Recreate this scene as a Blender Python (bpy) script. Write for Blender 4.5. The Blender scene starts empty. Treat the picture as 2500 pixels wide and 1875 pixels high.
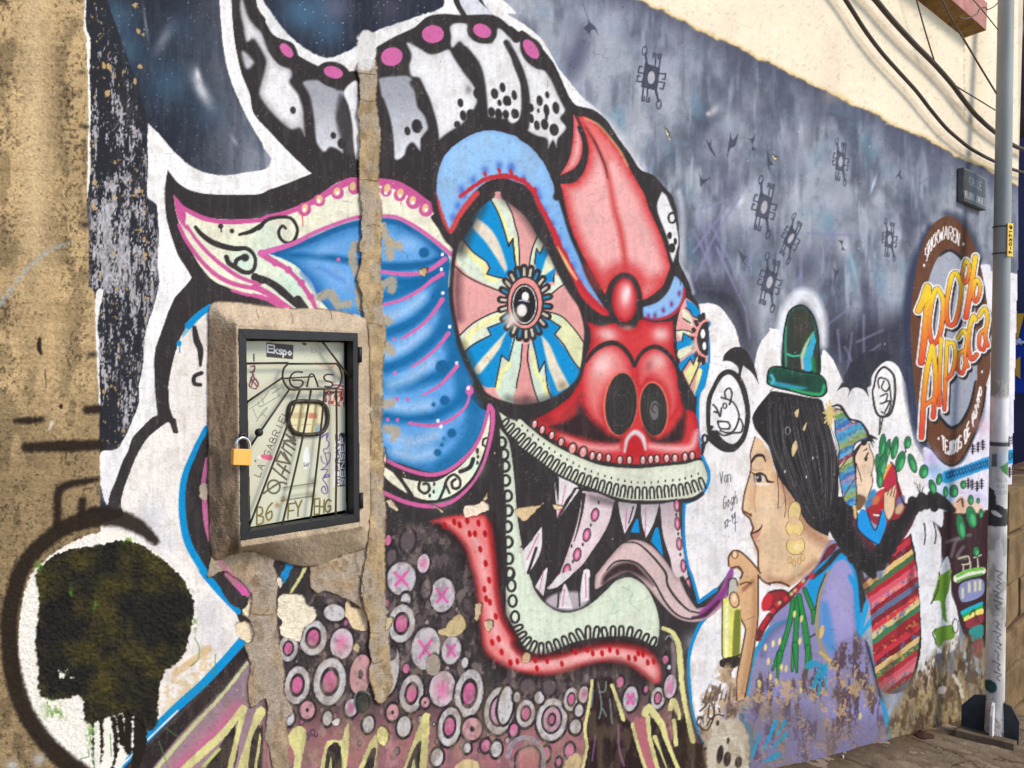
import bpy, bmesh, math, random
import numpy as np
from mathutils import Vector, Matrix

# ------------------------------------------------------------------ camera, sky, sun, exposure
sc = bpy.context.scene
FPX, CX, CY = 1944.0, 1250.0, 937.5          # focal length and centre in photo pixels (2500 x 1875)
PITCH = math.radians(-2.5)
TH = math.atan((3290.0 - CX) / FPX)           # angle between the optical axis and the wall
CAM = np.array([0.0, 0.0, 1.62])
DW = 1.75                                     # wall plane: Y = DW, X runs along the wall, Z up
FWD0 = np.array([math.cos(TH), math.sin(TH), 0.0])
RIGHT = np.array([math.sin(TH), -math.cos(TH), 0.0])
FWD = FWD0 * math.cos(PITCH) + np.array([0, 0, 1.0]) * math.sin(PITCH)
UP = np.cross(RIGHT, FWD)

cam_d = bpy.data.cameras.new('camera')
cam = bpy.data.objects.new('camera', cam_d)
sc.collection.objects.link(cam)
cam_d.sensor_width = 36.0
cam_d.lens = FPX / 2500.0 * 36.0
cam_d.clip_start = 0.05
cam_d.clip_end = 500
m = Matrix.Identity(4)
for i in range(3):
    m[i][0], m[i][1], m[i][2], m[i][3] = RIGHT[i], UP[i], -FWD[i], CAM[i]
cam.matrix_world = m
sc.camera = cam

SUN_EL, SUN_AZ = math.radians(40), math.radians(-68)     # azimuth in the X/Y plane: from the street, down the road
world = bpy.data.worlds.new('World'); sc.world = world
world.use_nodes = True
nt = world.node_tree
for n in list(nt.nodes): nt.nodes.remove(n)
wo = nt.nodes.new('ShaderNodeOutputWorld'); bg = nt.nodes.new('ShaderNodeBackground')
sky = nt.nodes.new('ShaderNodeTexSky'); sky.sky_type = 'NISHITA'; sky.sun_disc = False
sky.sun_elevation = SUN_EL; sky.sun_rotation = math.radians(90) - SUN_AZ
sky.air_density = 1.0; sky.dust_density = 4.0; sky.ozone_density = 0.6; sky.altitude = 3600
bg.inputs[1].default_value = 0.15
nt.links.new(sky.outputs[0], bg.inputs[0]); nt.links.new(bg.outputs[0], wo.inputs[0])
sun_d = bpy.data.lights.new('sun', 'SUN'); sun_d.energy = 1.5; sun_d.angle = math.radians(20); sun_d.color = (1.0, 0.90, 0.76)
sun = bpy.data.objects.new('sun', sun_d); sc.collection.objects.link(sun)
sdir = Vector((math.cos(SUN_EL) * math.cos(SUN_AZ), math.cos(SUN_EL) * math.sin(SUN_AZ), math.sin(SUN_EL)))
sun.rotation_euler = sdir.to_track_quat('Z', 'Y').to_euler()
sun.location = (3, -6, 8)
sc.view_settings.view_transform = 'Standard'; sc.view_settings.look = 'None'
sc.view_settings.gamma = 1.0; sc.view_settings.use_curve_mapping = False
sc.view_settings.exposure = 1.08
ALB = 0.80                                    # white paint reflects 0.8

# ------------------------------------------------------------------ photo pixel -> wall / ground point
def rays(px, py):
    u = (np.asarray(px, float) - CX) / FPX; v = -(np.asarray(py, float) - CY) / FPX
    return FWD[None, :] + u[:, None] * RIGHT[None, :] + v[:, None] * UP[None, :]
def on_wall(px, py, off=0.0):
    """point on the plane `off` metres in front of the wall plane"""
    d = rays(np.atleast_1d(px), np.atleast_1d(py))
    t = (DW - np.asarray(off) - CAM[1]) / d[:, 1]
    return CAM[None, :] + d * t[:, None]
def wp(px, py, off=0.0):
    return Vector(on_wall(px, py, off)[0])
_a = on_wall(2022, 1846)[0]; _b = on_wall(2336, 1762)[0]
GSL = (_b[2] - _a[2]) / (_b[0] - _a[0]); GZ0 = _a[2] - GSL * _a[0]
def gz(x): return GZ0 + GSL * x
def on_ground(px, py, lift=0.0):
    d = rays([px], [py])[0]
    t = (GZ0 + lift - CAM[2]) / (d[2] - GSL * d[0])
    return Vector(CAM + d * t)

# ------------------------------------------------------------------ painting engine (wall paint as per-vertex colour)
TS = 3.45625
SPEC = {'w': (0, 0, 0.8848), 'd': (540, 780, 5.53), 'e': (540, 1060, 5.53), 'p': (2300, 0, TS), 'q': (2300, 460, TS),
        'r': (2300, 930, TS), 'g': (2220, 1395, TS), 's': (0, 0, 1.0)}
def pts(s):
    """'@31 x,y x,y* ...' tile pixels -> photo pixels, * marks a sharp corner"""
    ox, oy, k = 0, 0, 1.0
    P, C = [], []
    for tok in s.split():
        if tok[0] == '@':
            kk = tok[1:]
            if kk in SPEC: ox, oy, k = SPEC[kk]
            else: ox, oy, k = 620 * int(kk[0]), 465 * int(kk[1]), TS
            continue
        c = tok.endswith('*'); tok = tok.rstrip('*')
        a, b = tok.split(',')
        P.append((ox + float(a) / k, oy + float(b) / k)); C.append(c)
    return np.array(P), C
def spline(P, C, closed, step=5.0):
    n = len(P)
    if n < 3 and not closed: return P
    out = []
    rng = range(n if closed else n - 1)
    for i in rng:
        p1, p2 = P[i], P[(i + 1) % n]
        p0 = P[(i - 1) % n] if (closed or i > 0) else p1
        p3 = P[(i + 2) % n] if (closed or i + 2 < n) else p2
        if C[i]: p0 = p1
        if C[(i + 1) % n]: p3 = p2
        m = max(2, min(24, int(np.hypot(*(p2 - p1)) / step)))
        t = np.linspace(0, 1, m, endpoint=False)[:, None]
        # centripetal-ish: limited tangents
        L = np.hypot(*(p2 - p1)) + 1e-6
        def tan(a, b, lim):
            v = (b - a) * 0.5; l = np.hypot(*v)
            return v * min(1.0, lim / (l + 1e-6))
        m1 = tan(p0, p2, L); m2 = tan(p1, p3, L)
        h1 = 2*t**3-3*t**2+1; h2 = t**3-2*t**2+t; h3 = -2*t**3+3*t**2; h4 = t**3-t**2
        out.append(h1*p1 + h2*m1 + h3*p2 + h4*m2)
    out = np.concatenate(out)
    if not closed: out = np.concatenate([out, P[-1:]])
    return out
_tab = {}
def vnoise(X, Y, sx, sy=None, seed=0):
    sy = sy or sx
    if seed not in _tab: _tab[seed] = np.random.RandomState(seed).rand(256, 256).astype(np.float32)
    T = _tab[seed]
    x = X / sx + 31.7; y = Y / sy + 57.3
    ix = np.floor(x).astype(np.int32); iy = np.floor(y).astype(np.int32)
    fx = (x - ix); fy = (y - iy); fx = fx*fx*(3-2*fx); fy = fy*fy*(3-2*fy)
    ix0 = ix & 255; iy0 = iy & 255; ix1 = (ix0 + 1) & 255; iy1 = (iy0 + 1) & 255
    return ((T[iy0, ix0]*(1-fx) + T[iy0, ix1]*fx)*(1-fy) + (T[iy1, ix0]*(1-fx) + T[iy1, ix1]*fx)*fy)
def fbm(X, Y, sx, sy=None, seed=0, octv=4):
    sy = sy or sx; a = 0; w = 1; tot = 0
    for o in range(octv):
        a = a + w * vnoise(X, Y, sx / 2**o, sy / 2**o, seed + o); tot += w; w *= 0.55
    return a / tot
def col(c):
    c = np.asarray(c, np.float32)
    return c / 255.0
def sstep(a, b, x):
    t = np.clip((x - a) / (b - a), 0, 1); return t*t*(3-2*t)

class Canvas:
    def __init__(s, xs, ys, base):
        s.xs, s.ys = np.asarray(xs, np.float64), np.asarray(ys, np.float64)
        s.W, s.H = len(xs), len(ys)
        s.X, s.Y = np.meshgrid(s.xs, s.ys); s.X = s.X.astype(np.float32); s.Y = s.Y.astype(np.float32)
        s.rgb = np.empty((s.H, s.W, 3), np.float32); s.rgb[:] = col(base)
        s.rel = np.zeros((s.H, s.W), np.float32)
    def win(s, x0, y0, x1, y1):
        a = max(0, np.searchsorted(s.xs, x0) - 1); b = min(s.W, np.searchsorted(s.xs, x1) + 1)
        c = max(0, np.searchsorted(s.ys, y0) - 1); d = min(s.H, np.searchsorted(s.ys, y1) + 1)
        return a, b, c, d
    def dist(s, Q, closed, w, R, rad=None):
        """min (distance - radius) to polyline inside window w, valid up to R"""
        a, b, c, d = w
        D = np.full((d - c, b - a), R, np.float32)
        n = len(Q)
        if rad is None: rad = np.zeros(n)
        for i in range(n if closed else n - 1):
            p, q = Q[i], Q[(i + 1) % n]; r0, r1 = rad[i], rad[(i + 1) % n]
            m = R + max(r0, r1)
            i0 = np.searchsorted(s.xs, min(p[0], q[0]) - m); i1 = np.searchsorted(s.xs, max(p[0], q[0]) + m)
            j0 = np.searchsorted(s.ys, min(p[1], q[1]) - m); j1 = np.searchsorted(s.ys, max(p[1], q[1]) + m)
            i0 = max(i0, a); i1 = min(i1, b); j0 = max(j0, c); j1 = min(j1, d)
            if i1 <= i0 or j1 <= j0: continue
            x = s.xs[i0:i1][None, :] - p[0]; y = s.ys[j0:j1][:, None] - p[1]
            vx, vy = q[0]-p[0], q[1]-p[1]; L2 = vx*vx + vy*vy + 1e-9
            t = np.clip((x*vx + y*vy) / L2, 0, 1)
            dd = np.sqrt((x - t*vx)**2 + (y - t*vy)**2) - (r0 + (r1 - r0)*t)
            S = D[j0-c:j1-c, i0-a:i1-a]
            np.minimum(S, dd, out=S)
        return D
    def inside(s, Q, w):
        a, b, c, d = w
        T = np.zeros((d - c, b - a + 1), np.int32)
        ys = s.ys[c:d]; n = len(Q)
        for i in range(n):
            p, q = Q[i], Q[(i + 1) % n]
            if p[1] == q[1]: continue
            lo, hi = (p, q) if p[1] < q[1] else (q, p)
            j0 = np.searchsorted(ys, lo[1]); j1 = np.searchsorted(ys, hi[1])
            if j1 <= j0: continue
            yy = ys[j0:j1]
            xx = lo[0] + (yy - lo[1]) * (hi[0]-lo[0]) / (hi[1]-lo[1])
            k = np.clip(np.searchsorted(s.xs, xx), a, b) - a
            np.add.at(T, (np.arange(j0, j1), k), 1)
        return (np.cumsum(T, axis=1)[:, :-1] & 1).astype(bool)
    def poly(s, P, smooth=True):
        if isinstance(P, str):
            P, C = pts(P)
            return spline(P, C, True) if smooth else P
        return np.asarray(P)
    def mask(s, P, soft=1.6, rough=0.0, grow=0.0, smooth=True):
        Q = s.poly(P, smooth)
        R = soft + rough + abs(grow) + 3
        w = s.win(Q[:, 0].min()-R, Q[:, 1].min()-R, Q[:, 0].max()+R, Q[:, 1].max()+R)
        a, b, c, d = w
        if b <= a or d <= c: return None, w, None
        D = s.dist(Q, True, w, R); I = s.inside(Q, w)
        sd = np.where(I, -D, D) - grow
        if rough:
            X, Y = s.X[c:d, a:b], s.Y[c:d, a:b]
            sd = sd + (fbm(X, Y, 7, 7, 5, 3) - 0.5) * 2.4 * rough
        return np.clip(0.5 - sd / max(soft, .2), 0, 1), w, sd
    def put(s, A, w, c, alpha=1.0):
        if A is None: return
        a, b, cc, d = w
        A = (A * alpha)[..., None]
        V = s.rgb[cc:d, a:b]
        C = c if isinstance(c, np.ndarray) and c.ndim == 3 else col(c)
        V *= (1 - A); V += A * C
    def grad(s, w, p0, c0, p1, c1):
        a, b, c, d = w
        p0, p1 = np.array(p0, float), np.array(p1, float); v = p1 - p0
        t = np.clip(((s.X[c:d, a:b]-p0[0])*v[0] + (s.Y[c:d, a:b]-p0[1])*v[1]) / (v @ v), 0, 1)[..., None]
        return (col(c0)*(1-t) + col(c1)*t).astype(np.float32)
    def F(s, P, c, soft=1.6, rough=0.5, alpha=1.0, grow=0.0, smooth=True, g=None, edge=None, rel=None):
        """fill; g=('@..two pts', colour2) gradient; edge=(colour, width, strength) airbrushed rim"""
        A, w, sd = s.mask(P, soft, rough, grow, smooth)
        if A is None: return
        cc = c
        if g is not None:
            q, _ = pts(g[0]); cc = s.grad(w, q[0], c, q[1], g[1])
        if edge is not None:
            Q = s.poly(P, smooth); ew = edge[1] / TS
            D = s.dist(Q, True, w, ew)
            nz = (fbm(s.X[w[2]:w[3], w[0]:w[1]], s.Y[w[2]:w[3], w[0]:w[1]], 9, 9, 3, 3) - .5) * 0.35
            t = np.clip((1 - D / ew) * (1 + nz), 0, 1)**1.3 * edge[2]
            base = cc if isinstance(cc, np.ndarray) and cc.ndim == 3 else np.broadcast_to(col(cc), A.shape + (3,))
            cc = (base * (1 - t[..., None]) + col(edge[0]) * t[..., None]).astype(np.float32)
        s.put(A, w, cc, alpha)
        if rel is not None:
            a, b, c2, d = w
            s.rel[c2:d, a:b] += A * rel
    def S(s, P, wd, c, soft=1.6, rough=0.4, alpha=1.0, closed=False, g=None, smooth=True):
        """stroke; wd = width in tile px, number or list along the path"""
        if isinstance(P, str):
            P, C = pts(P)
        else:
            P = np.asarray(P); C = [False]*len(P)
        n0 = len(P)
        Q = spline(P, C, closed) if (smooth and n0 > 2) else P
        wl = np.atleast_1d(wd).astype(float) / TS / 2
        rad = np.interp(np.linspace(0, 1, len(Q)), np.linspace(0, 1, len(wl)), wl) if len(wl) > 1 else np.full(len(Q), wl[0])
        R = soft + rough + 2; M = R + rad.max()
        w = s.win(Q[:, 0].min()-M, Q[:, 1].min()-M, Q[:, 0].max()+M, Q[:, 1].max()+M)
        a, b, cc, d = w
        if b <= a or d <= cc: return
        D = s.dist(Q, closed, w, R, rad)
        if rough: D = D + (fbm(s.X[cc:d, a:b], s.Y[cc:d, a:b], 6, 6, 8, 2) - .5) * 2 * rough
        A = np.clip(0.5 - D / max(soft, .2), 0, 1)
        C2 = c
        if g is not None:
            q, _ = pts(g[0]); C2 = s.grad(w, q[0], c, q[1], g[1])
        s.put(A, w, C2, alpha)
    def E(s, p, rx, ry, c, rot=0, soft=1.6, rough=0.4, alpha=1.0, ring=None, edge=None):
        """ellipse at tile point(s); ring = stroke width"""
        P, _ = pts(p)
        t = np.linspace(0, 2*np.pi, 25)[:-1]; ca, sa = math.cos(math.radians(rot)), math.sin(math.radians(rot))
        for q in P:
            x = rx/TS*np.cos(t); y = ry/TS*np.sin(t)
            Q = np.stack([q[0] + x*ca - y*sa, q[1] + x*sa + y*ca], 1)
            if ring: s.S(np.vstack([Q, Q[:1]]), ring, c, soft, rough, alpha, smooth=False)
            else: s.F(Q, c, soft, rough, alpha, smooth=False, edge=edge)
    def G(s, p, r, c, alpha=0.6, ry=None, rot=0):
        """soft spray"""
        P, _ = pts(p); ry = ry or r
        rx, ry = r/TS, ry/TS; ca, sa = math.cos(math.radians(rot)), math.sin(math.radians(rot))
        M = max(rx, ry)*1.7
        for q in P:
            w = s.win(q[0]-M, q[1]-M, q[0]+M, q[1]+M); a, b, cc, d = w
            if b <= a or d <= cc: continue
            x = s.X[cc:d, a:b]-q[0]; y = s.Y[cc:d, a:b]-q[1]
            u = (x*ca + y*sa)/rx; v = (-x*sa + y*ca)/ry
            s.put(np.exp(-(u*u + v*v)*1.6), w, c, alpha)

# little stroke alphabet for painted lettering (unit box, y up)
FONT = {'A': ['0,0 .5,1 1,0', '.2,.38 .8,.38'], 'B': ['0,0 0,1 .7,.95 .75,.6 .1,.52 .9,.42 .85,.05 0,0'], 'C': ['1,.85 .6,1 .15,.8 0,.5 .15,.15 .6,0 1,.15'],
 'D': ['0,0 0,1 .6,.95 1,.6 1,.35 .6,.05 0,0'], 'E': ['1,1 0,1 0,0 1,0', '0,.52 .8,.52'], 'F': ['1,1 0,1 0,0', '0,.52 .8,.52'],
 'G': ['1,.85 .55,1 .1,.75 0,.4 .2,.08 .6,0 .95,.15 1,.45 .55,.45'], 'H': ['0,0 0,1', '1,0 1,1', '0,.5 1,.5'], 'I': ['.5,0 .5,1'],
 'J': ['.9,1 .9,.25 .6,0 .2,.05 0,.25'], 'K': ['0,0 0,1', '1,1 0,.45', '.25,.58 1,0'], 'L': ['0,1 0,0 1,0'], 'M': ['0,0 0,1 .5,.35 1,1 1,0'],
 'N': ['0,0 0,1 1,0 1,1'], 'O': ['.5,1 .1,.85 0,.5 .1,.15 .5,0 .9,.15 1,.5 .9,.85 .5,1'], 'P': ['0,0 0,1 .7,1 1,.78 .75,.52 0,.48'],
 'R': ['0,0 0,1 .7,1 1,.78 .75,.52 0,.5', '.45,.5 1,0'], 'S': ['1,.85 .6,1 .1,.88 .1,.62 .9,.4 .92,.12 .5,0 0,.14'], 'T': ['0,1 1,1', '.5,1 .5,0'],
 'U': ['0,1 0,.25 .3,0 .7,0 1,.25 1,1'], 'V': ['0,1 .5,0 1,1'], 'W': ['0,1 .25,0 .5,.7 .75,0 1,1'], 'X': ['0,0 1,1', '0,1 1,0'], 'Y': ['0,1 .5,.5 1,1', '.5,.5 .5,0'],
 'Z': ['0,1 1,1 0,0 1,0'], '0': ['.5,1 0,.7 0,.3 .5,0 1,.3 1,.7 .5,1'], '1': ['.2,.75 .6,1 .6,0'], '2': ['0,.8 .4,1 .9,.85 .8,.5 0,0 1,0'],
 '3': ['0,.9 .5,1 .9,.75 .4,.53 1,.3 .6,0 0,.1'], '4': ['.8,0 .8,1 0,.35 1,.35'], '6': ['.9,.95 .3,.7 0,.3 .4,0 .9,.15 .8,.5 .1,.35'], '7': ['0,1 1,1 .4,0'],
 '8': ['.5,.53 .1,.75 .5,1 .9,.75 .5,.53 .05,.25 .5,0 .95,.25 .5,.53'], '-': ['.15,.45 .85,.45'], '.': ['.5,0 .52,.03'], '%': ['0,0 1,1', '.2,.95 .2,.7', '.8,.3 .8,.05'],
 'a': ['.9,.6 .4,.65 0,.3 .4,0 .9,.25', '.9,.62 .9,0'], 'n': ['0,0 .05,.6 .5,.65 .8,.5 .85,0'], 'o': ['.5,.6 .05,.3 .5,0 .95,.3 .5,.6'], 'u': ['0,.6 .1,.1 .5,0 .9,.3 .9,.6', '.9,.3 .95,0'],
 'g': ['.9,.6 .3,.6 .1,.3 .4,.05 .9,.25', '.9,.62 .85,-.3 .4,-.4 .1,-.2'], 'h': ['0,0 .05,1', '.05,.4 .5,.62 .8,.45 .85,0'], 'v': ['0,.6 .4,0 .8,.6'], 't': ['.5,1 .5,0', '.1,.65 .9,.65']}
def letter(cv, ch, o, ux, uy, wd, c, **k):
    """o, ux, uy in photo px: origin, width vector, height vector"""
    o, ux, uy = np.array(o, float), np.array(ux, float), np.array(uy, float)
    for st in FONT.get(ch, []):
        q = np.array([[float(v) for v in t.split(',')] for t in st.split()])
        cv.S(o + q[:, :1]*ux + q[:, 1:]*uy, wd, c, soft=1.2, rough=0.15, smooth=len(q) > 5, **k)
def text(cv, s, o, adv, uy, wd, c, ratio=0.72, **k):
    """o and vectors given as '@tile' strings are handled by caller; photo px here"""
    o = np.array(o, float); adv = np.array(adv, float)
    for i, ch in enumerate(s):
        if ch != ' ': letter(cv, ch, o + adv*i, adv*ratio, uy, wd, c, **k)

# ------------------------------------------------------------------ the mural, painted on the wall lattice
STEP = 2.2
xs = np.concatenate([np.arange(-620, -22, 14), np.arange(-20, 2486, STEP)])
ys = np.concatenate([np.arange(-420, -12, 14), np.arange(-10, 1884, STEP), np.arange(1886, 2800, 18)])
cv = Canvas(xs, ys, (120, 124, 138))
F, S, E, G = cv.F, cv.S, cv.E, cv.G
X, Y = cv.X, cv.Y
W = (250, 245, 238); K = (56, 51, 50); NAVY = (44, 48, 60); PINK = (206, 92, 148); CREAM = (243, 238, 208); MINT = (206, 233, 210)
BLU = (100, 164, 220); DBLU = (16, 92, 142); LBLU = (158, 202, 238); CYN = (18, 142, 200); SAL = (236, 166, 158); RED = (200, 48, 54); LRED = (246, 168, 162)
YEL = (246, 238, 158); CEM = (176, 150, 118); SKIN = (232, 194, 152); BRN = (96, 58, 44)

# night sky, clouds of sprayed grey and blue
n1 = fbm(X, Y, 130, 170, 11, 5); n2 = fbm(X, Y, 46, 90, 21, 4); n3 = fbm(X, Y, 26, 150, 31, 4); n4 = fbm(X + Y*.3, Y - X*.2, 60, 44, 37, 4)
dark = sstep(760, 380, X)
t = np.clip((n1 - .36)*3.2, 0, 1)[..., None]
cv.rgb[:] = col((98, 102, 114))*(1-t) + col((166, 170, 178))*t
t = (np.clip((n2 - .50)*3.6, 0, 1)*.8)[..., None]; cv.rgb[:] = cv.rgb*(1-t) + col((186, 188, 196))*t
t = (np.clip((n4 - .55)*4, 0, 1)*.55)[..., None]; cv.rgb[:] = cv.rgb*(1-t) + col((126, 150, 164))*t
n5 = fbm(X, Y, 16, 120, 43, 4); t = (np.clip((n5 - .54)*5, 0, 1)*.6)[..., None]; cv.rgb[:] = cv.rgb*(1-t) + col((190, 194, 200))*t
t = (np.clip((.45 - n3)*6, 0, 1)*.45)[..., None]; cv.rgb[:] = cv.rgb*(1-t) + col((76, 76, 92))*t
t = (np.clip((.42 - n2)*5, 0, 1)*.5)[..., None]; cv.rgb[:] = cv.rgb*(1-t) + col((66, 68, 80))*t
yl = (X - 1559.7)*.4876                      # upper edge of the painted field
t = (np.exp(-np.clip(Y - yl, 0, None)/55.)*.8*(n1*.6+.6))[..., None]; cv.rgb[:] = cv.rgb*(1-t) + col((66, 68, 86))*t
t = dark[..., None]; cv.rgb[:] = cv.rgb*(1-t) + col((43, 46, 56))*t
for p, r, a in (('@00 960,150', 230, .7), ('@00 1080,420', 200, .6), ('@00 1420,700', 260, .6), ('@00 1750,950', 200, .35), ('@00 1500,250', 200, .3)):
    G(p, r, (72, 104, 128), a)
G('@00 1380,330', 60, (150, 152, 160), .6, 190, 28); G('@00 1700,760', 60, (205, 205, 208), .95, 190, -28); G('@00 1670,640', 32, (235, 234, 232), .9, 90, -12)
G('@00 1100,920', 40, (190, 190, 195), .8, 100, -35); G('@00 1980,1190', 20, (180, 182, 188), .6, 70, -30); G('@00 1230,200', 14, (150, 148, 146), .7, 190, -8)
st = vnoise(X, Y, 3.1, 3.1, 77)
t = ((st > .965) * dark * (n2 > .4) * .75)[..., None]; cv.rgb[:] = cv.rgb*(1-t) + col((150, 178, 192))*t
for p in ('@20 500,350', '@20 900,180', '@20 1330,560', '@20 1060,1030', '@20 820,700', '@21 1900,300', '@21 2100,420', '@30 350,1100', '@30 300,1350', '@31 680,420', '@31 1100,820', '@31 560,200', '@20 1700,1250', '@20 1900,1050'):
    G(p, 130, (182, 184, 194), .5, 200, 12)
for p in ('@20 950,1000', '@20 1600,900', '@30 900,1250', '@31 760,640', '@31 560,280', '@31 1000,760', '@21 1560,500', '@20 420,620'):
    G(p, 70, (96, 138, 160), .5, 150, -12)
for p in ('@20 620,380', '@20 560,540', '@21 1750,520', '@21 1800,850', '@31 520,1100', '@31 900,1000', '@31 900,1350', '@31 400,640', '@20 1900,1560', '@21 1650,400', '@31 1500,500', '@31 1150,1200'):
    G(p, 120, (78, 76, 98), .6, 210, 15)
G('@20 1740,930', 40, (215, 212, 214), .8, 70, 40); G('@20 1690,960', 22, (235, 232, 232), .8)
G('@30 940,1560', 14, (200, 225, 235), .9, 90, 18); G('@31 770,640', 20, (160, 185, 195), .8, 190, -14); G('@31 690,470', 60, (215, 212, 220), .8, 90); G('@21 1970,90', 35, (225, 224, 226), .8, 70, 25)
for q in ('@21 1560,330 1700,620', '@21 1620,150 1740,800', '@21 1580,760 1730,420 1950,60', '@21 1700,260 1960,760', '@21 1640,150 1900,60', '@21 1600,830 1990,840', '@21 1960,880 2060,520', '@21 1760,480 2000,1000', '@21 1560,520 1800,200',
          '@31 240,860 330,700', '@31 330,440 330,900', '@31 500,620 620,340', '@31 380,360 820,380', '@31 800,1280 1020,1180', '@31 860,1050 860,1560', '@31 720,1560 760,1200', '@31 640,1180 665,1440', '@31 700,1320 800,1520', '@31 560,1130 760,980', '@31 780,1460 1000,1300'):
    S(q, 24, (138, 134, 166), soft=3, alpha=.6, rough=1)

F('@31 540,1250 700,1120 1000,1080 1220,1050 1260,1700 900,1620 700,1660 600,1430', (50, 50, 62), soft=70, alpha=.85); F('@21 1560,820 1900,800 2060,1050 2110,1500 1960,1350 1850,1080 1700,960', (48, 46, 56), soft=60, alpha=.85); F('@20 1230,0* 1560,-30* 2300,330 2250,420 1700,150', (70, 72, 88), soft=40, alpha=.3)
for q in ('@31 640,1180 665,1440', '@31 860,1050 860,1560', '@31 720,1560 760,1200', '@31 700,1320 800,1520', '@31 800,1280 1020,1180', '@31 780,1460 1000,1300', '@21 1760,480 2000,1000', '@21 1960,880 2060,520', '@21 2000,980 2040,1240'): S(q, 20, (140, 136, 164), soft=3, alpha=.5, rough=1)
# symbols stencilled on the sky
def symbol(p, k, rot, a=.8, sx=1.0):
    o, _ = pts(p); o = o[0]; C0 = (62, 64, 78)
    ca, sa = math.cos(math.radians(rot)), math.sin(math.radians(rot))
    def T(*v):
        q = np.array(v, float).reshape(-1, 2)*k/TS; q = np.stack([q[:, 0]*ca - q[:, 1]*sa, q[:, 0]*sa + q[:, 1]*ca], 1); q[:, 0] *= sx
        return o + q
    cv.G('@s %f,%f' % tuple(o), 150*k*max(sx, .8), (196, 196, 204), .55, 210*k)
    cv.F(T(-64, -122, 68, -86, 58, 108, -80, 86), C0, smooth=False, alpha=a)
    cv.S(T(-40, -90, -65, -200), [26*k, 16*k], C0, alpha=a); cv.S(T(40, 90, 75, 200), [26*k, 16*k], C0, alpha=a)
    for q in (T(-72, -220), T(78, 220)): cv.E('@s %f,%f' % tuple(q[0]), 20*k*sx, 38*k, C0, rot, alpha=a, ring=11*k)
    for s_ in (-1, 1):
        cv.S(T(25*s_, -90*s_, 25*s_, -205*s_, 5*s_, -205*s_, 5*s_, -170*s_), 14*k, C0, alpha=a, smooth=False)
        cv.S(T(60*s_, -85*s_, 66*s_, -200*s_, 46*s_, -200*s_, 48*s_, -165*s_), 14*k, C0, alpha=a, smooth=False)
        cv.S(T(60*s_, -40*s_, 120*s_, -40*s_, 115*s_, 10*s_, 95*s_, 5*s_), 14*k, C0, alpha=a, smooth=False)
        cv.S(T(60*s_, 30*s_, 115*s_, 35*s_, 105*s_, 90*s_, 82*s_, 85*s_), 14*k, C0, alpha=a, smooth=False)
    cv.E('@s %f,%f' % tuple(o), 30*k*sx, 55*k, (196, 192, 196), rot, alpha=.9)
symbol('@20 1210,655', 1.0, 4, .9); symbol('@30 665,1365', .78, 4, .75, .72); symbol('@31 20,140', 1.0, 10, .8, .85); symbol('@31 245,405', .82, 28, .8, .75); symbol('@31 1078,415', .7, 2, .8, .75); symbol('@31 65,775', .95, 12, .8, .85)
for q in ('@20 620,-10* 660,100 690,180 740,230 768,310* 730,250 700,260 690,290 730,390* 680,280 640,235 680,190 650,90', '@20 1670,1170* 1700,1210 1720,1170* 1720,1240 1765,1340* 1700,1260', '@20 1880,1110* 1900,1180 1945,1120* 1920,1230 1880,1250 1845,1335* 1860,1230',
          '@20 1980,1150* 2060,1170 2090,1110* 2080,1190 2060,1230 2100,1260* 2060,1270* 2050,1190', '@20 1610,1440* 1640,1510 1715,1495* 1650,1550 1625,1585* 1620,1530', '@30 40,1220* 65,1340 100,1390* 60,1400 90,1480* 50,1400', '@30 1125,1505* 1170,1430* 1170,1480 1185,1500* 1170,1515* 1155,1485',
          '@31 640,420* 690,420* 680,460 710,510* 670,500* 675,460', '@31 610,650* 630,680 655,660* 635,710 615,775*', '@21 1935,490* 1985,540 2020,560* 1990,600 2040,660* 1985,610'):
    F(q, (66, 68, 82), alpha=.85)

# cream wall paint above the mural, ragged edge
jit = (fbm(X, Y, 26, 26, 41, 3) - .5)*16
sdl = (Y - yl + jit)
t = sstep(2, -3, sdl)[..., None]
creamc = col((252, 234, 202))*(1-(n1[..., None]-.5)*.10)
cv.rgb[:] = cv.rgb*(1-t) + creamc*t
t = (np.exp(-((sdl+3)/5.)**2)*.55)[..., None]; cv.rgb[:] = cv.rgb*(1-t) + col((232, 190, 110))*t

S('@30 1710,380 1705,600 1712,820 1706,1000', 7, (190, 172, 146), alpha=.6, rough=2); S('@30 1700,330 1712,420', 5, (150, 130, 104), alpha=.6)
for q, wd in (('@30 1400,300 1390,700', 120), ('@30 600,300 580,800', 160), ('@30 1850,200 1840,700', 110), ('@20 1900,150 1880,300', 90)): S(q, wd, (232, 208, 176), soft=26, alpha=.28)
# black panel beside the pillar, scraped down to white
F('@00 730,-400* 760,-400* 1240,1000 1250,1500 @01 1310,0 1335,300 1335,760 1270,1060 1210,1430 1170,1659 @02 1170,180 1110,350 980,580 850,590* 850,300 @01 830,1659 800,850* 755,800 750,0 @00 750,900 735,300', (44, 44, 48), soft=3, alpha=.9)
m_, w_, _ = cv.mask('@00 760,-30* 1000,-30* 1080,600 1240,1040 1245,1659 @01 1335,300 1335,760 1270,1060 1210,1430 1170,1659 @02 1170,180 1110,350 980,580 850,590* 850,300 @01 830,1659 800,850* 755,800 750,0 @00 760,900', 14)
a, b, c, d = w_
xx, yy = X[c:d, a:b], Y[c:d, a:b]
sc1 = fbm(xx, yy, 16, 70, 51, 3)*.55 + fbm(xx, yy, 4.5, 22, 55, 3)*.42 + vnoise(xx, yy, 2.6, 5, 58)*.28
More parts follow.
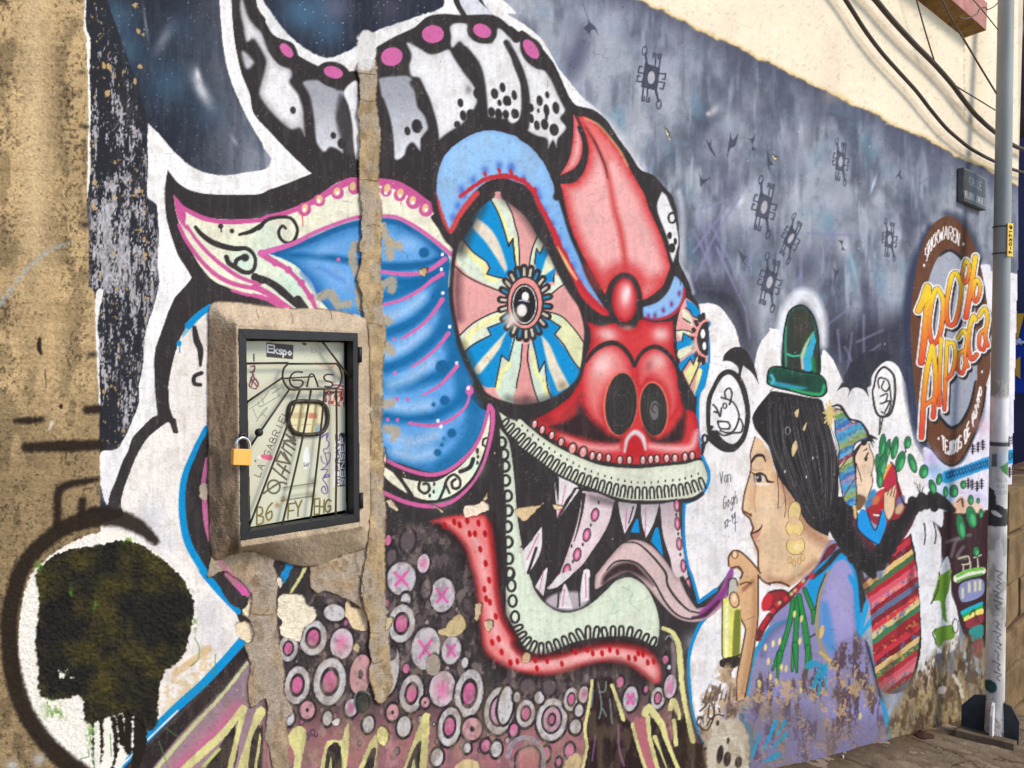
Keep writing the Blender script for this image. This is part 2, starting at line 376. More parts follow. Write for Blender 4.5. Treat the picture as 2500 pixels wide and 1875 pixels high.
dens = np.interp(yy, [0, 120, 250, 380, 480, 600, 720, 800, 900, 1000, 1090], [.25, .3, .4, .52, .75, .95, .8, .5, .6, .55, .3]) * np.clip(1.15 - (xx-330)/140., .15, 1.1)
hit = sstep(.86, .98, sc1 + dens*.36)*m_
cc = np.broadcast_to(col((196, 190, 190)), hit.shape + (3,))*(0.72 + .4*vnoise(xx, yy, 4, 9, 61)[..., None])
cv.put(np.clip(hit, 0, 1), w_, cc.astype(np.float32), .92)
och = sstep(.74, .8, fbm(xx, yy, 9, 12, 71, 3))*m_; cv.put(och, w_, (200, 160, 96), .8)
S('@00 710,-400 712,0 705,230 735,330 740,620 752,900 745,1100 745,1400 725,1659', [34, 34, 30, 50, 28, 30, 30, 40, 30], (245, 240, 226), rough=2)
S('@01 845,860 800,1100 820,1300 830,1659 @02 838,200', [60, 40, 26, 22], (236, 232, 226), rough=2)
rs_o = np.random.RandomState(4)
for p in ('@00 1140,50', '@00 1170,270', '@00 1205,295', '@00 870,545', '@00 925,570', '@00 1180,560', '@00 1140,690', '@00 905,795', '@01 965,60', '@01 800,140', '@01 1225,560', '@00 790,1230', '@00 800,1540'):
    E(p, rs_o.uniform(9, 20), rs_o.uniform(16, 36), (206, 170, 112), rs_o.uniform(-40, 20), rough=4.5, alpha=.9)

# white swoosh on the left
WP = '@00 1850,-60* 1865,200 1890,430 1935,640 2010,830 2100,1020 2212,1210 @10 80,1250 145,1340 110,1415 40,1440 @00 2090,1450 1960,1475 1820,1475 1640,1420 1480,1290 1340,1130 1250,1040* 1245,1150 1248,1400 1245,1659 @01 1320,120 1335,300 1340,420 1330,520 1330,650 1345,760 1310,930 1270,1060 1230,1190 1215,1300 1210,1430 1190,1560 1170,1659 @02 1170,180 1110,350 1050,480 980,580 855,600 840,760 850,880 900,1040 1000,1040 1300,500 @01 1700,735 1500,300 @00 1600,1659 2212,1659 @10 300,1590 500,1465 300,1250 0,950 @00 2110,800 2040,620 1990,400 1965,200 1955,-60*'
F(WP, W, rough=1.2)
for p in ('@02 900,800', '@02 880,950', '@02 960,650'): G(p, 90, (200, 198, 204), .35)
# white halo round the monster at the upper right
F('@10 1900,-60* 2060,-30 2212,110 @20 0,120 150,215 290,335 370,465 430,575 520,690 640,830 760,930 860,1040 960,1180 1060,1330 1150,1440* 1060,1450 800,1100 560,900 300,600 0,300 @10 1960,60', W, rough=1)
S('@20 640,850 760,960 860,1060 960,1200 1060,1340 1140,1440', [40, 70, 90, 90, 60], (226, 222, 228), soft=14, alpha=.6)
S('@21 1440,20 1470,200 1465,450 1450,640', 60, (200, 202, 208), soft=12, alpha=.7); S('@21 1440,640 1510,720 1560,860', 40, (196, 198, 208), soft=9, alpha=.7)

# black ground of the monster
MONSTER = '@00 1415,1430* 1500,1540 1620,1610 1800,1640 2180,1640 @10 130,1600 250,1560 485,1465* 300,1290 150,1130 0,960 @00 2110,800 2040,620 1990,400 1965,200 1950,-60* @10 1890,-60* 1930,20 2020,125 2212,280 @20 120,255 220,330 330,455 390,540 450,660 500,780 560,875 640,905 720,925 830,1010 930,1160 1040,1310 1120,1430 1230,1480 1330,1590 1390,1659 @21 1420,150 1440,300 1450,450 1445,600 1500,720 1545,830 1560,890 1610,960 1640,1100 1680,1290 1690,1400 1680,1520 1650,1659 @22 1615,100 1600,250 1605,420 1620,600 1650,680 1690,770 1680,870 1640,960 1590,1000 1490,1030* 1485,1200 1490,1400 1520,1560 1560,1659 @23 1580,150 1610,260* 1720,190 1880,0* 1890,120 1790,290 1650,410 1570,560 1520,740 1530,950 1550,1150 1600,1350 1680,1480 1720,1750* 1720,2400* @03 900,2400* 950,1700* 1240,1420 1510,1180 1720,960 1900,780 2050,620 1980,340 1850,170 1710,0 @02 1640,1400 1300,1330 1150,1190 1040,1140 910,1050* 930,950 980,830 1030,690 1080,590 1120,480 1200,390 1280,310 1330,290* 1310,120 1305,0 @01 1300,1450 1310,1350 1340,1250 1390,1110 1430,1000 1480,900 1570,800 1620,735* 1560,640 1500,540 1460,430 1430,330 1400,200 1390,0'
F(MONSTER, K, rough=.8)
# white field left of the blue line, with the bubble of the tag
F('@01 1770,985 1590,1130 1520,1250 1470,1400 1440,1530 1420,1659 @02 1425,100 1430,220 1470,330 1500,440* 1460,440 1420,350 1290,440 1210,530 1150,640 1090,790 1040,930 1020,1050 1040,1140 700,1250 300,1450 @03 120,200 120,600 170,1000 350,1400 700,1720* 930,1720* 1240,1400 1500,1140 1710,950 1900,750 2040,590 1990,350 1850,170 1710,0 @02 1740,1640 1600,1400 1550,1220 1535,1000 1560,800 1640,600 1730,410 1860,300 @01 1860,1000', (247, 238, 226), rough=1)
S('@02 1470,330 1490,430', 30, K)
for p in ('@02 1300,1100', '@02 1400,1350', '@03 1750,350', '@03 1800,600', '@02 1250,1250'): G(p, 150, (205, 204, 212), .45)
m_, w_, _ = cv.mask('@03 1240,1400 1500,1140 1800,840 1760,640 1450,800 1300,1100', 20)
xx, yy = X[w_[2]:w_[3], w_[0]:w_[1]], Y[w_[2]:w_[3], w_[0]:w_[1]]
cv.put(m_*sstep(.45, .6, fbm(xx, yy, 14, 14, 81, 3)), w_, (232, 196, 136), .6)
S('@03 1480,860 1620,760 1760,650', 60, (222, 184, 126), soft=5, alpha=.7)
# blue line
BL = (16, 146, 204)
S('@03 930,1720 1240,1400 1500,1140 1710,950 1900,750 2040,590', [80, 76, 70, 74], BL); S('@03 2010,340 1850,170 1710,0 @02 1740,1640 1600,1400 1550,1220 1535,1000 1560,800 1640,600 1740,400', [50, 62, 62, 60, 50, 46], BL)
S('@01 1770,985 1680,1050 1590,1140', [50, 56, 60], BL); S('@01 1590,1150 1545,1230', [50, 20], BL, alpha=.5); E('@01 1512,1290', 22, 26, BL); S('@01 1512,1290 1515,1365', 12, BL)
S('@03 920,1745 1230,1435 1500,1175', 14, (240, 236, 226))
F('@02 1740,480 1650,640 1590,850 1575,1050 1590,1220 1660,1400 1740,1560 1820,1620 1820,700', K, rough=.5)
S('@02 1750,660 1715,870 1725,1000 1740,1200 1770,1340', [36, 40, 44, 34], (200, 110, 152)); F('@02 1690,880 1750,880 1745,1000 1690,980', (206, 186, 160), rough=3)
S('@01 1640,1160 1660,1270 1690,1340 1690,1480', [40, 60, 50, 20], K); S('@01 1700,1540 1640,1570 1640,1630 1690,1640', 36, K)

# ---- crown
F('@10 10,-60* 1700,-60* 1760,140 1600,150 1450,170 1350,250 1200,320 1080,400 1030,480 870,600 780,600 700,530 600,525 530,560 380,470 330,370 250,335 170,300 100,220 40,120', W, rough=1)
F('@10 70,-60* 75,0 150,110 220,210 310,310 420,400 520,460 610,490 700,470 830,410 1020,265 1200,200 1400,130 1590,60 1600,-60*', NAVY, soft=3, rough=2)
for p, a_ in (('@10 420,130', .8), ('@10 330,60', .5), ('@10 640,260', .7), ('@10 560,60', .6)): G(p, 170, (74, 108, 134), a_)
G('@10 700,60', 150, (120, 120, 142), .6); G('@10 1150,80', 160, (84, 82, 98), .6); G('@10 900,330', 90, (60, 60, 72), .6)
w_ = cv.win(640, -10, 1090, 140); a, b, c, d = w_; xx, yy = X[c:d, a:b], Y[c:d, a:b]
lum = cv.rgb[c:d, a:b].mean(2)
cv.put(((vnoise(xx, yy, 3, 3, 91) > .95) & (lum < .5)).astype(np.float32)*.7, w_, (190, 205, 220))
F('@10 1720,-60* 1880,-60* 1900,10 2010,130 1790,135 1750,60', (226, 226, 230)); S('@10 1690,-40 1720,40 1780,140', 44, K)
CW = (240, 236, 232)
F('@00 2040,-20 2090,130 2150,220 @10 60,270 120,420 210,540 310,590 330,680 420,740 440,850 420,980 430,1150* 390,1080 310,1090 180,980 80,860 45,780 90,600 100,500 0,330 @00 2080,350 2050,200 2025,80', CW, soft=7, edge=((120, 116, 118), 60, .5))
F('@00 2050,430 2140,520 2110,570 2080,580 2050,500', (200, 198, 198), soft=9)
F('@10 410,700 560,680 700,760 760,780 720,900 700,1000 740,1130 750,1290* 710,1260 640,1240 590,1280 520,1180 500,1000 470,850', (226, 224, 226), soft=7, g=('@10 560,1280 650,850', (168, 168, 172)))
F('@10 730,790 790,900 830,1060 840,1300 770,1290 720,1150 690,1000 700,880', (70, 66, 68), soft=10, alpha=.8)
F('@10 760,770 860,680 880,800 890,1000 900,1340 860,1340 840,1200 830,1050 800,900', CW, soft=5)
F('@10 1060,660 1280,640 1340,680 1380,900 1450,990 1470,1080 1420,1150 1400,1270* 1340,1200 1290,1240 1260,1320 1190,1340 1175,1200 1150,1070 1090,870 1060,700', (236, 234, 236), soft=6, g=('@10 1250,1330 1200,820', (164, 165, 170)))
F('@10 1290,360 1380,400 1500,460 1640,420 1680,480 1760,600 1860,740 1880,860 1840,940 1740,1060 1700,1080 1620,1130 1560,1180* 1540,1030 1470,820 1400,660 1330,640 1310,560 1330,460', CW, soft=6, edge=((196, 194, 196), 60, .5))
F('@10 1660,220 1790,200 1820,300 1910,350 2010,360 2060,240 2140,300 2190,420 @20 90,700 110,900 90,980* @10 2200,990 2100,1000 2030,990 1970,970 1950,800 1900,600 1840,480 1740,350 1670,400', CW, soft=6, edge=((190, 188, 190), 60, .5))
F('@20 0,280 90,340 110,430 160,520 240,580 310,600 370,690 420,800 460,880 480,940 440,1000 490,1080 420,1170 410,1240* 380,1180 340,1250* 330,1170 240,1140 160,1080 170,900 160,700 120,560 40,400', CW, soft=5, edge=((196, 192, 192), 50, .5))
F('@20 0,350 60,480 100,620 110,900 90,1010 30,1040 0,1000', CW, soft=5)
S('@10 1780,420 1870,540 1920,700 1950,960', [60, 70, 60, 50], K, soft=6); S('@10 2130,360 2190,470 @20 80,560 140,720 160,900 150,1070', [50, 60, 60, 60], K, soft=5)
S('@10 1340,700 1420,800 1490,1000 1530,1180', [50, 90, 80, 60], K, soft=8); S('@10 1070,850 1120,1000 1150,1150 1160,1330', [60, 60, 50, 40], K, soft=6); S('@10 340,690 420,800 470,1000 490,1180', [80, 90, 70, 60], K, soft=8)
for q, wd in (('@10 0,80 60,190 130,310 210,370', 70), ('@10 360,490 450,540 550,590', 50), ('@10 780,630 880,620', 50), ('@10 1060,420 1200,340 1370,260 1480,170 1600,150 1760,160 2010,160 2130,240 2212,330', 66), ('@20 20,250 150,350', 60), ('@00 2100,-20 2150,90 2212,170', 60)):
    S(q, wd, K, soft=3)
F('@10 120,410 200,330 330,370 372,480 345,570 300,570 210,540', K, soft=4)
for p, rx, ry, rot in (('@10 670,630', 148, 108, 14), ('@10 1170,490', 148, 132, -15), ('@10 1515,310', 150, 140, 0), ('@10 1925,265', 128, 102, 14), ('@20 205,430', 90, 125, -30)):
    E(p, rx, ry, K, rot, soft=4)
for p, rx, ry, rot in (('@10 275,425', 40, 72, -42), ('@10 670,610', 82, 50, 16), ('@10 1163,478', 92, 78, -15), ('@10 1510,288', 93, 75, 0), ('@10 1925,260', 80, 56, 24), ('@20 195,415', 50, 95, -36)):
    E(p, rx, ry, (212, 104, 160), rot)
DOTS = '330,930,25,32 670,1143,24,30 740,1212,36,45 1295,1105,26,38 1375,1065,45,60 1430,1190,26,36 1742,868,25,38 1765,975,28,45 1880,790,30,45 1830,970,38,50 1715,1050,28,30 2030,790,32,46 2098,738,25,42 2072,868,18,28 2135,850,36,45 2195,800,20,40 2005,945,30,42 2065,965,30,52 2125,965,28,38 2195,960,25,42'
for tk in DOTS.split():
    x, y, rx, ry = map(float, tk.split(',')); E('@10 %f,%f' % (x, y), rx, ry, K, -8, soft=3)
G('@10 1810,755', 36, (120, 116, 116), .8, 50)
for tk in '55,805,22,40 10,860,18,32 65,960,30,40 332,800,18,30 268,850,27,45 197,910,22,36 257,935,12,20 325,930,25,52 325,990,14,24 405,910,30,52 197,1000,23,40 245,1058,25,42 310,1050,32,48 390,1095,40,52'.split():
    x, y, rx, ry = map(float, tk.split(',')); E('@20 %f,%f' % (x, y), rx, ry, K, -8, soft=3)

# ---- ear: cream leaf with pink hem
EAR = '@01 1465,35* 1520,120 1600,170 1700,220 1850,240 2000,245 2212,230 @11 100,210 250,175 370,130 480,80 600,10 @10 640,1580 730,1530 860,1505 1070,1510 1190,1530 1330,1600 @11 1430,60 1525,130 1530,190 1490,225 1560,330 1620,430 1690,520 1690,700 1500,1000 800,1080 480,1080 330,1060 200,960 0,890 @01 2060,870 1950,830 1800,760 1700,650 1620,520 1560,400 1510,270 1480,160'
F(EAR, CREAM)
G('@11 330,800', 220, MINT, .9); G('@01 2060,600', 160, MINT, .8); G('@11 150,520', 160, MINT, .7); G('@11 100,320', 130, MINT, .5)
S('@01 1475,60 1540,140 1620,190 1720,235 1850,262 2000,265 2212,248 @11 100,228 250,195 400,140 520,85 620,20 @10 700,1580 800,1535 900,1530', [20, 40, 40, 40, 36, 40, 44, 50, 60, 70], PINK)
F('@01 1465,35* 1540,130 1570,200 1565,280 1600,360* 1535,290 1500,230 1480,150', PINK)
S('@10 1060,1535 1190,1560 1330,1630 @11 1420,90 1500,155', [60, 80, 70, 70], PINK)
for p, r in (('@11 425,160', 58), ('@11 550,85', 52), ('@11 705,20', 55), ('@11 845,-15', 50), ('@11 1115,5', 48), ('@11 1230,40', 52), ('@11 1345,95', 62), ('@11 1452,160', 62)):
    E(p, r, r, PINK)
for p in ('@11 430,150', '@11 552,75', '@11 700,10', '@11 835,-35', '@11 1125,-20', '@11 1235,20', '@11 1340,85', '@11 1447,150'):
    E(p, 27, 36, (240, 196, 138), 10); 
for p in ('@11 425,165', '@11 548,88', '@11 706,22', '@11 1112,20', '@11 1232,48', '@11 1342,105', '@11 1452,165'): E(p, 14, 16, (252, 248, 240))
S('@11 408,200 415,300', [14, 8], (216, 80, 90)); S('@11 1240,80 1240,118', 8, PINK)
for q, wd in (('@01 1510,290 1560,400 1640,520 1740,640 1850,730 1980,790 2120,820 2212,832', [30, 36, 40, 36]), ('@01 1580,300 1660,420 1780,550 1900,650 2020,730 2190,795', [24, 34, 36, 30]), ('@01 1960,842 2080,878 2212,892', 26), ('@11 0,815 120,870 250,960 340,1020', [50, 50, 40]), ('@11 0,885 120,920 230,990', 36)):
    S(q, wd, PINK)
S('@01 1650,310 1700,370 1780,430 1880,470 1990,492 2080,490 2140,540 2155,610 2130,680 2060,690 1990,650 1930,610 1910,560', [30, 44, 50, 50, 44, 36, 30, 34, 40, 44, 40], K)
S('@01 1985,650 1995,590 2050,560', 36, K); E('@01 2068,566', 34, 34, K, soft=4); E('@01 1862,302', 24, 22, K); S('@01 1865,310 1868,350', 12, K); E('@01 1957,342', 20, 20, K, soft=3)
S('@01 2020,372 2120,345 2212,290 @11 40,320 110,250 220,225 310,235 360,300 365,360 330,430 270,440 220,400 210,340 240,298 270,322', [24, 40, 36, 30, 28, 28, 28, 28, 24], K)
S('@01 2150,725 2212,760', 60, K); S('@11 0,735 80,750 180,805 280,890 400,1000', [50, 60, 70, 60, 50], K); S('@11 370,920 430,1000', 70, K)
S('@11 60,530 150,590 260,650 380,760 450,860 500,940 520,1000', [60, 50, 36, 36, 40, 36], PINK); E('@11 80,535', 36, 36, PINK); E('@11 180,610 290,670 400,780 480,900', 32, 32, PINK)
# ---- blue lobe
LOBE = '@11 110,530* 250,495 400,440 550,370 700,305 850,260 1090,235 1200,245 1310,300 1420,370 1560,480 1640,560 1650,640 1640,800 1660,1000 1690,1200 1740,1400 1850,1600 @12 1830,120 1900,220 1960,260 1940,400 1860,560 1780,640 1650,730 1530,770 1400,750 1250,700 1115,660 1000,600 @11 900,1600 900,1120 730,1080 560,930 490,780 420,700 330,620 200,560'
F(LOBE, BLU, edge=(DBLU, 150, .75))
S('@11 200,520 450,430 700,325 900,268 1090,255 1230,275 1350,345 1500,450 1610,550', 50, (30, 98, 150), soft=6, alpha=.9)
S('@11 200,540 400,550 600,562 800,592 1080,640 1300,640 1480,610 1600,550', [14, 50, 60, 60, 70, 80, 70, 40], DBLU, soft=12, alpha=.9)
G('@11 600,500', 150, (140, 184, 232), .6, 60, -20); G('@11 620,680', 200, (140, 184, 236), .7, 90, 20); G('@11 1300,450', 160, (150, 196, 240), .8, 90); G('@11 760,760', 120, (150, 192, 238), .6, 90)
S('@11 560,650 680,720 760,760', 40, (70, 130, 200), soft=12, alpha=.6); S('@11 420,700 520,820 560,900', 60, (60, 110, 190), soft=10, alpha=.6)
for q, a1, a2 in (('@11 1090,760 1250,770 1400,760 1520,700 1610,640', 90, .8), ('@11 1090,900 1250,850 1400,780 1520,720', 110, .7), ('@11 1120,1200 1300,1130 1450,1010 1560,860', 110, .75), ('@11 1110,1500 1300,1420 1480,1290 1620,1130', 110, .75), ('@12 1110,40 1300,30 1450,-20 @11 1600,1540 1700,1400', 100, .75), ('@12 1110,300 1300,310 1500,300 1680,210 1780,100', 100, .75), ('@12 1400,560 1600,500 1800,350', 60, .3)):
    S(q, a1, (12, 98, 152), soft=20, alpha=min(1, a2*1.15))
S('@11 1600,600 1590,800 1620,1000 1660,1250 1740,1480 @12 1760,60 1850,250 1830,420 1720,600 1560,720', [90, 110, 120, 130, 130, 130, 120, 90], (24, 104, 152), soft=22, alpha=.75)
for q in ('@11 1130,1080 1300,1000 1420,900', '@11 1140,1380 1300,1300 1440,1180', '@11 1150,1640 1320,1580 1500,1450', '@12 1130,200 1300,230 1480,200', '@12 1150,470 1350,520 1550,450', '@12 1200,600 1350,640 1500,600'):
    S(q, 90, (172, 206, 240), soft=24, alpha=.75)
for p, r in (('@11 1435,525', 44), ('@12 1610,165', 42), ('@12 1670,440', 38), ('@12 1550,605', 32), ('@12 1600,485', 12), ('@12 1585,540', 15), ('@12 1515,200', 18), ('@11 1590,1490', 60)): E(p, r, r, (24, 98, 146), soft=5)
for q, wd in (('@11 60,530 200,490 350,440 500,360 650,298 800,245 900,222 1090,215 1200,225 1320,280 1430,350 1560,450 1670,545', [50, 34, 32, 32, 34]), ('@11 1080,685 1250,705 1400,700 1500,660 1610,580', [28, 32, 34, 36, 44]), ('@11 1090,965 1250,920 1400,840 1500,760 1590,705', [24, 28, 30, 40]), ('@11 1250,1250 1400,1150 1500,1050 1590,920', [20, 26, 28, 40]),
              ('@11 1330,1490 1450,1410 1560,1310 1640,1205', [16, 24, 26, 36]), ('@12 1420,122 1550,50 @11 1640,1570 1715,1480', [14, 24, 28, 36]), ('@12 1310,355 1450,375 1570,365 1700,300 1790,210 1822,110', [24, 28, 28, 24, 20])):
    S(q, wd, (214, 104, 164))
E('@12 1820,78', 34, 44, (214, 104, 164)); E('@11 1185,1255 1190,1540 712,582 @12 1210,150 1297,155 1130,325 1210,330', 15, 18, (214, 104, 164))
E('@11 1590,540 1582,665 1594,865 1652,1150 1710,1455 @12 1808,60 1553,337 1578,385', 14, 16, (250, 248, 250))
# crescent under the lobe
F('@12 1115,730 1200,790 1300,830 1420,850 1530,850 1620,800 1720,740 1820,640 1900,520 1960,350 1985,260* 1990,400 1960,560 1900,720 1810,860 1700,960 1570,1000 1430,1000 1300,950 1200,890 1115,820 1080,760', CREAM)
G('@12 1560,950', 120, MINT, .8); G('@12 1850,720', 100, MINT, .7)
for q, wd in (('@12 1090,690 1230,775 1380,820 1530,825 1640,770 1760,670 1860,550 1940,400 1980,240', [44, 56, 40, 36, 24, 22, 20, 14]), ('@12 1090,860 1200,930 1300,975 1420,1015 1560,1012 1700,960 1830,840 1910,700 1970,520 2000,330', [60, 40, 24, 22, 20, 18, 14]), ('@12 1400,850 1390,910 1440,950 1480,920 1470,870 1430,870', 24), ('@12 1560,1010 1600,920 1630,830 1690,790 1740,840 1730,900 1680,905 1670,855 1700,830', 24), ('@12 1740,765 1820,730 1850,660', 36), ('@12 1980,480 1940,490 1930,540 1970,560', 18), ('@12 1200,770 1300,920 1330,970', [50, 30, 40]), ('@12 1620,880 1650,945', 22)):
    S(q, wd, K)
E('@12 1520,870 1517,935 1483,968 1890,640 1885,690', 11, 18, K); E('@12 1885,590', 14, 26, K)
for q, wd in (('@12 1100,662 1250,732 1400,780 1530,790 1650,750 1770,660 1860,560 1930,420 1985,215', [30, 32, 34, 34, 32, 30, 26, 30]), ('@12 1100,945 1250,1012 1400,1050 1550,1055 1700,1000 1830,880 1920,740 1980,560 2012,380 2012,250 1988,212', [34, 36, 36, 32, 26, 20, 26, 36, 40])):
    S(q, wd, (210, 98, 152))

# ---- big eye
EYE = '@11 1990,30 1860,150 1760,330 1700,520 1670,700 1665,900 1690,1080 1740,1300 1830,1520 1900,1640 @12 1900,60 2000,140 2130,190 @22 100,215 260,195 380,150 500,80 580,0 @21 610,1500 650,1330 660,1200 640,1080 600,950 520,800 430,620 340,460 260,330 180,200 90,110 0,60 @11 2080,10'
F(EYE, SAL)
for p in ('@11 1730,850', '@21 100,260', '@21 560,1080', '@21 480,960', '@21 130,1560'): G(p, 60, (216, 146, 142), .5)
CRM = (236, 236, 200)
F('@11 1740,420* 1850,530 1960,610 1965,710* 2060,740 2140,780 2080,840* 1960,790 1820,720 1730,640 1710,560', (222, 232, 206)); S('@11 1760,470 1850,560 1940,640 1955,720 2040,760', 40, YEL, soft=5)
F('@11 1990,60* 2110,90 2180,200 @21 60,290 85,380 95,500 100,640* 0,660* @11 2000,200', (226, 234, 206)); S('@11 2030,120 2100,260 2140,400 @21 50,420 70,600', 34, YEL, soft=5)
F('@11 1990,60* 2060,190 2110,330 2150,475* 2185,405* 2200,600 2180,700* 2130,745* 2050,730 1965,705* 1990,655* 1960,600 1850,520 1755,400* 1800,250 1880,130', CYN)
F('@11 1880,230* 2000,330 2080,470 2140,660* 2120,690* 2040,560 1950,430 1840,310*', (236, 220, 196), soft=5)
F('@21 0,460* 40,420* 55,540 70,650* 0,660*', CYN)
F('@21 275,350* 305,430 270,535* 240,490* 225,640 180,700* 190,560 225,440', (232, 236, 200)); F('@21 240,480* 270,535* 300,470* 340,520 400,620 400,700* 380,710 385,770* 270,785* 230,640', CYN)
F('@21 340,540 400,640 270,740*', CRM, soft=5); F('@21 390,710* 440,730 480,790 360,880* 290,840 400,790*', (232, 236, 206))
F('@11 2150,1000* 2000,1040 1850,1120 1740,1220* 1720,1260 1760,1380* 1850,1310 2000,1220* 1970,1160* 2100,1110', (230, 234, 206)); S('@11 2100,1060 1960,1110 1840,1200 1770,1310', 40, YEL, soft=6)
F('@11 2110,1110* 1970,1160* 2000,1220* 1850,1300 1760,1380* 1800,1480 1880,1600 1960,1659 2035,1659* 2090,1390* 2150,1440* 2212,1200 2180,1120', CYN)
F('@11 2130,1190* 2000,1330 1860,1500 1900,1550 2070,1340*', (238, 226, 196), soft=5)
F('@11 2190,1200* 2150,1440* 2090,1390* 2035,1659 @12 2030,40 2060,120 @22 0,190 60,190* 75,0 @21 85,1600 130,1300* 60,1220', (214, 230, 206)); S('@11 2150,1460 2080,1560 2050,1659', 40, YEL, soft=6)
F('@21 120,1300* 175,1300* 165,1420 190,1550 215,1659 @22 240,130 265,200 60,205 @22 72,30 @21 80,1600 105,1480', (232, 158, 150)); G('@22 150,160', 70, (90, 60, 60), .6)
F('@21 175,1300* 210,1270 240,1400 265,1530* 310,1440* 335,1659 @22 360,150* 265,200 @21 215,1659 190,1500', (214, 230, 206)); S('@21 200,1340 240,1540 290,1600 @22 330,120', [20, 30, 30], YEL, soft=5)
F('@21 330,1020* 450,1060 560,1170 645,1290* 610,1500* 540,1420 470,1300 395,1215* 445,1150* 340,1080', (236, 236, 180)); G('@21 420,1080', 50, (206, 226, 206), .6)
F('@21 260,1100* 330,1080 440,1150* 390,1220* 480,1330 560,1450 605,1520* 580,1600 540,1659 @22 490,80 375,155* 340,20 @21 310,1440* 260,1530* 240,1400 205,1260', CYN)
F('@21 280,1220* 350,1300 430,1480 520,1659 @22 470,70 430,90 @21 400,1640 340,1480', (236, 222, 196), soft=5); G('@22 460,40', 60, (120, 96, 70), .6)
for q in ('@11 1700,640 1760,700 1880,770 2000,820 2100,860', '@11 1755,400 1850,520 1960,600 1990,655* 1965,705* 2050,730 2130,745', '@11 1990,60 2060,190 2110,330 2150,475* 2185,405* 2200,600', '@11 2130,100 2180,200 @21 60,290 85,380 95,500 100,640', '@21 0,460* 40,415* 55,540 70,650', '@21 275,345 225,440 190,560 180,680', '@21 300,470* 270,535* 240,490* 225,620', '@21 360,880 420,830 490,780', '@21 385,770* 390,710*',
          '@11 1740,1220 1850,1120 2000,1040 2130,1000', '@11 1760,1380 1850,1300 2000,1220* 1970,1160* 2100,1110', '@11 2035,1659* 2090,1390* 2150,1440* 2200,1240', '@21 120,1300 105,1480 80,1600 @22 70,60', '@21 175,1300 165,1420 190,1550 215,1659 @22 265,200', '@21 210,1270 240,1400 265,1530* 310,1440* 335,1659 @22 372,155', '@21 320,1020 450,1060 560,1170 645,1290', '@21 340,1080 445,1150* 395,1215* 470,1300 540,1420 608,1510'):
    S(q, 13, K, rough=.2)
# gear round the iris
oc, _ = pts('@21 145,950'); oc = oc[0]
for k in range(22):
    an = 2*math.pi*k/22 + .1
    d_ = np.array([math.cos(an)*.78, math.sin(an)*1.12])
    p0, p1 = oc + d_*175/TS, oc + d_*270/TS
    cv.S(np.array([p0, p1]), 62, K, soft=1.5); cv.S(np.array([oc + d_*205/TS, oc + d_*258/TS]), 20, (214, 200, 176) if k % 3 else (40, 130, 170))
E('@21 145,950', 150, 222, (238, 150, 140)); E('@21 145,950', 150, 222, K, ring=16); E('@21 140,962', 118, 178, K); E('@21 140,962', 98, 158, (240, 235, 226), ring=7); E('@21 140,962', 90, 150, (44, 40, 40))
E('@21 147,897', 30, 40, (250, 244, 234)); E('@21 118,1012', 42, 52, (246, 238, 224), soft=4); S('@21 95,930 130,925 180,940', 10, (180, 190, 205)); G('@21 30,1080', 70, (238, 222, 206), .8); G('@11 2170,1100', 70, (238, 222, 206), .7)
S('@11 1990,30 1860,150 1760,330 1700,490 1672,700 1665,900 1690,1080 1740,1300 1830,1520 1900,1640 @12 1940,110 2030,170 2130,205 @22 100,228 260,210 400,160 520,80 600,-10 @21 640,1480 655,1330 665,1200 640,1060 600,950 520,780 430,600 330,440 260,320 180,190 80,90 0,30', [90, 60, 40, 34, 34, 34, 36, 40, 60, 60, 60, 50, 50, 40, 36, 40, 60, 90, 120], K, soft=4)
S('@11 1900,130 1800,330 1740,500', 110, K, soft=26, alpha=.8); S('@21 0,60 140,160 250,320 350,480 450,640', [110, 120, 130, 110, 70], K, soft=24, alpha=.75); S('@11 1720,700 1715,900 1730,1080', 60, (70, 40, 44), soft=24, alpha=.7); S('@11 1750,1300 1840,1500 @12 1900,60', 60, K, soft=22, alpha=.7); S('@22 0,150 150,190 350,140', 60, K, soft=20, alpha=.6)

# ---- white cloud behind the woman
F('@21 1610,960* 1700,950 1790,985 1860,1070 1920,1170 1960,1320* 2000,1420 2080,1480* 2100,1370 2140,1270 2212,1180 @31 60,1160 160,1180* 190,1500 500,1400 520,1340 600,1430 660,1560 690,1640* @32 800,20 900,20* @31 905,1640* 940,1540 1010,1460 1080,1440 1150,1490 1200,1600 @32 1225,60 1245,300 1290,520 1360,650 1390,780 1400,940 1300,1100 800,1200 @33 700,300 0,600 @23 2060,700 2050,1300 1730,1500 1620,1380 1550,1150 1530,950 1520,740 1570,560 1650,410 1790,290 1880,0 1720,190 1610,260* 1560,30 @22 1520,1560 1490,1400 1485,1200 1490,1030* 1590,1000 1640,960 1680,870 1690,770 1650,680 1620,600 1605,420 1600,250 1615,100 1650,0 @21 1690,1400 1680,1290 1640,1100', (248, 241, 234), rough=.8)
for p in ('@22 1700,900', '@22 1650,1300', '@23 1650,900', '@22 1900,1200', '@32 800,150', '@32 1100,500', '@23 1750,600', '@22 1800,1550'): G(p, 180, (222, 218, 220), .55)
for p in ('@22 1640,560', '@22 1560,1100', '@23 1560,600'): G(p, 90, (206, 204, 208), .5)
S('@21 1690,1190 1697,1400 1682,1520 1650,1659 @22 1615,100 1602,250 1607,420 1627,590 1660,680 1697,770 1687,870 1640,950 1580,1000 1490,1035* 1485,1200 1492,1400 1520,1560 1555,1659 @23 1577,130 1612,258* 1755,155', [20, 26, 24, 24, 26, 26, 26, 24, 24, 24, 24, 28, 34], (16, 138, 196))
E('@21 1695,1125', 18, 26, (16, 138, 196)); S('@21 1692,1130 1690,1190', 10, (16, 138, 196))
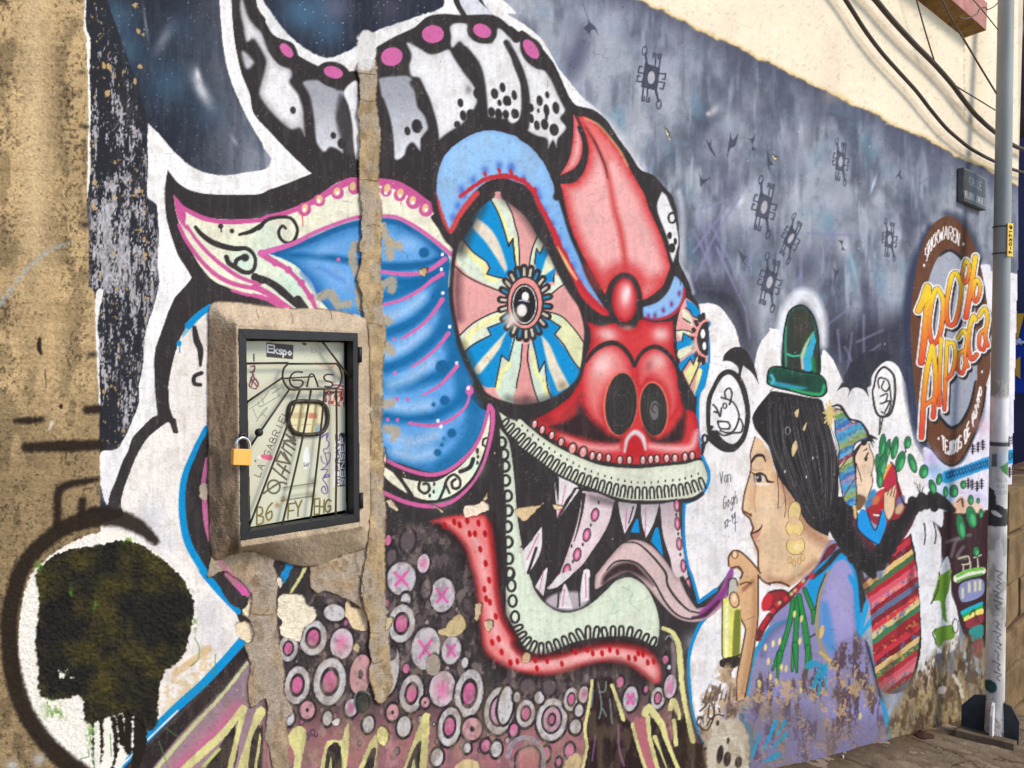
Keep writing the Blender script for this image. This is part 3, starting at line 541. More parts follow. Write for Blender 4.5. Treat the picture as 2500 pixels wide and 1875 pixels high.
S('@23 1790,290 1650,410 1570,560 1527,740 1533,950 1553,1150 1606,1350 1680,1475', [30, 34, 30, 26, 26, 24, 20, 16], (16, 138, 196), rough=1)
F('@21 1810,1440* 1830,1380 1890,1330 1960,1320 2020,1360 2080,1480 2120,1640* 2060,1540 1985,1480* 1965,1560 1950,1700* 1945,1560 1940,1490 1870,1440', K)

# ---- brow
F('@10 1540,1659 1550,1480 1600,1330 1700,1220 1850,1130 2000,1100 2150,1130 2212,1150 @20 100,1180 200,1250 290,1360 350,1470 400,1600 @21 420,30 460,180 530,400 600,560 680,740 760,900 850,1050* 760,1010 650,880 540,680 440,470 360,330 300,170 240,30 @20 160,1570 60,1530 0,1510 @10 2120,1500 2000,1520 1900,1580 1830,1659 @11 1880,20 1790,110 1720,220 1660,350* 1600,290 1560,180 1535,60', LBLU, g=('@s 1180,330 1290,690', (120, 172, 228)), edge=((120, 160, 214), 50, .5), rough=1)
for p in ('@10 1950,1440', '@10 2070,1400', '@10 2170,1410', '@10 1850,1520', '@10 1750,1600', '@20 30,1430', '@20 130,1510', '@20 240,1610', '@21 260,60', '@21 310,170', '@21 370,280', '@21 425,400', '@21 480,520', '@21 545,640', '@21 600,760', '@11 1770,40', '@11 1720,130', '@11 1680,230'):
    G(p, 38, (70, 110, 190), .8, 50)
RB = (196, 50, 58)
S('@10 1740,1659 1860,1570 1960,1510 2100,1485 2212,1500 @20 60,1505 150,1545 230,1640 @21 260,110 320,220 380,340 440,480 540,690 640,850 760,980 840,1050', [30, 36, 40, 40, 44, 50, 54, 60, 60, 60], RB, soft=4, rough=2)
for p in ('@10 1950,1470', '@10 2070,1440', '@10 2170,1450', '@20 30,1465', '@20 140,1520', '@20 230,1600', '@21 300,180', '@21 365,300', '@21 430,420', '@21 490,540', '@21 545,660', '@21 605,780'):
    E(p, 14, 26, RB, -20, soft=3)
S('@10 1530,1640 @11 1545,80 1580,200 1650,345 1720,230 1790,130 1880,25', [30, 36, 40, 44, 50, 50], (206, 72, 72), soft=4, rough=2)
F('@21 380,390 480,600 580,790 700,940 845,1055* 780,1060 660,1000 560,870 460,680', (200, 44, 50), g=('@21 420,520 700,1000', (214, 60, 62)), soft=3); S('@21 420,480 500,630 580,750', [10, 34, 14], (250, 190, 130), soft=6)
S('@21 250,330 360,480 470,700 580,900 680,1010 780,1080 860,1090', [60, 80, 90, 90, 70, 70, 60], K, soft=5)
S('@10 1520,1659 @11 1520,100 1560,250 1620,380 1670,430 1720,400 1800,280', [50, 50, 50, 60, 70, 80, 90], K, soft=5)
S('@20 415,1659 @21 440,20 500,200 560,380 640,560 700,720 780,860 850,960', [70, 70, 76, 80, 80, 80, 80], K, soft=5)
S('@20 300,1300 400,1480 430,1640', [40, 60, 70], K, soft=4)
# ---- forehead, nose
F('@20 555,965* 600,1050 632,1180 622,1320 560,1420 440,1480* 520,1330 550,1150', (246, 190, 182), edge=(RED, 60, .8))
F('@20 590,990* 640,980 730,1030 830,1130 920,1240 1000,1370 1070,1500 1150,1640 @21 1190,150 1270,330 1330,490 1370,640* 1340,760 1250,860 1130,940* 1080,760 980,700 870,760 820,880* 720,700 620,520 540,330 490,150 460,0 @20 440,1550* 560,1540 640,1450 680,1300 665,1180 640,1090', (245, 176, 170), edge=((204, 52, 54), 110, .95))
S('@20 640,1050 720,1180 800,1340 850,1500 880,1659 @21 900,160 935,280 970,450 995,650', [30, 40, 40, 40, 44, 50, 50, 40], (204, 70, 66), soft=14, alpha=.9); S('@20 660,1080 740,1210 820,1400 840,1500', [12, 20, 16, 8], (80, 40, 40), soft=5)
S('@20 700,1090 780,1180 860,1330', 60, (232, 96, 90), soft=18, alpha=.6); S('@20 650,1000 760,1050 860,1160 950,1280 1010,1400', 14, (246, 190, 120), soft=5, alpha=.8)
S('@21 700,650 780,780 840,700 960,640 1080,680 1150,760 1280,760', 110, (206, 54, 56), soft=26, alpha=.55)
S('@20 600,1075 650,1200 640,1350 570,1470 440,1520', [30, 46, 56, 60, 60], K, soft=3)
E('@21 985,930', 150, 240, K, soft=5); E('@21 985,925', 108, 188, (214, 70, 72), soft=4, edge=((160, 24, 34), 50, .9)); G('@21 990,890', 60, (252, 216, 210), .95, 120); G('@21 1010,850', 30, (255, 236, 232), .8, 60)
F('@21 1140,985* 1240,930 1330,840 1380,710* 1440,740 1480,800 1490,880 1450,980 1350,1060 1230,1085 1150,1070', (150, 192, 234), edge=((110, 150, 214), 40, .6))
S('@21 1490,830 1480,920 1430,1010 1340,1070 1230,1090 1150,1075', 26, (190, 50, 60), soft=4)
for p in ('@21 1185,1060', '@21 1240,1055', '@21 1312,1010', '@21 1380,960', '@21 1445,870'): G(p, 22, (60, 80, 170), .9, 34); E(p, 8, 16, (190, 50, 60), soft=3)
S('@21 1110,960 1240,920 1330,830 1390,690 1440,700 1510,800 1520,900 1480,1000 1390,1090 1240,1120 1120,1090', [60, 60, 60, 60, 40, 40, 40, 44, 40], K, soft=4)
S('@21 1450,740 1455,800', 6, K)
F('@21 1300,10* 1340,50 1370,130 1400,200 1425,320 1440,430 1420,520 1395,605* 1370,540 1360,450 1320,330 1270,200 1260,110', CW, soft=4)
E('@21 1385,232', 30, 42, K, ring=18); E('@21 1365,380', 20, 32, K); E('@21 1412,430', 16, 30, K); E('@21 1385,485', 28, 42, K)
# right eye
F('@21 1500,905* 1570,960 1620,1060 1670,1200 1690,1380 1665,1560 1630,1659 @22 1600,60 1580,130* 1520,20 @21 1480,1540 1440,1380 1420,1180 1450,1020', SAL)
F('@21 1500,915* 1590,980 1645,1090 1560,1060 1510,990*', CYN); F('@21 1470,990* 1540,1060 1560,1150* 1480,1080', CRM); F('@21 1425,1190 1550,1190 1470,1260*', CRM); F('@21 1480,1205* 1550,1240 1570,1300 1440,1345 1430,1275 1470,1270*', CYN); F('@21 1440,1350 1570,1300 1560,1340 1450,1420', CRM)
F('@21 1440,1470 1520,1400 1600,1360 1565,1470* 1540,1420 1470,1525', CYN); F('@21 1490,1540* 1590,1420 1605,1500 1535,1650*', YEL); F('@21 1620,1480 1690,1460 1660,1659 @22 1580,130 @21 1600,1600', CYN); F('@21 1610,1500 1640,1520 1600,1659 @22 1570,110', YEL)
for q in ('@21 1420,1180 1500,1180 1560,1200', '@21 1470,1270* 1480,1205* 1550,1240', '@21 1470,1525 1540,1420* 1565,1470* 1600,1370', '@21 1535,1650 1600,1500 1620,1430', '@21 1480,1080 1540,1120', '@21 1500,990* 1540,1020 1560,1060 1640,1090'): S(q, 12, K)
for k in range(9):
    an = math.pi*(.5 + k/8.); oc2 = pts('@21 1650,1250')[0][0]; d_ = np.array([math.cos(an)*.5, math.sin(an)*1.1])
    cv.S(np.array([oc2 + d_*150/TS, oc2 + d_*185/TS]), 34, K)
F('@21 1690,1090 1630,1110 1580,1200 1575,1290 1610,1380 1685,1400', (238, 150, 140)); F('@21 1690,1110 1640,1130 1600,1220 1600,1310 1640,1380 1688,1390', K); E('@21 1645,1210', 18, 40, (250, 245, 236)); E('@21 1658,1312', 16, 34, (250, 245, 236)); G('@21 1570,1320', 40, (236, 218, 190), .8, 60)
# snout
F('@21 670,1110* 780,1145 850,1130 900,1120 1000,1175 1080,1150 1120,1090 1250,1115 1390,1100* 1395,1200 1400,1350 1440,1520 1440,1659 @22 1450,100 1480,220 1560,260 1600,330 1612,500 1612,650 1400,690 1200,715 1000,705 800,680 600,610 400,500 190,340* 300,290 430,210 530,130 610,0 @21 640,1560 660,1400 690,1330 700,1200', (208, 58, 60), edge=((176, 30, 38), 60, .8))
G('@21 840,1215', 110, (250, 196, 188), .95, 75, 15); G('@21 1290,1215', 90, (250, 200, 194), .95, 80); G('@21 1080,1280', 120, (212, 66, 66), .8, 60); G('@21 1010,1160', 60, (240, 150, 140), .7, 30)
F('@21 640,1520 700,1400 800,1318 900,1305 980,1355 1040,1450 1065,1600 @22 1075,50 1020,-20 900,20 830,150 810,280 830,400 720,330 640,200 620,60', (232, 122, 116), soft=4, edge=((196, 40, 46), 90, .9)); G('@21 800,1470', 110, (252, 206, 198), .95, 150, 25)
F('@21 1085,1445 1150,1360 1240,1335 1330,1395 1400,1500 1435,1620 @22 1445,150 1420,260 1350,340 1350,200 1300,60 1200,-10 1120,60 1090,30', (228, 110, 106), soft=4, edge=((192, 36, 44), 80, .9)); G('@21 1270,1440', 90, (248, 190, 182), .9, 90); G('@21 1190,1480', 40, (110, 70, 74), .4, 70, 20)
S('@21 660,1440 720,1360 800,1305 890,1285 970,1325 1030,1400 1068,1480* 1130,1370 1230,1318 1320,1350 1400,1440 1445,1560 @22 1455,60', [30, 40, 42, 40, 36, 30, 34, 40, 36, 36, 40], K, soft=3)
E('@22 950,195', 146, 272, (232, 120, 90), 4, soft=3); E('@22 1232,235', 124, 232, (232, 120, 90), -4, soft=3)
NB = (56, 52, 50)
E('@22 955,195', 134, 264, NB, 4, soft=3); E('@22 1230,240', 114, 224, NB, -4, soft=3)
for r_ in (30, 60, 95): E('@22 960,220', r_, r_*1.7, (76, 72, 70), 4, ring=7, soft=3, alpha=.7)
E('@22 1240,250', 42, 82, (112, 108, 106), soft=3); S('@22 1240,340 1275,300 1270,220 1235,190 1215,240 1240,270', 12, NB)
for r_ in (62, 85): E('@22 1238,250', r_, r_*1.75, (76, 72, 70), ring=7, soft=3, alpha=.7)
F('@22 615,190 680,300 790,400 850,450 940,480 1000,480 930,525 800,525 650,495 450,430 350,380 480,340 570,270', (50, 40, 40), soft=16, rough=3, alpha=.95)
F('@22 1150,400 1250,490 1370,430 1470,290 1500,230 1490,400 1470,500 1350,530 1220,510', (50, 40, 40), soft=14, rough=3, alpha=.95)
G('@22 330,330', 90, (120, 40, 44), .6, 50); S('@22 620,120 560,210 480,290', 50, (120, 40, 40), soft=16, alpha=.5)
S('@22 460,470 620,540 800,570 960,560', [20, 50, 60, 40], (240, 168, 162), soft=14, alpha=.85); S('@22 1200,550 1350,570 1540,560 1590,440', [40, 60, 60, 40], (246, 190, 184), soft=14, alpha=.85)
F('@22 985,640 1000,520 1050,470 1100,480 1150,580 1150,640', (190, 40, 44), soft=6); S('@22 985,600 1000,500 1045,442 1090,435 1140,485 1162,580', [16, 34, 40, 40, 34, 16], (222, 206, 204), soft=5)
S('@22 960,560 975,480 1030,410', 30, (196, 50, 52), soft=10)
S('@22 140,330 200,375 300,460 450,560 600,630 800,690 1000,716 1200,716 1400,700 1625,660', [40, 40, 36, 34, 30, 30, 28, 30, 30], K, soft=2)
for i, tk in enumerate('225,365 290,412 370,460 450,515 545,570 635,600 712,632 772,640 848,650 945,668 1025,668 1140,668 1205,662 1258,658 1340,652 1410,652 1495,640 1555,630'.split()):
    r1 = 24 if i not in (4, 5) else 32
    E('@22 ' + tk, r1+9, r1*1.75, K, 12 if i < 8 else 0); E('@22 ' + tk, r1-6, r1*1.3, (238, 160, 152), 12 if i < 8 else 0)
    x, y = map(float, tk.split(',')); E('@22 %f,%f' % (x, y-16), 7, 11, (252, 240, 232))
# gums
F('@12 2070,262* 2140,310 2212,335 @22 100,320 180,390 300,485 450,575 600,645 750,703 900,728 1100,738 1300,720 1500,700 1625,672 1672,760 1682,830 1640,930 1560,980 1400,1000 1200,1010 1000,1000 850,960 700,900 560,850 400,770 250,660 100,550 0,470 @12 2110,380', (228, 230, 204), edge=((196, 200, 168), 40, .6))
G('@22 1100,800', 200, (210, 212, 190), .4, 40)
GP, _ = pts('@22 -40,350 40,420 150,520 300,640 450,735 600,815 750,872 900,915 1050,942 1200,945 1350,930 1500,912 1650,860')
Q = spline(GP, [False]*len(GP), False, 2); seg = np.hypot(*np.diff(Q, axis=0).T); L = np.concatenate([[0], np.cumsum(seg)])
def arches(Q, L, n, wid, hei, wd, flip=1, dot=True):
    for s_ in np.linspace(4, L[-1]-4, n):
        p = np.array([np.interp(s_, L, Q[:, 0]), np.interp(s_, L, Q[:, 1])]); q = np.array([np.interp(s_+2, L, Q[:, 0]), np.interp(s_+2, L, Q[:, 1])])
        tg = (q-p)/(np.hypot(*(q-p))+1e-6); nn = np.array([tg[1], -tg[0]])*flip
        k = wid/TS/2; h = hei/TS
        cv.S(np.array([p - tg*k - nn*h*.5, p - tg*k*1.05 + nn*h*.2, p - tg*k*.6 + nn*h*.5, p + tg*k*.6 + nn*h*.5, p + tg*k*1.05 + nn*h*.2, p + tg*k - nn*h*.5]), wd, K, rough=.2)
        if dot: cv.E('@s %f,%f' % tuple(p + nn*h*.95), 7, 12, K, soft=1.5)
arches(Q, L, 31, 34, 92, 18)
S('@22 0,490 100,570 250,680 400,790 560,870 700,920 850,980 1000,1020 1200,1030 1400,1020 1560,1000 1640,950', 36, K, soft=3)
S('@12 2060,310 2110,430 2212,520', 40, K, soft=3)
F('@12 2075,400* 2130,470 @22 10,520 40,700 60,900 80,1150 120,1400 180,1640 @23 200,80 220,150 300,260 400,330 500,350 620,320 720,260 830,160 900,90 960,60 1030,50 1100,80 1170,140 1230,250 1270,380 1278,500 1250,630 1190,610* 1100,565 950,545 750,560 550,600 400,665 300,705 170,665 100,570 40,460 0,390 @13 2130,380 2120,0 @12 2110,1300 2100,1000 2090,700 2080,500', (222, 230, 204), edge=((186, 196, 172), 50, .6))
for p in ('@23 1000,180', '@23 880,300'): G(p, 110, (206, 216, 186), .6)
S('@23 850,210 900,280 870,360 940,330', 6, (120, 170, 160), alpha=.6); S('@23 960,130 1050,180 1030,260 1110,330', 6, (120, 170, 160), alpha=.6)
for tk in '2090,520 2110,620 2120,720 2125,840 2140,970 2145,1095 2140,1230 2145,1360 2150,1500 2155,1620'.split(): E('@12 ' + tk, 36, 44, K, ring=24); x, y = map(float, tk.split(',')); S('@12 %f,%f %f,%f' % (x-30, y-20, x-30, y+90), 36, K)
for tk in '20,20 30,120 40,250 60,385'.split(): E('@23 ' + tk, 34, 48, K, ring=22)
GP, _ = pts('@23 70,470 120,560 190,625 270,655 340,650 400,630 475,600 550,570 635,520 720,515 800,525 860,515 920,515 980,515 1045,525 1115,555 1170,580 1235,610')
Q = spline(GP, [False]*len(GP), False, 2); L = np.concatenate([[0], np.cumsum(np.hypot(*np.diff(Q, axis=0).T))])
arches(Q, L, 19, 38, 98, 21, 1, False)
# lower red gum
F('@12 1480,1185* 1600,1150 1800,1125 1950,1130* 2010,1250 2030,1400 2050,1600 @13 2060,100 2090,300 2140,450 2212,560 @23 60,620 130,680 250,720 420,700 600,650 800,610 1000,610 1150,640 1250,710 1290,830 1290,920 1230,950 1150,900 1050,820 950,780 800,770 650,800 500,850 350,880 200,870 60,840 0,820 @13 2100,800 2000,740 1930,650 1910,500 1880,200 1850,50 @12 1830,1600 1790,1450 1720,1330 1600,1230', (232, 128, 124), soft=8, edge=((190, 30, 34), 60, .8))
S('@12 1800,1270 1900,1400 1930,1560 @13 1960,100 2000,350 2060,560 2160,680 @23 80,780 250,790 450,770 650,720 850,690 1000,710 1150,770 1230,850', [30, 40, 40, 40, 60, 60, 50, 50, 60, 70, 60, 60, 60], (248, 190, 184), soft=18, alpha=.8)
S('@12 1980,1200 2010,1400 2040,1600 @13 2050,150 2100,380 2190,560 @23 60,640 180,720 400,710 600,660 800,620 1000,625 1180,680', 40, (180, 26, 30), soft=14, alpha=.8)
for q, wd, al in (('@12 1560,1230 1680,1330 1760,1430 1800,1580 @13 1830,50 1860,300 1890,560 1930,690 2050,800 @23 60,880 250,905 450,885 650,820 850,785 980,800 1080,860 1180,940', 70, .75), ('@12 2020,1150 2050,1350 2070,1600 @13 2085,150 2120,380 2212,560 @23 70,620 200,715 400,690 600,640 800,600 1000,600 1180,650 1280,740', 44, .8)):
    S(q, wd, (44, 30, 32), soft=22, alpha=al)
for tk in '1610,1220 1690,1190 1735,1215 1800,1180 1895,1200 1820,1290 1865,1290 1950,1290 1910,1420 1955,1540'.split(): E('@12 ' + tk, 18, 30, (176, 18, 22), -10, soft=3)
for tk in '1985,75 1945,150 1990,260 1960,230 2040,380 2065,570 2010,600 2090,680 2165,770'.split(): E('@13 ' + tk, 18, 30, (190, 30, 34), -10, soft=3)
for tk in '230,750 330,755 245,820 455,780 570,680 670,660 715,690 795,690 925,680 1100,690 1020,730 1075,735 1140,700 1180,770 1230,760 860,660 20,770 80,760'.split(): E('@23 ' + tk, 16, 28, (186, 24, 30), -8, soft=3)
# teeth
TW = (238, 228, 226); TK = (226, 190, 194)
F('@22 390,790* 440,815 520,850 595,890* 500,990 415,1160*', TW); S('@22 488,880 455,1040 425,1130', 10, (214, 130, 160)); F('@22 385,785* 430,820 425,1050*', K); F('@22 410,1160* 440,1090 460,1080*', (190, 70, 120)); F('@22 560,900* 600,900 460,1100*', K); F('@22 580,910* 600,920 440,1140* 480,1080', TW)
F('@22 630,930* 750,945 900,1010* 870,1150 800,1300 700,1450 620,1560 500,1659 @23 350,150* 330,140 @22 420,1659 470,1540 520,1400 570,1250 605,1100', (236, 214, 214), edge=((214, 176, 180), 40, .5)); S('@22 640,960 625,1100 590,1250 560,1350', [36, 24, 16, 8], K); S('@22 900,1030 860,1200 770,1370 680,1500', 18, K)
F('@22 680,950 850,980 900,1010 880,1060 700,1020', (90, 80, 82), soft=16, alpha=.7)
for tk in '735,1130 665,1300 585,1465 497,1600'.split(): E('@22 ' + tk, 36, 62, K, 12); E('@22 ' + tk, 26, 48, (206, 96, 146), 12); E('@22 ' + tk, 14, 30, (236, 160, 170), 12)
E('@22 765,1025 700,1215 632,1380 548,1525 470,1620 537,1395', 9, 16, K); E('@23 437,60', 24, 40, (214, 90, 150))
F('@22 930,1020* 1090,1040* 1060,1150 985,1290* 950,1150', TW, g=('@22 1000,1250 1000,1030', (170, 160, 162))); S('@22 1000,1070 992,1250', 9, (206, 110, 150)); S('@22 1060,1060 1020,1200', 12, K)
F('@22 1120,1040* 1275,1040* 1230,1200 1165,1325* 1130,1180', TW, g=('@22 1160,1250 1170,1030', (170, 160, 162))); S('@22 1163,1060 1158,1290', 9, (206, 110, 150))
F('@22 1285,1040* 1440,1010* 1450,1200 1475,1400 1510,1600 @23 1535,150 1570,240* 1500,150 1400,20 @22 1370,1500 1310,1300', (232, 210, 208), g=('@22 1380,1300 1360,1020', (178, 160, 164)))
for tk in '@22_1425,1050 @22_1430,1205 @22_1445,1375 @22_1480,1560 @23_1520,110'.split('@')[1:]: tk = '@' + tk.replace('_', ' ').strip(); E(tk, 26, 58, K, -4); E(tk, 18, 46, (206, 104, 140), -4); E(tk, 8, 26, (236, 176, 180), -4)
E('@22 1420,1130 1437,1290 1455,1465', 9, 16, K)
F('@22 1035,1275* 1090,1160 1112,1282*', CYN); F('@22 1208,1350* 1262,1235 1312,1485*', CYN)
F('@22 120,1440* 180,1370 285,1230* 275,1440 160,1650*', TW); S('@22 260,1290 160,1510', 9, (206, 110, 150)); S('@22 240,1410 170,1620', 24, K); S('@22 110,1400 200,1340', 16, K)
F('@23 230,130* 330,-30 300,205*', TW); S('@23 300,0 265,160', 8, (206, 110, 150)); F('@23 345,150* 430,30 560,0 420,130', TW)
F('@23 320,250 400,190 560,170 700,200 640,290 520,330 400,310', (190, 176, 180), soft=8)
F('@23 430,310* 480,105 545,315*', TW); S('@23 478,150 462,290', 9, (206, 110, 150)); F('@23 600,270* 640,-10 690,-10 690,240*', TW); S('@23 655,20 660,220', 9, (206, 110, 150)); S('@23 600,120 605,290', 16, K); S('@23 430,170 420,300', 16, K); S('@23 700,60 700,230', 30, K, soft=5)
# tongue
F('@22 740,1640* 850,1500 950,1390 1030,1345 1130,1350 1220,1400 1330,1520 1420,1659 @23 1450,50 1530,200 1590,300 1680,290 1780,180 1870,0* 1900,0* 1890,110 1830,260 1740,360 1640,415 1520,425 1400,375 1280,255 1180,130 1100,50 1000,5 850,80 740,150', (220, 190, 184), soft=2, edge=((150, 120, 120), 40, .6))
F('@22 800,1659 880,1570 970,1530 1070,1540 1170,1640 @23 1230,120 1150,60 1010,5 900,40 800,110', (60, 44, 44), soft=12)
for q, wd in (('@22 960,1370 1030,1360 1110,1380 1220,1480 1330,1620 @23 1350,120 1430,240 1530,330 1620,350', [8, 16, 20, 22, 22, 20, 14]), ('@22 830,1600 900,1530 1000,1515 1100,1545 1190,1640 @23 1240,100 1330,260 1420,360 1520,400 1620,390', [10, 16, 18, 18, 18, 18, 16, 14])): S(q, wd, K)
S('@23 1640,360 1740,280 1830,160 1885,10', [60, 80, 60, 40], (142, 62, 128), soft=8); S('@23 1560,390 1660,370 1780,250', [20, 36, 20], (70, 36, 60), soft=6)
S('@23 1470,60 1550,220 1600,300', [40, 50, 30], K, soft=4)

# ---- field of rings on the chest
m_, w_, _ = cv.mask('@12 1110,1200* 1500,1250 1700,1400 1830,1659 @13 1900,600 2212,830 @23 200,900 500,860 900,800 1200,960 1350,600 1450,700 1500,1200 1600,1500 1700,1700* @03 1100,1700* 1500,1250 1800,980 2080,740', 30)
a, b, c, d = w_; xx, yy = X[c:d, a:b], Y[c:d, a:b]
lo = sstep(1660, 1830, yy + (xx-1000)*.02)
cv.put(m_*lo*.9, w_, (186, 118, 122)); cv.put(m_*sstep(.5, .62, fbm(xx, yy, 28, 40, 101, 3))*.6*lo, w_, (136, 96, 104)); cv.put(m_*sstep(.55, .66, fbm(xx, yy, 18, 30, 111, 3))*.5*(1-lo), w_, (120, 100, 104))
RW = (208, 203, 200)
def rings(tile, lst):
    for tk in lst.split():
        v = tk.split(','); x, y, rx, ry = map(float, v[:4]); k = v[4]; p = '@%s %f,%f' % (tile, x, y)
        E(p, rx+21, ry+27, (46, 39, 40), 8, soft=2, rough=1)
        if k in 'rRx': E(p, rx, ry, RW, 8, rough=1.2, edge=((176, 168, 170), 20, .5))
        if k == 'r': E(p, rx*.62, ry*.64, (48, 40, 42), 8); E(p, rx*.42, ry*.45, (204, 104, 144), 8)
        if k == 'R': E(p, rx*.7, ry*.7, (48, 40, 42), 8); E(p, rx*.56, ry*.58, (196, 150, 164), 8); E(p, rx*.3, ry*.34, (48, 40, 42), 8); E(p, rx*.17, ry*.2, (204, 104, 144), 8)
        if k == 'x': G(p, rx*.8, (176, 158, 172), .8, ry*.8); S('@%s %f,%f %f,%f' % (tile, x-rx*.45, y-ry*.35, x+rx*.4, y+ry*.4), 26, (224, 100, 164)); S('@%s %f,%f %f,%f' % (tile, x+rx*.4, y-ry*.4, x-rx*.42, y+ry*.4), 26, (224, 100, 164))
        if k == 's': E(p, rx, ry, (206, 150, 152), 8); E(p, rx*.25, ry*.25, (48, 40, 42))
        if k == 'w': E(p, rx, ry, RW, 8)
        if k == 'p': E(p, rx, ry, (212, 112, 150), 8)
        if k == 'P': E(p, rx, ry, RW, 8); G(p, rx*.8, (222, 110, 156), .9, ry*.8)
        if k == 'g': E(p, rx, ry, (96, 84, 86), 8, soft=6)
for k in range(90):
    rr = np.random.RandomState(900+k); x, y = rr.uniform(250, 2150), rr.uniform(250, 1550)
    if (y < 900 and 850 < x < 1120) or (x > 1750 and y < 950): continue
    r_ = rr.uniform(8, 22); p_ = '@13 %f,%f' % (x, y)
    E(p_, r_+9, r_*1.5+11, (46, 39, 40), 8, soft=2, alpha=.8); E(p_, r_, r_*1.5, [(200, 194, 192), (190, 110, 140), (150, 130, 134)][k % 3], 8, alpha=.8)
rings('12', '1130,1345,26,45,p 1160,1490,40,70,g 1300,1350,60,90,g 1430,1540,50,80,P')
rings('13', '1245,60,120,140,x 1280,240,40,55,w 1590,200,105,145,x 1450,150,40,80,g 500,560,112,150,r 290,650,80,110,r 740,610,95,130,P 1245,440,112,160,r 1450,650,120,180,x 1665,665,80,120,x 680,350,90,70,w 365,960,105,160,r 640,930,135,200,r 900,870,90,170,s 1160,840,60,200,w 1330,1030,98,160,r 1590,990,108,150,P 1815,1030,118,205,r 2070,1175,125,200,R 1650,1310,95,165,r 1840,1330,82,95,s 1265,1310,56,86,w 450,1170,62,76,s 620,1240,38,60,w 820,1150,52,74,P 965,1290,46,70,w 1170,1190,50,70,s 1545,1570,50,74,w 1780,770,28,44,w 1800,1490,28,40,w 1955,1470,36,52,p 2045,1500,44,66,w 1445,1105,34,44,s 1285,820,26,40,p 1160,690,26,40,g 2200,1350,30,60,p 300,1240,40,60,w')
rings('23', '-20,1130,60,160,w 150,1200,78,115,r 370,1250,128,180,R 535,1080,62,100,r 640,1040,42,70,P 265,1065,40,52,w 600,1175,34,50,w 945,935,30,44,p 1035,1075,60,104,x 1265,1070,58,92,r 1370,970,50,100,P 1330,745,22,36,p 1165,995,16,28,p 1360,810,14,20,w 170,970,62,62,g 350,980,52,66,g 570,1310,46,60,w 430,1610,20,34,p 320,1540,34,58,p 520,1510,34,58,p 50,1340,34,54,p 75,1060,26,42,w')
F('@23 90,1530* 200,1490 260,1540 240,1700* 100,1700*', (196, 116, 122)); S('@23 0,1560 40,1450 140,1400 240,1440 300,1540 290,1700', 40, (160, 150, 154)); S('@23 60,1700 70,1540 180,1470 270,1530 260,1700', 18, K)
E('@13 910,1100', 70, 100, (34, 40, 40), soft=3); S('@13 860,1180 850,1060 900,1000 980,1040', 12, (150, 150, 145), alpha=.7)
m_, w_, _ = cv.mask('@12 1110,1200* 1500,1250 1700,1400 1830,1659 @13 1900,600 2212,830 @23 200,900 500,860 900,800 1200,960 1350,600 1450,700 1500,1200 1600,1500 1700,1700* @03 1100,1700* 1500,1250 1800,980 2080,740', 20)
a, b, c, d = w_; xx, yy = X[c:d, a:b], Y[c:d, a:b]
cv.put(m_*sstep(.50, .66, fbm(xx, yy, 12, 16, 1101, 4))*.34, w_, (96, 80, 78)); cv.put(m_*sstep(.56, .7, fbm(xx, yy, 16, 26, 1111, 4))*.4, w_, (190, 168, 150))
# flames along the bottom
YG = (226, 218, 142); BK = (50, 42, 40)
F('@03 1100,1720* 1500,1400 1900,1000 2080,760 2150,800 2212,1100 2212,1720*', (168, 140, 150), alpha=.75, soft=20); S('@03 1500,1659 1800,1380 2000,1150', 110, (206, 106, 140), soft=24, alpha=.75)
F('@03 1060,1720* 1250,1480 1520,1220 1730,1000 1900,810 2060,640 2100,700 1950,900 1700,1180 1500,1400 1240,1720*', BK, soft=5)
S('@03 1300,1690 1600,1340 1860,1060 2090,770', [36, 34, 30, 26], (206, 206, 150), rough=1.5)
F('@03 1700,1720* 1900,1400 1970,1280 2010,1500 1960,1720*', BK, soft=4); F('@03 2000,1720* 2100,1560 2212,1300 2212,1720*', BK, soft=5)
S('@03 1520,1700 1720,1520 1900,1350 2050,1150', [60, 70, 60, 50], YG, rough=1.5); S('@03 2060,1160 2000,1400 1930,1720', [50, 40, 50], YG, rough=1.5); S('@03 2190,1180 2100,1450 2020,1720', [60, 60, 70], YG, rough=1.5); S('@03 1850,1500 1720,1640', 26, (196, 206, 120)); S('@03 2120,1540 2080,1690', 30, (190, 200, 130))
F('@13 290,1400 350,1310 430,1330 440,1420 400,1600 385,1740* 330,1740* 340,1550', YG, rough=2)
F('@13 0,1210 60,1140 100,1190 50,1300 60,1420 10,1740* -80,1740*', YG, rough=2); F('@13 -20,1420 40,1290 50,1340 10,1600 -10,1720 -50,1700', BK)
F('@13 540,1740* 610,1450 660,1420 740,1420 770,1320 800,1280 800,1500 770,1740*', YG, rough=2); F('@13 585,1740* 620,1500 690,1440 730,1480 745,1740*', BK, rough=1.5); F('@13 620,1740* 650,1560 660,1740*', (200, 200, 130))
F('@13 870,1700* 960,1480 1025,1370* 1045,1480 1000,1740* 870,1740*', YG, rough=2); F('@13 900,1740* 990,1500 1030,1490 1000,1740*', BK, rough=1)
F('@13 1230,1740* 1330,1480 1400,1280 1440,1195 1485,1205* 1480,1350 1450,1740*', YG, rough=2); F('@13 1255,1740* 1350,1500 1410,1430 1405,1550 1390,1740*', BK, rough=1); F('@13 1310,1740* 1350,1580 1370,1740*', (200, 206, 140))
F('@13 1640,1740* 1700,1640 1800,1580 1890,1620 1900,1740*', (216, 190, 140), rough=4)
F('@23 700,930 900,920 960,1200 1040,1280 1180,1720* 640,1720* 660,1300', (46, 32, 30), soft=5)
F('@23 1380,1440* 1500,1200 1560,1420 1700,1500 1720,1740* 1440,1740* 1350,1300', (52, 38, 30), soft=6, rough=3)
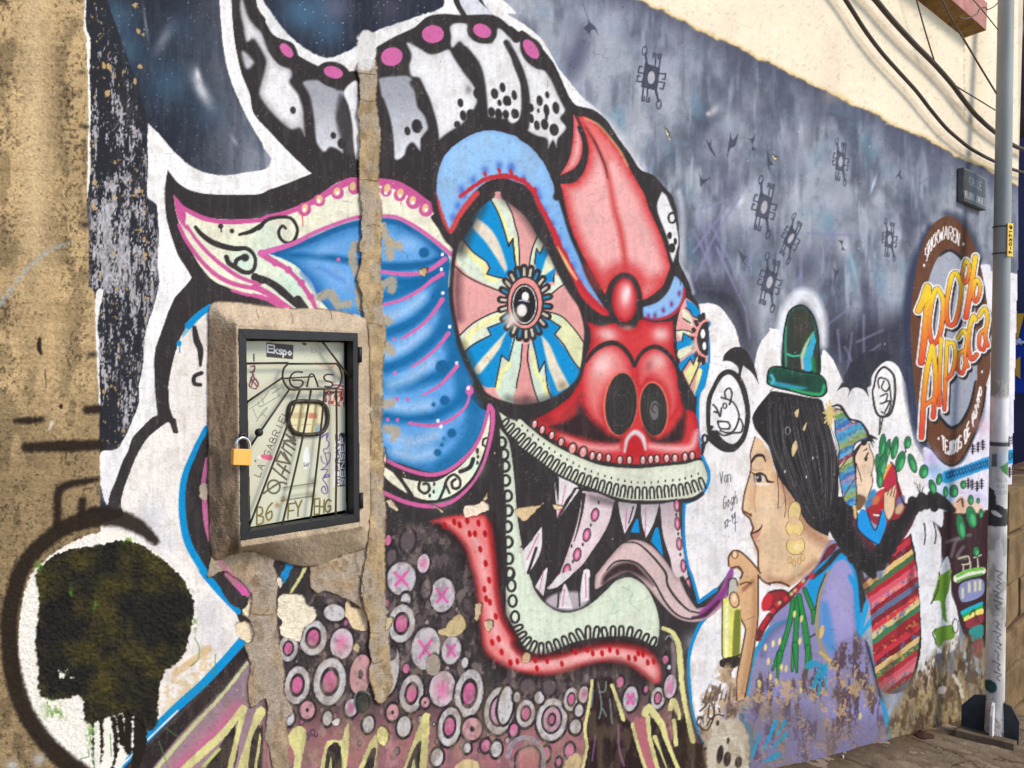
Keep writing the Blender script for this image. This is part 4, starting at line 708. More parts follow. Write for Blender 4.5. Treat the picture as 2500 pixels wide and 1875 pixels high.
F('@23 1050,1270 1180,1250 1250,1480 1290,1740* 1180,1740* 1100,1450', (184, 104, 112), soft=4, rough=2)
F('@23 1190,1260 1240,1240 1300,1340 1400,1600 1430,1740* 1290,1740* 1220,1480', (46, 36, 32), rough=1.5); S('@23 1240,1400 1280,1500 1340,1660', [40, 16, 10], YG); F('@23 1390,1180 1430,1220 1480,1330 1420,1460 1380,1300', (46, 36, 32))
for q, wd in (('@23 710,920 690,1100 650,1330 665,1480 620,1720', [22, 26, 26, 24, 30]), ('@23 880,960 920,1080 975,1250', [30, 30, 34]), ('@23 1050,1290 1100,1480 1175,1700', [30, 26, 30]), ('@23 1160,1200 1190,1150 1240,1210 1300,1300 1340,1430 1450,1700', [60, 60, 50, 36, 30, 34]), ('@23 1180,1230 1200,1420 1275,1700', [40, 34, 36]), ('@23 1310,480 1390,520 1440,620 1458,800 1468,950 1500,1150 1560,1430', [30, 44, 50, 44, 40, 40, 44]), ('@23 1370,1160 1395,1090 1440,1200 1445,1240', [40, 50, 26]), ('@23 1400,1260 1420,1460', 34)):
    S(q, wd, YG, rough=1.5)
for q in ('@23 760,940 780,1050 790,1150 770,1240', '@23 830,930 820,1010 770,1020', '@23 720,1000 700,1150', '@23 860,1080 880,1280', '@23 800,1160 830,1220'): S(q, 14, (128, 140, 138), alpha=.8)
S('@23 930,1300 940,1500 980,1640', 16, (150, 90, 150), alpha=.8); S('@23 740,1380 710,1600', 12, (150, 96, 150), alpha=.7)
F('@23 490,1600 560,1540 620,1560 600,1720* 470,1720*', (206, 180, 130), rough=4)
S('@23 1330,570 1360,540 1400,580', 12, (150, 150, 150)); S('@23 1390,600 1400,800 1390,1000', [20, 40, 14], (150, 130, 134), soft=5, alpha=.7)

# ---- speech bubbles
E('@22 1862,275', 150, 285, (248, 243, 238), 4); S('@21 1750,1640 1800,1560 1870,1530 1940,1580 @22 1990,80 2025,280 1990,470 1910,560 1810,545 1730,460', [36, 44, 50, 50, 44, 44, 40, 50, 90, 90], K); S('@21 1750,1640 @22 1700,150 1690,330 1700,460', [36, 40, 40, 30], K)
F('@22 1690,500 1730,440 1830,530 1960,540 1900,600 1800,590', K); E('@22 1662,490', 22, 34, K, ring=22); S('@22 1650,540 1640,620', [40, 20], K); S('@22 1690,420 1720,390', 30, K)
for q in ('@22 1800,140 1900,180 1950,290 1920,400 1870,440 1790,420', '@22 1840,150 1830,90 1870,60 1890,110 1870,200', '@22 1730,200 1760,230 1790,300 1800,230', '@22 1770,340 1860,350 1870,400 1790,400 1770,340', '@22 1760,420 1820,460 1900,440 1970,430 1980,360 1960,320', '@22 1740,260 1780,270'): S(q, 16, K)
E('@22 1830,210', 16, 22, K, ring=12)
F('@32 630,90* 680,10 @31 690,1640 720,1620 900,1630 @32 900,0 890,60 905,140* 850,70 770,62 725,137* 735,72 690,52', K); F('@31 690,1640* 700,1560 800,1400 980,1350 1100,1400 1000,1470 930,1560 905,1659', (50, 50, 58), soft=4)
S('@32 940,150 960,250 1000,300 1080,280 1120,150 1122,0 @31 1100,1540 1030,1490 970,1550 945,1659 @32 935,80', [20, 22, 22, 18, 16], K, closed=True); S('@32 1000,300 990,455 1022,300', [14, 10, 14], K)
for q in ('@32 1000,130 1060,110 1040,180 1000,190', '@32 1010,260 1060,280 1090,180 1080,60', '@32 990,60 980,0 @31 1000,1580 1060,1600 1080,1659', '@32 1030,0 1010,60 1050,90 1080,40', '@32 1040,180 1080,170 1040,260'): S(q, 14, K)

# ---- roundel painted for the knitwear shop
S('@31 1430,330 1330,560 1270,800 1240,1100 1240,1400 1250,1659 @32 1270,200 1330,450 1420,620', [90, 110, 120, 110, 100, 100, 90, 80, 60], (46, 52, 74), soft=14, alpha=.9); S('@31 1560,200 1660,240 1760,380 1830,560', 70, (48, 54, 72), soft=16, alpha=.7)
F('@32 1365,560 1500,640 1600,720 1700,680 1790,500 1880,300 1900,-100 @31 1930,640 1826,630* 1880,900 @31 2600,600 2600,1659 @32 2600,1090 1600,1090 1500,1000 1400,940 1390,780', (236, 230, 240), soft=3)
F('@31 1826,628* 1930,680 2212,760 2212,1659 1900,1659 1910,1300 1880,950', (244, 238, 236))
ROUND = '@31 1560,215 1650,245 1740,350 1810,520 1860,700 1900,950 1925,1200 1930,1500 @32 1890,50 1860,250 1790,460 1700,640 1610,715 1520,680 1430,570 1360,400 1300,150 1285,0 @31 1265,1400 1255,1150 1270,900 1300,680 1360,450 1450,280'
F(ROUND, (104, 64, 42), rough=.3); S('@32 1890,50 1860,250 1790,460 1700,640 1610,715 1520,680 1430,570', 16, (40, 34, 32))
GRY = '@31 1580,510 1650,540 1710,620 1770,800 1800,1000 1815,1300 1815,1600 @32 1800,0 1760,200 1680,350 1600,390 1540,350 1490,280 1440,150 1400,0 @31 1390,1400 1380,1150 1400,800 1440,660 1500,550'
F(GRY, (168, 171, 181), rough=.3, g=('@31 1560,600 1560,1600', (160, 164, 176)))
S('@31 1500,550 1580,505 1650,540 1710,620 1770,800', [20, 26, 22, 10], (42, 40, 46)); S('@32 1440,150 1490,280 1540,350 1600,395 1680,355 1760,200 1800,0', [14, 26, 30, 30, 24, 12], (42, 36, 36))
def arc_text(tile, spec, wd, c):
    for tk in spec.split():
        ch, o, ux, uy = tk.split('|')
        k = TS; ox, oy = 620*int(tile[0]), 465*int(tile[1])
        o = np.array([float(v) for v in o.split(',')]); ux = np.array([float(v) for v in ux.split(',')]); uy = np.array([float(v) for v in uy.split(',')])
        letter(cv, ch, (ox + o[0]/k, oy + o[1]/k), ux/k, uy/k, wd, c)
LW = (246, 240, 232)
GP, _ = pts('@31 1386,606 1410,545 1437,498 1466,462 1498,432 1532,412 1566,408 1600,416 1632,438 1664,472'); Q = spline(GP, [False]*len(GP), False, 1); L = np.concatenate([[0], np.cumsum(np.hypot(*np.diff(Q, axis=0).T))])
wts = [1, .95, 1, .5, 1, 1, 1.35, 1.05, 1, .95, 1.05]; cs = np.concatenate([[0], np.cumsum(wts)])/sum(wts)*L[-1]
for k, ch in enumerate('STRICKWAREN'):
    p0 = np.array([np.interp(cs[k], L, Q[:, 0]), np.interp(cs[k], L, Q[:, 1])]); p1 = np.array([np.interp(cs[k+1]-2.2, L, Q[:, 0]), np.interp(cs[k+1]-2.2, L, Q[:, 1])])
    letter(cv, ch, p0, p1-p0, np.array([-10 + 22*k/10., -104])/TS, 8.5, LW)
E('@31 1370,632 1700,452', 8, 14, LW)
arc_text('32', 'T|1522,570|22,22|-4,-108 E|1548,605|20,8|-2,-108 J|1572,620|20,2|0,-108 I|1592,620|16,-4|0,-108 D|1612,614|20,-10|0,-108 O|1638,602|20,-14|0,-106 S|1664,580|22,-22|-4,-106 D|1716,528|18,-34|-6,-104 E|1738,478|16,-38|-8,-96 P|1784,382|12,-40|-10,-80 U|1800,330|12,-44|-12,-76 N|1816,272|12,-50|-12,-70 T|1832,205|10,-50|-12,-60 O|1845,140|10,-52|-14,-50', 13, LW)
E('@32 1492,485', 8, 14, LW); E('@31 1858,1530', 7, 12, LW)
BIG = [('@31 1322,1012 1362,920 1402,815 1392,1050 1345,1450', 54, 780, 1480, 0), ('@31 1482,828 1530,930 1522,1100 1490,1250 1440,1290 1410,1150 1430,970 1458,850', 36, 800, 1320, 1), ('@31 1640,698 1684,800 1664,1000 1624,1126 1574,1130 1556,1000 1578,830 1608,712', 36, 680, 1170, 1),
       ('@31 1722,590 1750,640 1740,730 1716,782 1692,730 1702,640', 28, 570, 800, 1), ('@31 1802,560 1775,750 1722,1070', 42, 540, 1090, 0), ('@31 1816,750 1842,810 1830,900 1803,940 1782,880 1796,790', 28, 730, 960, 1),
       ('@31 1436,1318 1396,1500 @32 1366,150 1346,475', 42, 1300, 2000, 0), ('@31 1446,1325 1468,1600 @32 1446,305', 38, 1300, 1900, 0), ('@31 1512,1250 1502,1500 @32 1497,205', 30, 1250, 1830, 0), ('@31 1562,1275 1550,1600 @32 1540,240', 32, 1270, 1860, 0), ('@31 1568,1295 1615,1285 1635,1390 1605,1540 1562,1590', 32, 1270, 1620, 0),
       ('@31 1652,1245 1700,1182 1732,1245 1712,1400 1735,1485', 30, 1170, 1560, 0), ('@31 1718,1340 1662,1385 1652,1500 1690,1545 1720,1455', 28, 1170, 1560, 0), ('@31 1803,1090 1785,1060 1755,1150 1742,1330 1770,1425 1812,1385', 34, 1050, 1440, 0), ('@31 1832,1065 1880,992 1905,1080 1885,1230 1905,1310', 30, 980, 1340, 0), ('@31 1892,1165 1842,1212 1834,1320 1870,1345 1892,1265', 28, 980, 1340, 0), ('@32 1368,215 1450,150', 30, 1300, 2000, 0)]
for q, wd, y0, y1, cl in BIG:
    P_, C_ = pts(q); cv.S(spline(P_, C_, bool(cl)) + np.array([5, 7.5]), wd+28, (52, 40, 36), closed=bool(cl), smooth=False)
for q, wd, y0, y1, cl in BIG: S(q, wd+34, (248, 243, 236), closed=bool(cl))
for q, wd, y0, y1, cl in BIG: S(q, wd+9, (70, 44, 34), closed=bool(cl))
for q, wd, y0, y1, cl in BIG: S(q, wd, (246, 206, 48), closed=bool(cl), g=('@31 0,%d 0,%d' % (y0+(y1-y0)*.15, y1), (222, 74, 48)))

# ---- motifs right of the roundel
G('@32 1450,750', 100, (120, 170, 215), .7); G('@32 1430,650', 80, (196, 176, 222), .8); G('@32 1560,820', 90, (90, 170, 214), .6); G('@32 1560,960', 80, (120, 190, 222), .7); G('@32 1800,1000', 120, (206, 196, 232), .8); G('@32 1870,380', 90, (226, 178, 196), .6)
F('@32 1530,770 1650,735 1880,648 2212,560 2212,660 1880,750 1700,812 1540,862', (40, 152, 204), rough=1.5, soft=3)
for x in list(np.arange(1560, 1900, 26)) + [2080, 2110, 2135]:
    y = 800 - (x-1560)*.31
    S('@32 %f,%f %f,%f' % (x-10, y-26, x+12, y+26), 9, (24, 60, 100)); S('@32 %f,%f %f,%f' % (x+10, y-26, x-10, y+28), 8, (24, 60, 100))
for tk in '1780,575 1825,557 1865,540 2085,510 2120,502 2145,496 1740,865 1775,875 1815,888 1855,868 2090,770 2130,765'.split():
    x, y = map(float, tk.split(','))
    S('@32 %f,%f %f,%f' % (x, y-38, x, y+38), 16, (46, 32, 44))
    for dy in (-22, 0, 22): S('@32 %f,%f %f,%f' % (x-16, y+dy, x+16, y+dy-4), 9, (46, 32, 44))
# dark maroon lower corner with woven bands
F('@32 1480,1150 1600,1092 1880,1090 2600,1090 @33 2600,900 1870,640 1780,620 1700,520 1640,300 1600,150 1590,0 @32 1590,1600 1520,1480 1510,1330', (58, 34, 38), soft=3)
F('@32 1600,1040 1700,1000 1860,1050 1870,1110 1620,1110', (232, 200, 178), soft=6); F('@32 1635,1110 1640,1010 1690,970 1720,1040 1700,1100', (230, 180, 146)); S('@32 1650,1020 1690,990 1700,1060', 10, (70, 50, 44)); S('@32 1680,1000 1695,1060', 8, (70, 50, 44))
for q in ('@32 1560,1360 1700,1310 1760,1300', '@32 1600,1480 1640,1350 1700,1330', '@32 1700,1400 1650,1480 1720,1500'): S(q, 26, (150, 150, 150), alpha=.5, soft=4)
for q in ('@32 1660,1500 1740,1480 1750,1540 1690,1550', '@32 1790,1490 1850,1470', '@32 1700,1560 1700,1600', '@32 1760,1530 1760,1580', '@32 1820,1500 1825,1570'): S(q, 13, (206, 196, 170))
S('@33 1650,60 1740,15 1860,-5', [70, 60, 60], (240, 236, 210)); S('@33 1650,40 1740,-5 1860,-22', 28, (120, 190, 80)); S('@33 1650,85 1740,50 1860,22', 18, (90, 160, 80))
F('@33 1675,110 1855,66 1860,200 1690,255', (134, 140, 180)); 
for x, y in ((1695, 180), (1750, 130), (1800, 120), (1840, 110)): S('@33 %f,%f %f,%f' % (x, y-30, x, y+40), 22, (222, 212, 170), soft=4)
F('@33 1675,340 1860,255 1860,290 1700,375', (30, 168, 190)); F('@33 1690,370 1860,285 1860,320 1710,400', (40, 160, 70)); F('@33 1700,395 1860,310 1860,370 1720,425', (240, 220, 110)); F('@33 1720,420 1860,360 1860,430 1740,480', (140, 50, 60)); F('@33 1750,490 1860,450 1860,560 1790,600 1760,550', (50, 140, 130)); F('@33 1780,600 1860,570 1860,700 1800,720', (130, 70, 70), soft=5)
S('@33 1755,370 1790,320 1800,380', 10, K); S('@33 1800,420 1810,370 1825,430', 9, K)
# ---- woman: outlined figure
BODY = '@33 330,70 430,-30 @32 520,1380 600,1340 700,1400 800,1560 @33 830,130 840,330 840,540 900,600 960,900 1010,1100 1090,1390 900,1900* -150,1900* @23 2070,1500 2060,1330 2000,1220 2030,1050 2060,850 2120,660 2212,500 @33 60,460 150,280 260,200'
S('@23 2250,430 2120,650 2050,850 2020,1050 1990,1220 2050,1340 2060,1500 2070,1720', [40, 50, 46, 60, 70, 90, 90, 90], (30, 150, 190), rough=2)
F(BODY, (140, 136, 178), rough=1)
F('@33 380,140 440,0 @32 520,1500 620,1430 700,1440 780,1540 820,1650 @33 830,200 835,330 790,350 780,180 720,20 640,-20 560,0 490,170 450,330 400,240', (30, 148, 206), soft=4); F('@32 560,1640 620,1530 700,1510 760,1590 @33 770,60 760,400 780,520 560,600 500,400 520,180 560,30', (158, 150, 196), soft=8)
for p in ('@33 640,150', '@33 680,350'): G(p, 90, (176, 166, 206), .6, 160)
S('@33 530,280 540,400 560,560 590,660', [60, 90, 110, 60], (70, 140, 200), soft=14, alpha=.8); S('@33 740,40 800,160 810,330 815,540', [30, 60, 50, 14], (30, 150, 206), soft=5)
S('@32 430,1659 560,1540 640,1445 700,1430 780,1520 830,1640 @33 845,150 855,330', [30, 40, 44, 46, 50, 60, 60, 50], K, soft=4)
for q in ('@33 840,530 880,330 930,200', '@33 830,540 920,410 990,330', '@33 825,545 870,300 900,230', '@33 830,550 940,400 990,350'): S(q, [10, 30, 26], (40, 160, 210))
S('@33 0,620 40,540 110,460 210,415', [30, 26, 22], (40, 160, 210)); S('@33 0,700 60,540 200,430 330,380', 60, (96, 92, 130), soft=14, alpha=.6)
S('@33 400,560 450,530', 16, (70, 62, 80))
S('@33 560,0 490,170 462,350 470,520 510,650 590,790', [24, 30, 34, 30, 26, 30], (160, 150, 104)); S('@33 540,20 480,170 450,340', 12, (70, 60, 60)); S('@33 490,680 560,740 640,810', [26, 30, 10], (206, 176, 100))
GRN = (40, 138, 62)
for q, wd in (('@33 265,240 230,450 160,680', [30, 30, 36]), ('@33 300,230 292,450 280,610', [30, 32, 36]), ('@33 315,205 360,450 385,620 400,740', [30, 36, 44, 40]), ('@33 360,150 400,250 435,330', [24, 30, 34]), ('@33 150,690 90,830', [40, 10]), ('@33 155,690 130,900', [40, 10]), ('@33 280,620 255,840', [44, 10]), ('@33 282,620 295,850', [44, 8]), ('@33 390,640 375,850', [40, 14]), ('@33 435,340 430,440', [30, 10])):
    S(q, np.array(wd)+14, (34, 60, 50)); S(q, wd, GRN)
for tk in '275,360 335,400 150,590 320,590 55,760 205,820 30,640 165,810 70,890 120,930 5,1050 95,610 330,1000 830,1220 930,1100 940,1000'.split(): E('@33 ' + tk, 13, 30, (240, 220, 140), 6, soft=3)
F('@33 490,480 520,450 525,520 490,570', (226, 180, 110))
# peeling at the foot of the painting
m_, w_, _ = cv.mask('@33 -200,780* 200,850 430,700 560,720 680,560 800,540 880,620 960,900 1020,1100 1100,1400 1500,1400 1900,1200 1900,2100 -300,2100', 40)
a, b, c, d = w_; xx, yy = X[c:d, a:b], Y[c:d, a:b]
pn = fbm(xx, yy, 26, 40, 121, 4); pn2 = fbm(xx, yy, 15, 22, 131, 5)*.55 + fbm(xx, yy, 4, 6, 135, 3)*.45
band = np.exp(-((yy - 1690 + (xx-2000)*.12)/38.)**2)
pd = fbm(xx, yy, 14, 60, 125, 4)
cv.put(m_*sstep(.50, .60, pd*.6 + pn2*.4 + band*.10 - .035 + .05*np.exp(-(((xx-2080)/50.)**2 + ((yy-1600)/50.)**2))), w_, (78, 54, 56), .85)
pz = m_*sstep(.53, .57, pn2*.75 + fbm(xx, yy, 30, 30, 141, 2)*.25 + band*.10 - .055 + .03*sstep(1720, 1800, yy))
cv.put(pz, w_, (190, 158, 122), .9)
cv.rel[c:d, a:b] -= pz*.0025
F('@33 -300,1150* 200,1120 420,1150 620,1280 1000,1250 1090,1390 900,1900* -300,1900*', (112, 100, 118), soft=40, alpha=.55)
for q, wd in (('@33 400,790 470,775 500,800', [70, 50, 20]), ('@33 500,820 430,980', [50, 30]), ('@33 530,800 470,1040', [30, 20]), ('@33 545,790 535,1000', [26, 14]), ('@33 120,1260 60,1400 20,1500', [36, 26, 16]), ('@33 195,1270 130,1370', [40, 26]), ('@33 200,1380 90,1490', [50, 14]), ('@33 140,1550 20,1600', [60, 16]), ('@33 1010,1080 1060,1260 1085,1390', [30, 40, 50]), ('@33 -20,1380 -80,1560', 26)):
    S(q, wd, (36, 150, 190), rough=2.5, alpha=.9)
S('@33 900,640 960,900 1010,1080', [30, 40, 30], (70, 90, 130), soft=6, alpha=.8); S('@33 880,600 950,850 1000,1060', 14, (40, 34, 44))
# woven carrying cloth on the back
CL = '@33 850,100 900,40 @32 1020,1659 1090,1450 1200,1330 1255,1280 1295,1480 @33 1315,0 1340,300 1335,600 1300,800 1210,1000 1010,1010 945,750 925,450 900,250'
A_, w_, _ = cv.mask(CL, 2, .5)
a, b, c, d = w_; xx, yy = X[c:d, a:b], Y[c:d, a:b]
tt = (yy + (xx - 2150)*.72 + (fbm(xx, yy, 20, 20, 151, 2)-.5)*6) / 15.0
seq = np.array([(150, 34, 42), (196, 52, 64), (120, 30, 36), (226, 190, 120), (70, 110, 70), (176, 40, 52), (216, 88, 104), (226, 120, 130), (150, 36, 44), (96, 110, 140), (130, 40, 46), (206, 60, 70), (220, 196, 130), (60, 120, 80), (160, 40, 50)], np.float32)/255
cv.put(A_, w_, seq[np.floor(tt).astype(int) % len(seq)])
cv.put(A_*sstep(.6, .66, fbm(xx, yy, 6, 6, 161, 2))*.6*(np.floor(tt).astype(int) % 4 == 1), w_, (236, 180, 90)); cv.put(A_*sstep(.55, .62, fbm(xx, yy, 6, 9, 165, 2))*.7*(np.floor(tt).astype(int) % 5 == 2), w_, (80, 110, 160)); cv.put(A_*sstep(.5, .75, fbm(xx, yy, 30, 50, 171, 2))*.5, w_, (70, 24, 30))
cv.put(A_*sstep(1640, 1690, yy)*.6, w_, (90, 70, 54))
S('@32 1255,1280 1295,1480 @33 1320,0 1345,300 1340,600 1300,820 1220,1000', [22, 26, 28, 30, 30, 26, 10], (46, 38, 36))
# white ghost shape
F('@32 1262,1260 1330,1200 1420,1175 1470,1230 1512,1330 1515,1659 @33 1590,50 1600,200 1640,300 1665,500 1640,640 1550,700 1480,690 1445,900 1430,1020 1270,1090 1230,1110* 1300,880 1345,600 1335,300 1315,0 @32 1295,1450', (236, 233, 232), rough=1.5); G('@32 1400,1500', 70, (206, 206, 208), .6, 200)
F('@32 1500,1600 1560,1480 1590,1560 1590,1659 @33 1590,40 1510,30', (230, 228, 226)); S('@32 1370,1200 1380,1300 1370,1380', 12, K); S('@32 1450,1200 1470,1290 1460,1370', 12, K)
F('@33 1500,40 1590,30 1580,150 1550,250 1565,450* 1530,400 1520,440* 1505,250 1440,245', (104, 146, 44), rough=1.5); F('@33 1455,490 1600,455 1625,560 1540,590 1490,650 1470,570', (104, 146, 44), rough=2); S('@33 1500,10 1485,150 1430,270', 12, K); E('@33 1632,460', 24, 60, K, ring=8); S('@33 1470,490 1440,520 1460,570 1470,620', 10, K); S('@32 1500,1659 @33 1590,0', 30, (110, 150, 50))
for tk in '1385,775,10,22 1407,815,10,20 1335,865,20,36 1365,900,10,26 1295,1010,18,46 1555,1130,30,70 1440,820,10,20'.split():
    x, y, rx, ry = map(float, tk.split(',')); E('@33 %f,%f' % (x, y), rx, ry, (60, 50, 40), soft=2)
m_, w_, _ = cv.mask('@33 1210,1020 1440,700 1640,560 1880,620 1880,1300 1100,1420', 20)
a, b, c, d = w_; xx, yy = X[c:d, a:b], Y[c:d, a:b]
gn = fbm(xx, yy, 7, 34, 181, 4)*.6 + fbm(xx, yy, 30, 40, 183, 3)*.4; dn = sstep(1590, 1740, yy)
cv.put(m_*sstep(.40, .62, gn + dn*.22), w_, (150, 128, 92), .85); cv.put(m_*sstep(.48, .62, fbm(xx, yy, 5, 22, 191, 4) + dn*.05), w_, (104, 80, 54), .7); cv.put(m_*sstep(.52, .66, fbm(xx, yy, 9, 9, 195, 4))*dn, w_, (196, 170, 112), .6); cv.put(m_*sstep(.56, .66, fbm(xx, yy, 12, 34, 197, 4)), w_, (66, 48, 34), .75)
E('@33 1525,1000', 36, 34, (214, 206, 190), rough=3); S('@33 1620,880 1670,960 1690,1060', 26, (206, 196, 170), rough=3)
# head: face, hair, hat
F('@22 2085,470* 2060,560 2045,620 2052,700 2045,770 2030,830 2000,930 1980,1060 1985,1110 2040,1160 2060,1210 2070,1250 2052,1290 2070,1340 2090,1390 2110,1430 2112,1560 2130,1659 @23 2120,40 2150,80 2212,112 @33 60,102 150,92 230,130 330,60 440,-30 @32 560,1330 480,1270 400,1210 330,1110 280,1010 200,900 120,780 70,640 0,500', SKIN)
S('@32 130,800 220,960 310,1130 420,1280 540,1360', [60, 90, 110, 110, 80], (176, 126, 96), soft=22, alpha=.75); S('@33 60,60 200,90 330,20 450,-80', 50, (170, 120, 90), soft=16, alpha=.7); G('@22 2060,1000', 40, (206, 160, 120), .7, 140); G('@32 60,650', 60, (206, 160, 120), .6, 110); G('@32 40,1100', 90, (244, 212, 172), .7, 160); G('@22 2100,1420', 30, (196, 150, 112), .7, 60)
S('@22 2085,470 2060,560 2045,620 2052,700 2045,770 2030,830 2000,930 1980,1060 1985,1110 2040,1160 2060,1210 2070,1250 2052,1290 2070,1340 2090,1390 2110,1430 2112,1560 2130,1659 @23 2120,40 2150,80 2212,112 @33 60,102 150,92 230,125', [10, 12, 12, 12, 14, 16, 18, 18, 16, 14, 16, 18, 20], BRN)
S('@22 2052,695 2090,635 2150,630 2175,680', [12, 24, 26, 10], (50, 36, 34)); F('@22 2075,805* 2110,785 2150,790 @32 30,835* @22 2140,850 2095,855', (236, 226, 212), soft=2); F('@22 2092,792* 2135,790 2140,850 2100,852', (58, 42, 40), soft=2); E('@22 2108,815', 7, 11, (246, 240, 232)); S('@22 2052,765 2085,790 2120,778 2170,800 @32 50,848 105,852', [6, 16, 20, 18, 22, 6], (46, 34, 34)); S('@22 2080,862 2130,872 2200,868', [8, 20, 10], (246, 232, 214), soft=4); S('@22 2075,800 2088,858', 9, (70, 48, 44)); S('@22 2062,745 2100,755 2150,745', 8, (170, 126, 96), soft=4)
S('@22 1990,1100 2030,1120 2055,1140', 14, BRN); E('@22 2050,1130', 10, 14, BRN); F('@22 2062,1290 2095,1262 2130,1260 2145,1215* 2120,1310 2075,1330', (206, 140, 116), soft=3); S('@22 2060,1288 2110,1265 2135,1240 2145,1215', [10, 18, 12, 6], (76, 40, 36)); S('@22 2070,1345 2120,1350', 12, (190, 130, 106), soft=4); S('@22 2090,880 2080,1000 2090,1100', 10, (190, 146, 108), soft=4)
HAIR = '@22 2062,310 2100,230 2180,130 2240,60 @32 60,95 100,85 250,110 400,140 500,160 530,250 580,420 630,600 645,750 645,1000 605,1130 560,1310* 480,1275 400,1222 330,1120 280,1010 200,900 150,830 100,700 60,560 0,480 @22 2110,440 2080,390'
F(HAIR, (46, 43, 43))
rs = np.random.RandomState(5)
for k in range(40):
    f = k/39.
    p0 = np.array([60 + 440*f, 130 + 40*f]) + rs.randn(2)*8; p2 = np.array([330 + 280*f**.8, 1090 + 60*f]) + rs.randn(2)*25; p1 = p0*.5 + p2*.5 + np.array([-130 + 230*f, -60]) + rs.randn(2)*12
    q = '@32 %f,%f %f,%f %f,%f' % (*p0, *p1, *p2)
    S(q, [2, 7, 2], [(92, 88, 88), (76, 72, 74), (30, 28, 30), (112, 106, 104)][k % 4], alpha=.7, soft=1.5)
S('@32 60,400 130,620 260,850', [6, 20, 6], (84, 80, 78), soft=6, alpha=.7); S('@32 130,780 140,950 135,1080', 6, (70, 46, 40)); S('@32 170,860 200,1000 195,1150', 6, (70, 46, 40))
for q in ('@32 275,270 310,235 300,310', '@32 345,405 380,345 360,420', '@32 255,560 285,500 300,560 260,640'): F(q, (226, 196, 140))
E('@32 218,420', 20, 32, (200, 196, 190), ring=5); E('@32 195,765 430,650 375,810', 6, 12, (220, 214, 206))
# earring
for p, rx, ry in (('@32 275,1110', 50, 90), ('@32 278,1240', 72, 76), ('@32 285,1390', 76, 76)):
    E(p, rx+5, ry+5, (110, 76, 50), 8); E(p, rx, ry, (238, 206, 130), 8)
G('@32 300,1400', 40, (250, 230, 176), .8); E('@32 270,1180', 44, 40, (226, 184, 142), soft=3); E('@32 275,1320', 52, 36, (226, 184, 142), soft=3)
E('@32 236,1510 272,1535 316,1520 345,1490', 14, 30, (190, 150, 80), ring=8); E('@32 262,1600 290,1605 318,1590', 10, 24, (214, 190, 140), ring=8); S('@33 280,0 290,40 300,70', 14, (216, 190, 140))
# hat
S('@31 150,1300 190,1080 260,940 340,880 430,930 500,1080 520,1300', [60, 90, 100, 110, 100, 80, 60], (240, 240, 242), soft=16, alpha=.95)
F('@31 185,1520 180,1300 200,1120 240,1010 330,968 400,1010 450,1100 475,1250 482,1560', (54, 58, 50), rough=.5, edge=((34, 110, 84), 34, .8)); G('@31 330,1150', 90, (76, 66, 56), .7, 160)
S('@31 215,1380 270,1400 340,1385', [20, 16, 12], (60, 180, 150)); S('@31 205,1150 200,1300 205,1480', 16, (60, 150, 120), soft=4)
F('@31 350,1510 345,1380 400,1290 430,1200 455,1270 425,1400 430,1510', (60, 170, 200), rough=2); S('@31 340,1400 380,1290 440,1190', [40, 30, 8], (100, 190, 120), soft=4); S('@31 345,1500 340,1400 400,1250', [20, 20, 6], (214, 196, 180), soft=3); S('@31 430,1420 445,1540', 30, (40, 120, 60), soft=5)
F('@31 40,1580 60,1510 120,1482 200,1500 330,1530 480,1550 532,1600 545,1659 @32 548,90 500,132 400,125 250,85 120,55 45,20', (34, 76, 60), edge=((30, 140, 90), 30, .7)); F('@32 60,0 200,20 380,60 300,70 120,40', (60, 160, 190), soft=6); G('@31 300,1600', 160, (34, 52, 46), .8, 50); S('@32 250,70 400,105 500,110 525,40', 24, (60, 190, 110), soft=5, alpha=.8); S('@31 80,1560 100,1600 80,1640', 26, (80, 180, 190), soft=4)
S('@31 45,1590 60,1512 120,1484 200,1500 330,1530 480,1552 532,1600 545,1659 @32 548,90 500,132 400,125 250,85 120,55 45,20', 14, (34, 32, 30), closed=True); S('@31 185,1510 178,1300 200,1120 240,1010 330,966 400,1010 450,1100 478,1250 485,1550', 14, (36, 36, 34))
# collar
F('@33 -20,600* -20,500 60,350 180,220 260,140 450,-20 @32 560,1400 640,1370 600,1450 480,1560 @33 370,90 240,250 110,370 40,480', (110, 42, 46), rough=.6); F('@33 0,260 60,170 180,150 232,200 160,260 60,330 10,315', (150, 44, 50), edge=((50, 34, 36), 30, .9))
for tk in '60,380 130,280 200,230 90,330 330,110 290,160 40,430 420,40'.split(): E('@33 ' + tk, 22, 26, (206, 50, 60), 30, soft=4)
for tk in '70,360 150,265 250,190 280,160 350,80'.split(): E('@33 ' + tk, 14, 18, (214, 190, 130), 30, soft=4)
E('@23 2185,260', 40, 80, (206, 50, 56), 20, soft=3); S('@23 2212,380 2150,470 2110,560', 60, (110, 42, 46)); S('@23 2190,390 2140,480', 26, (206, 44, 54), soft=4)
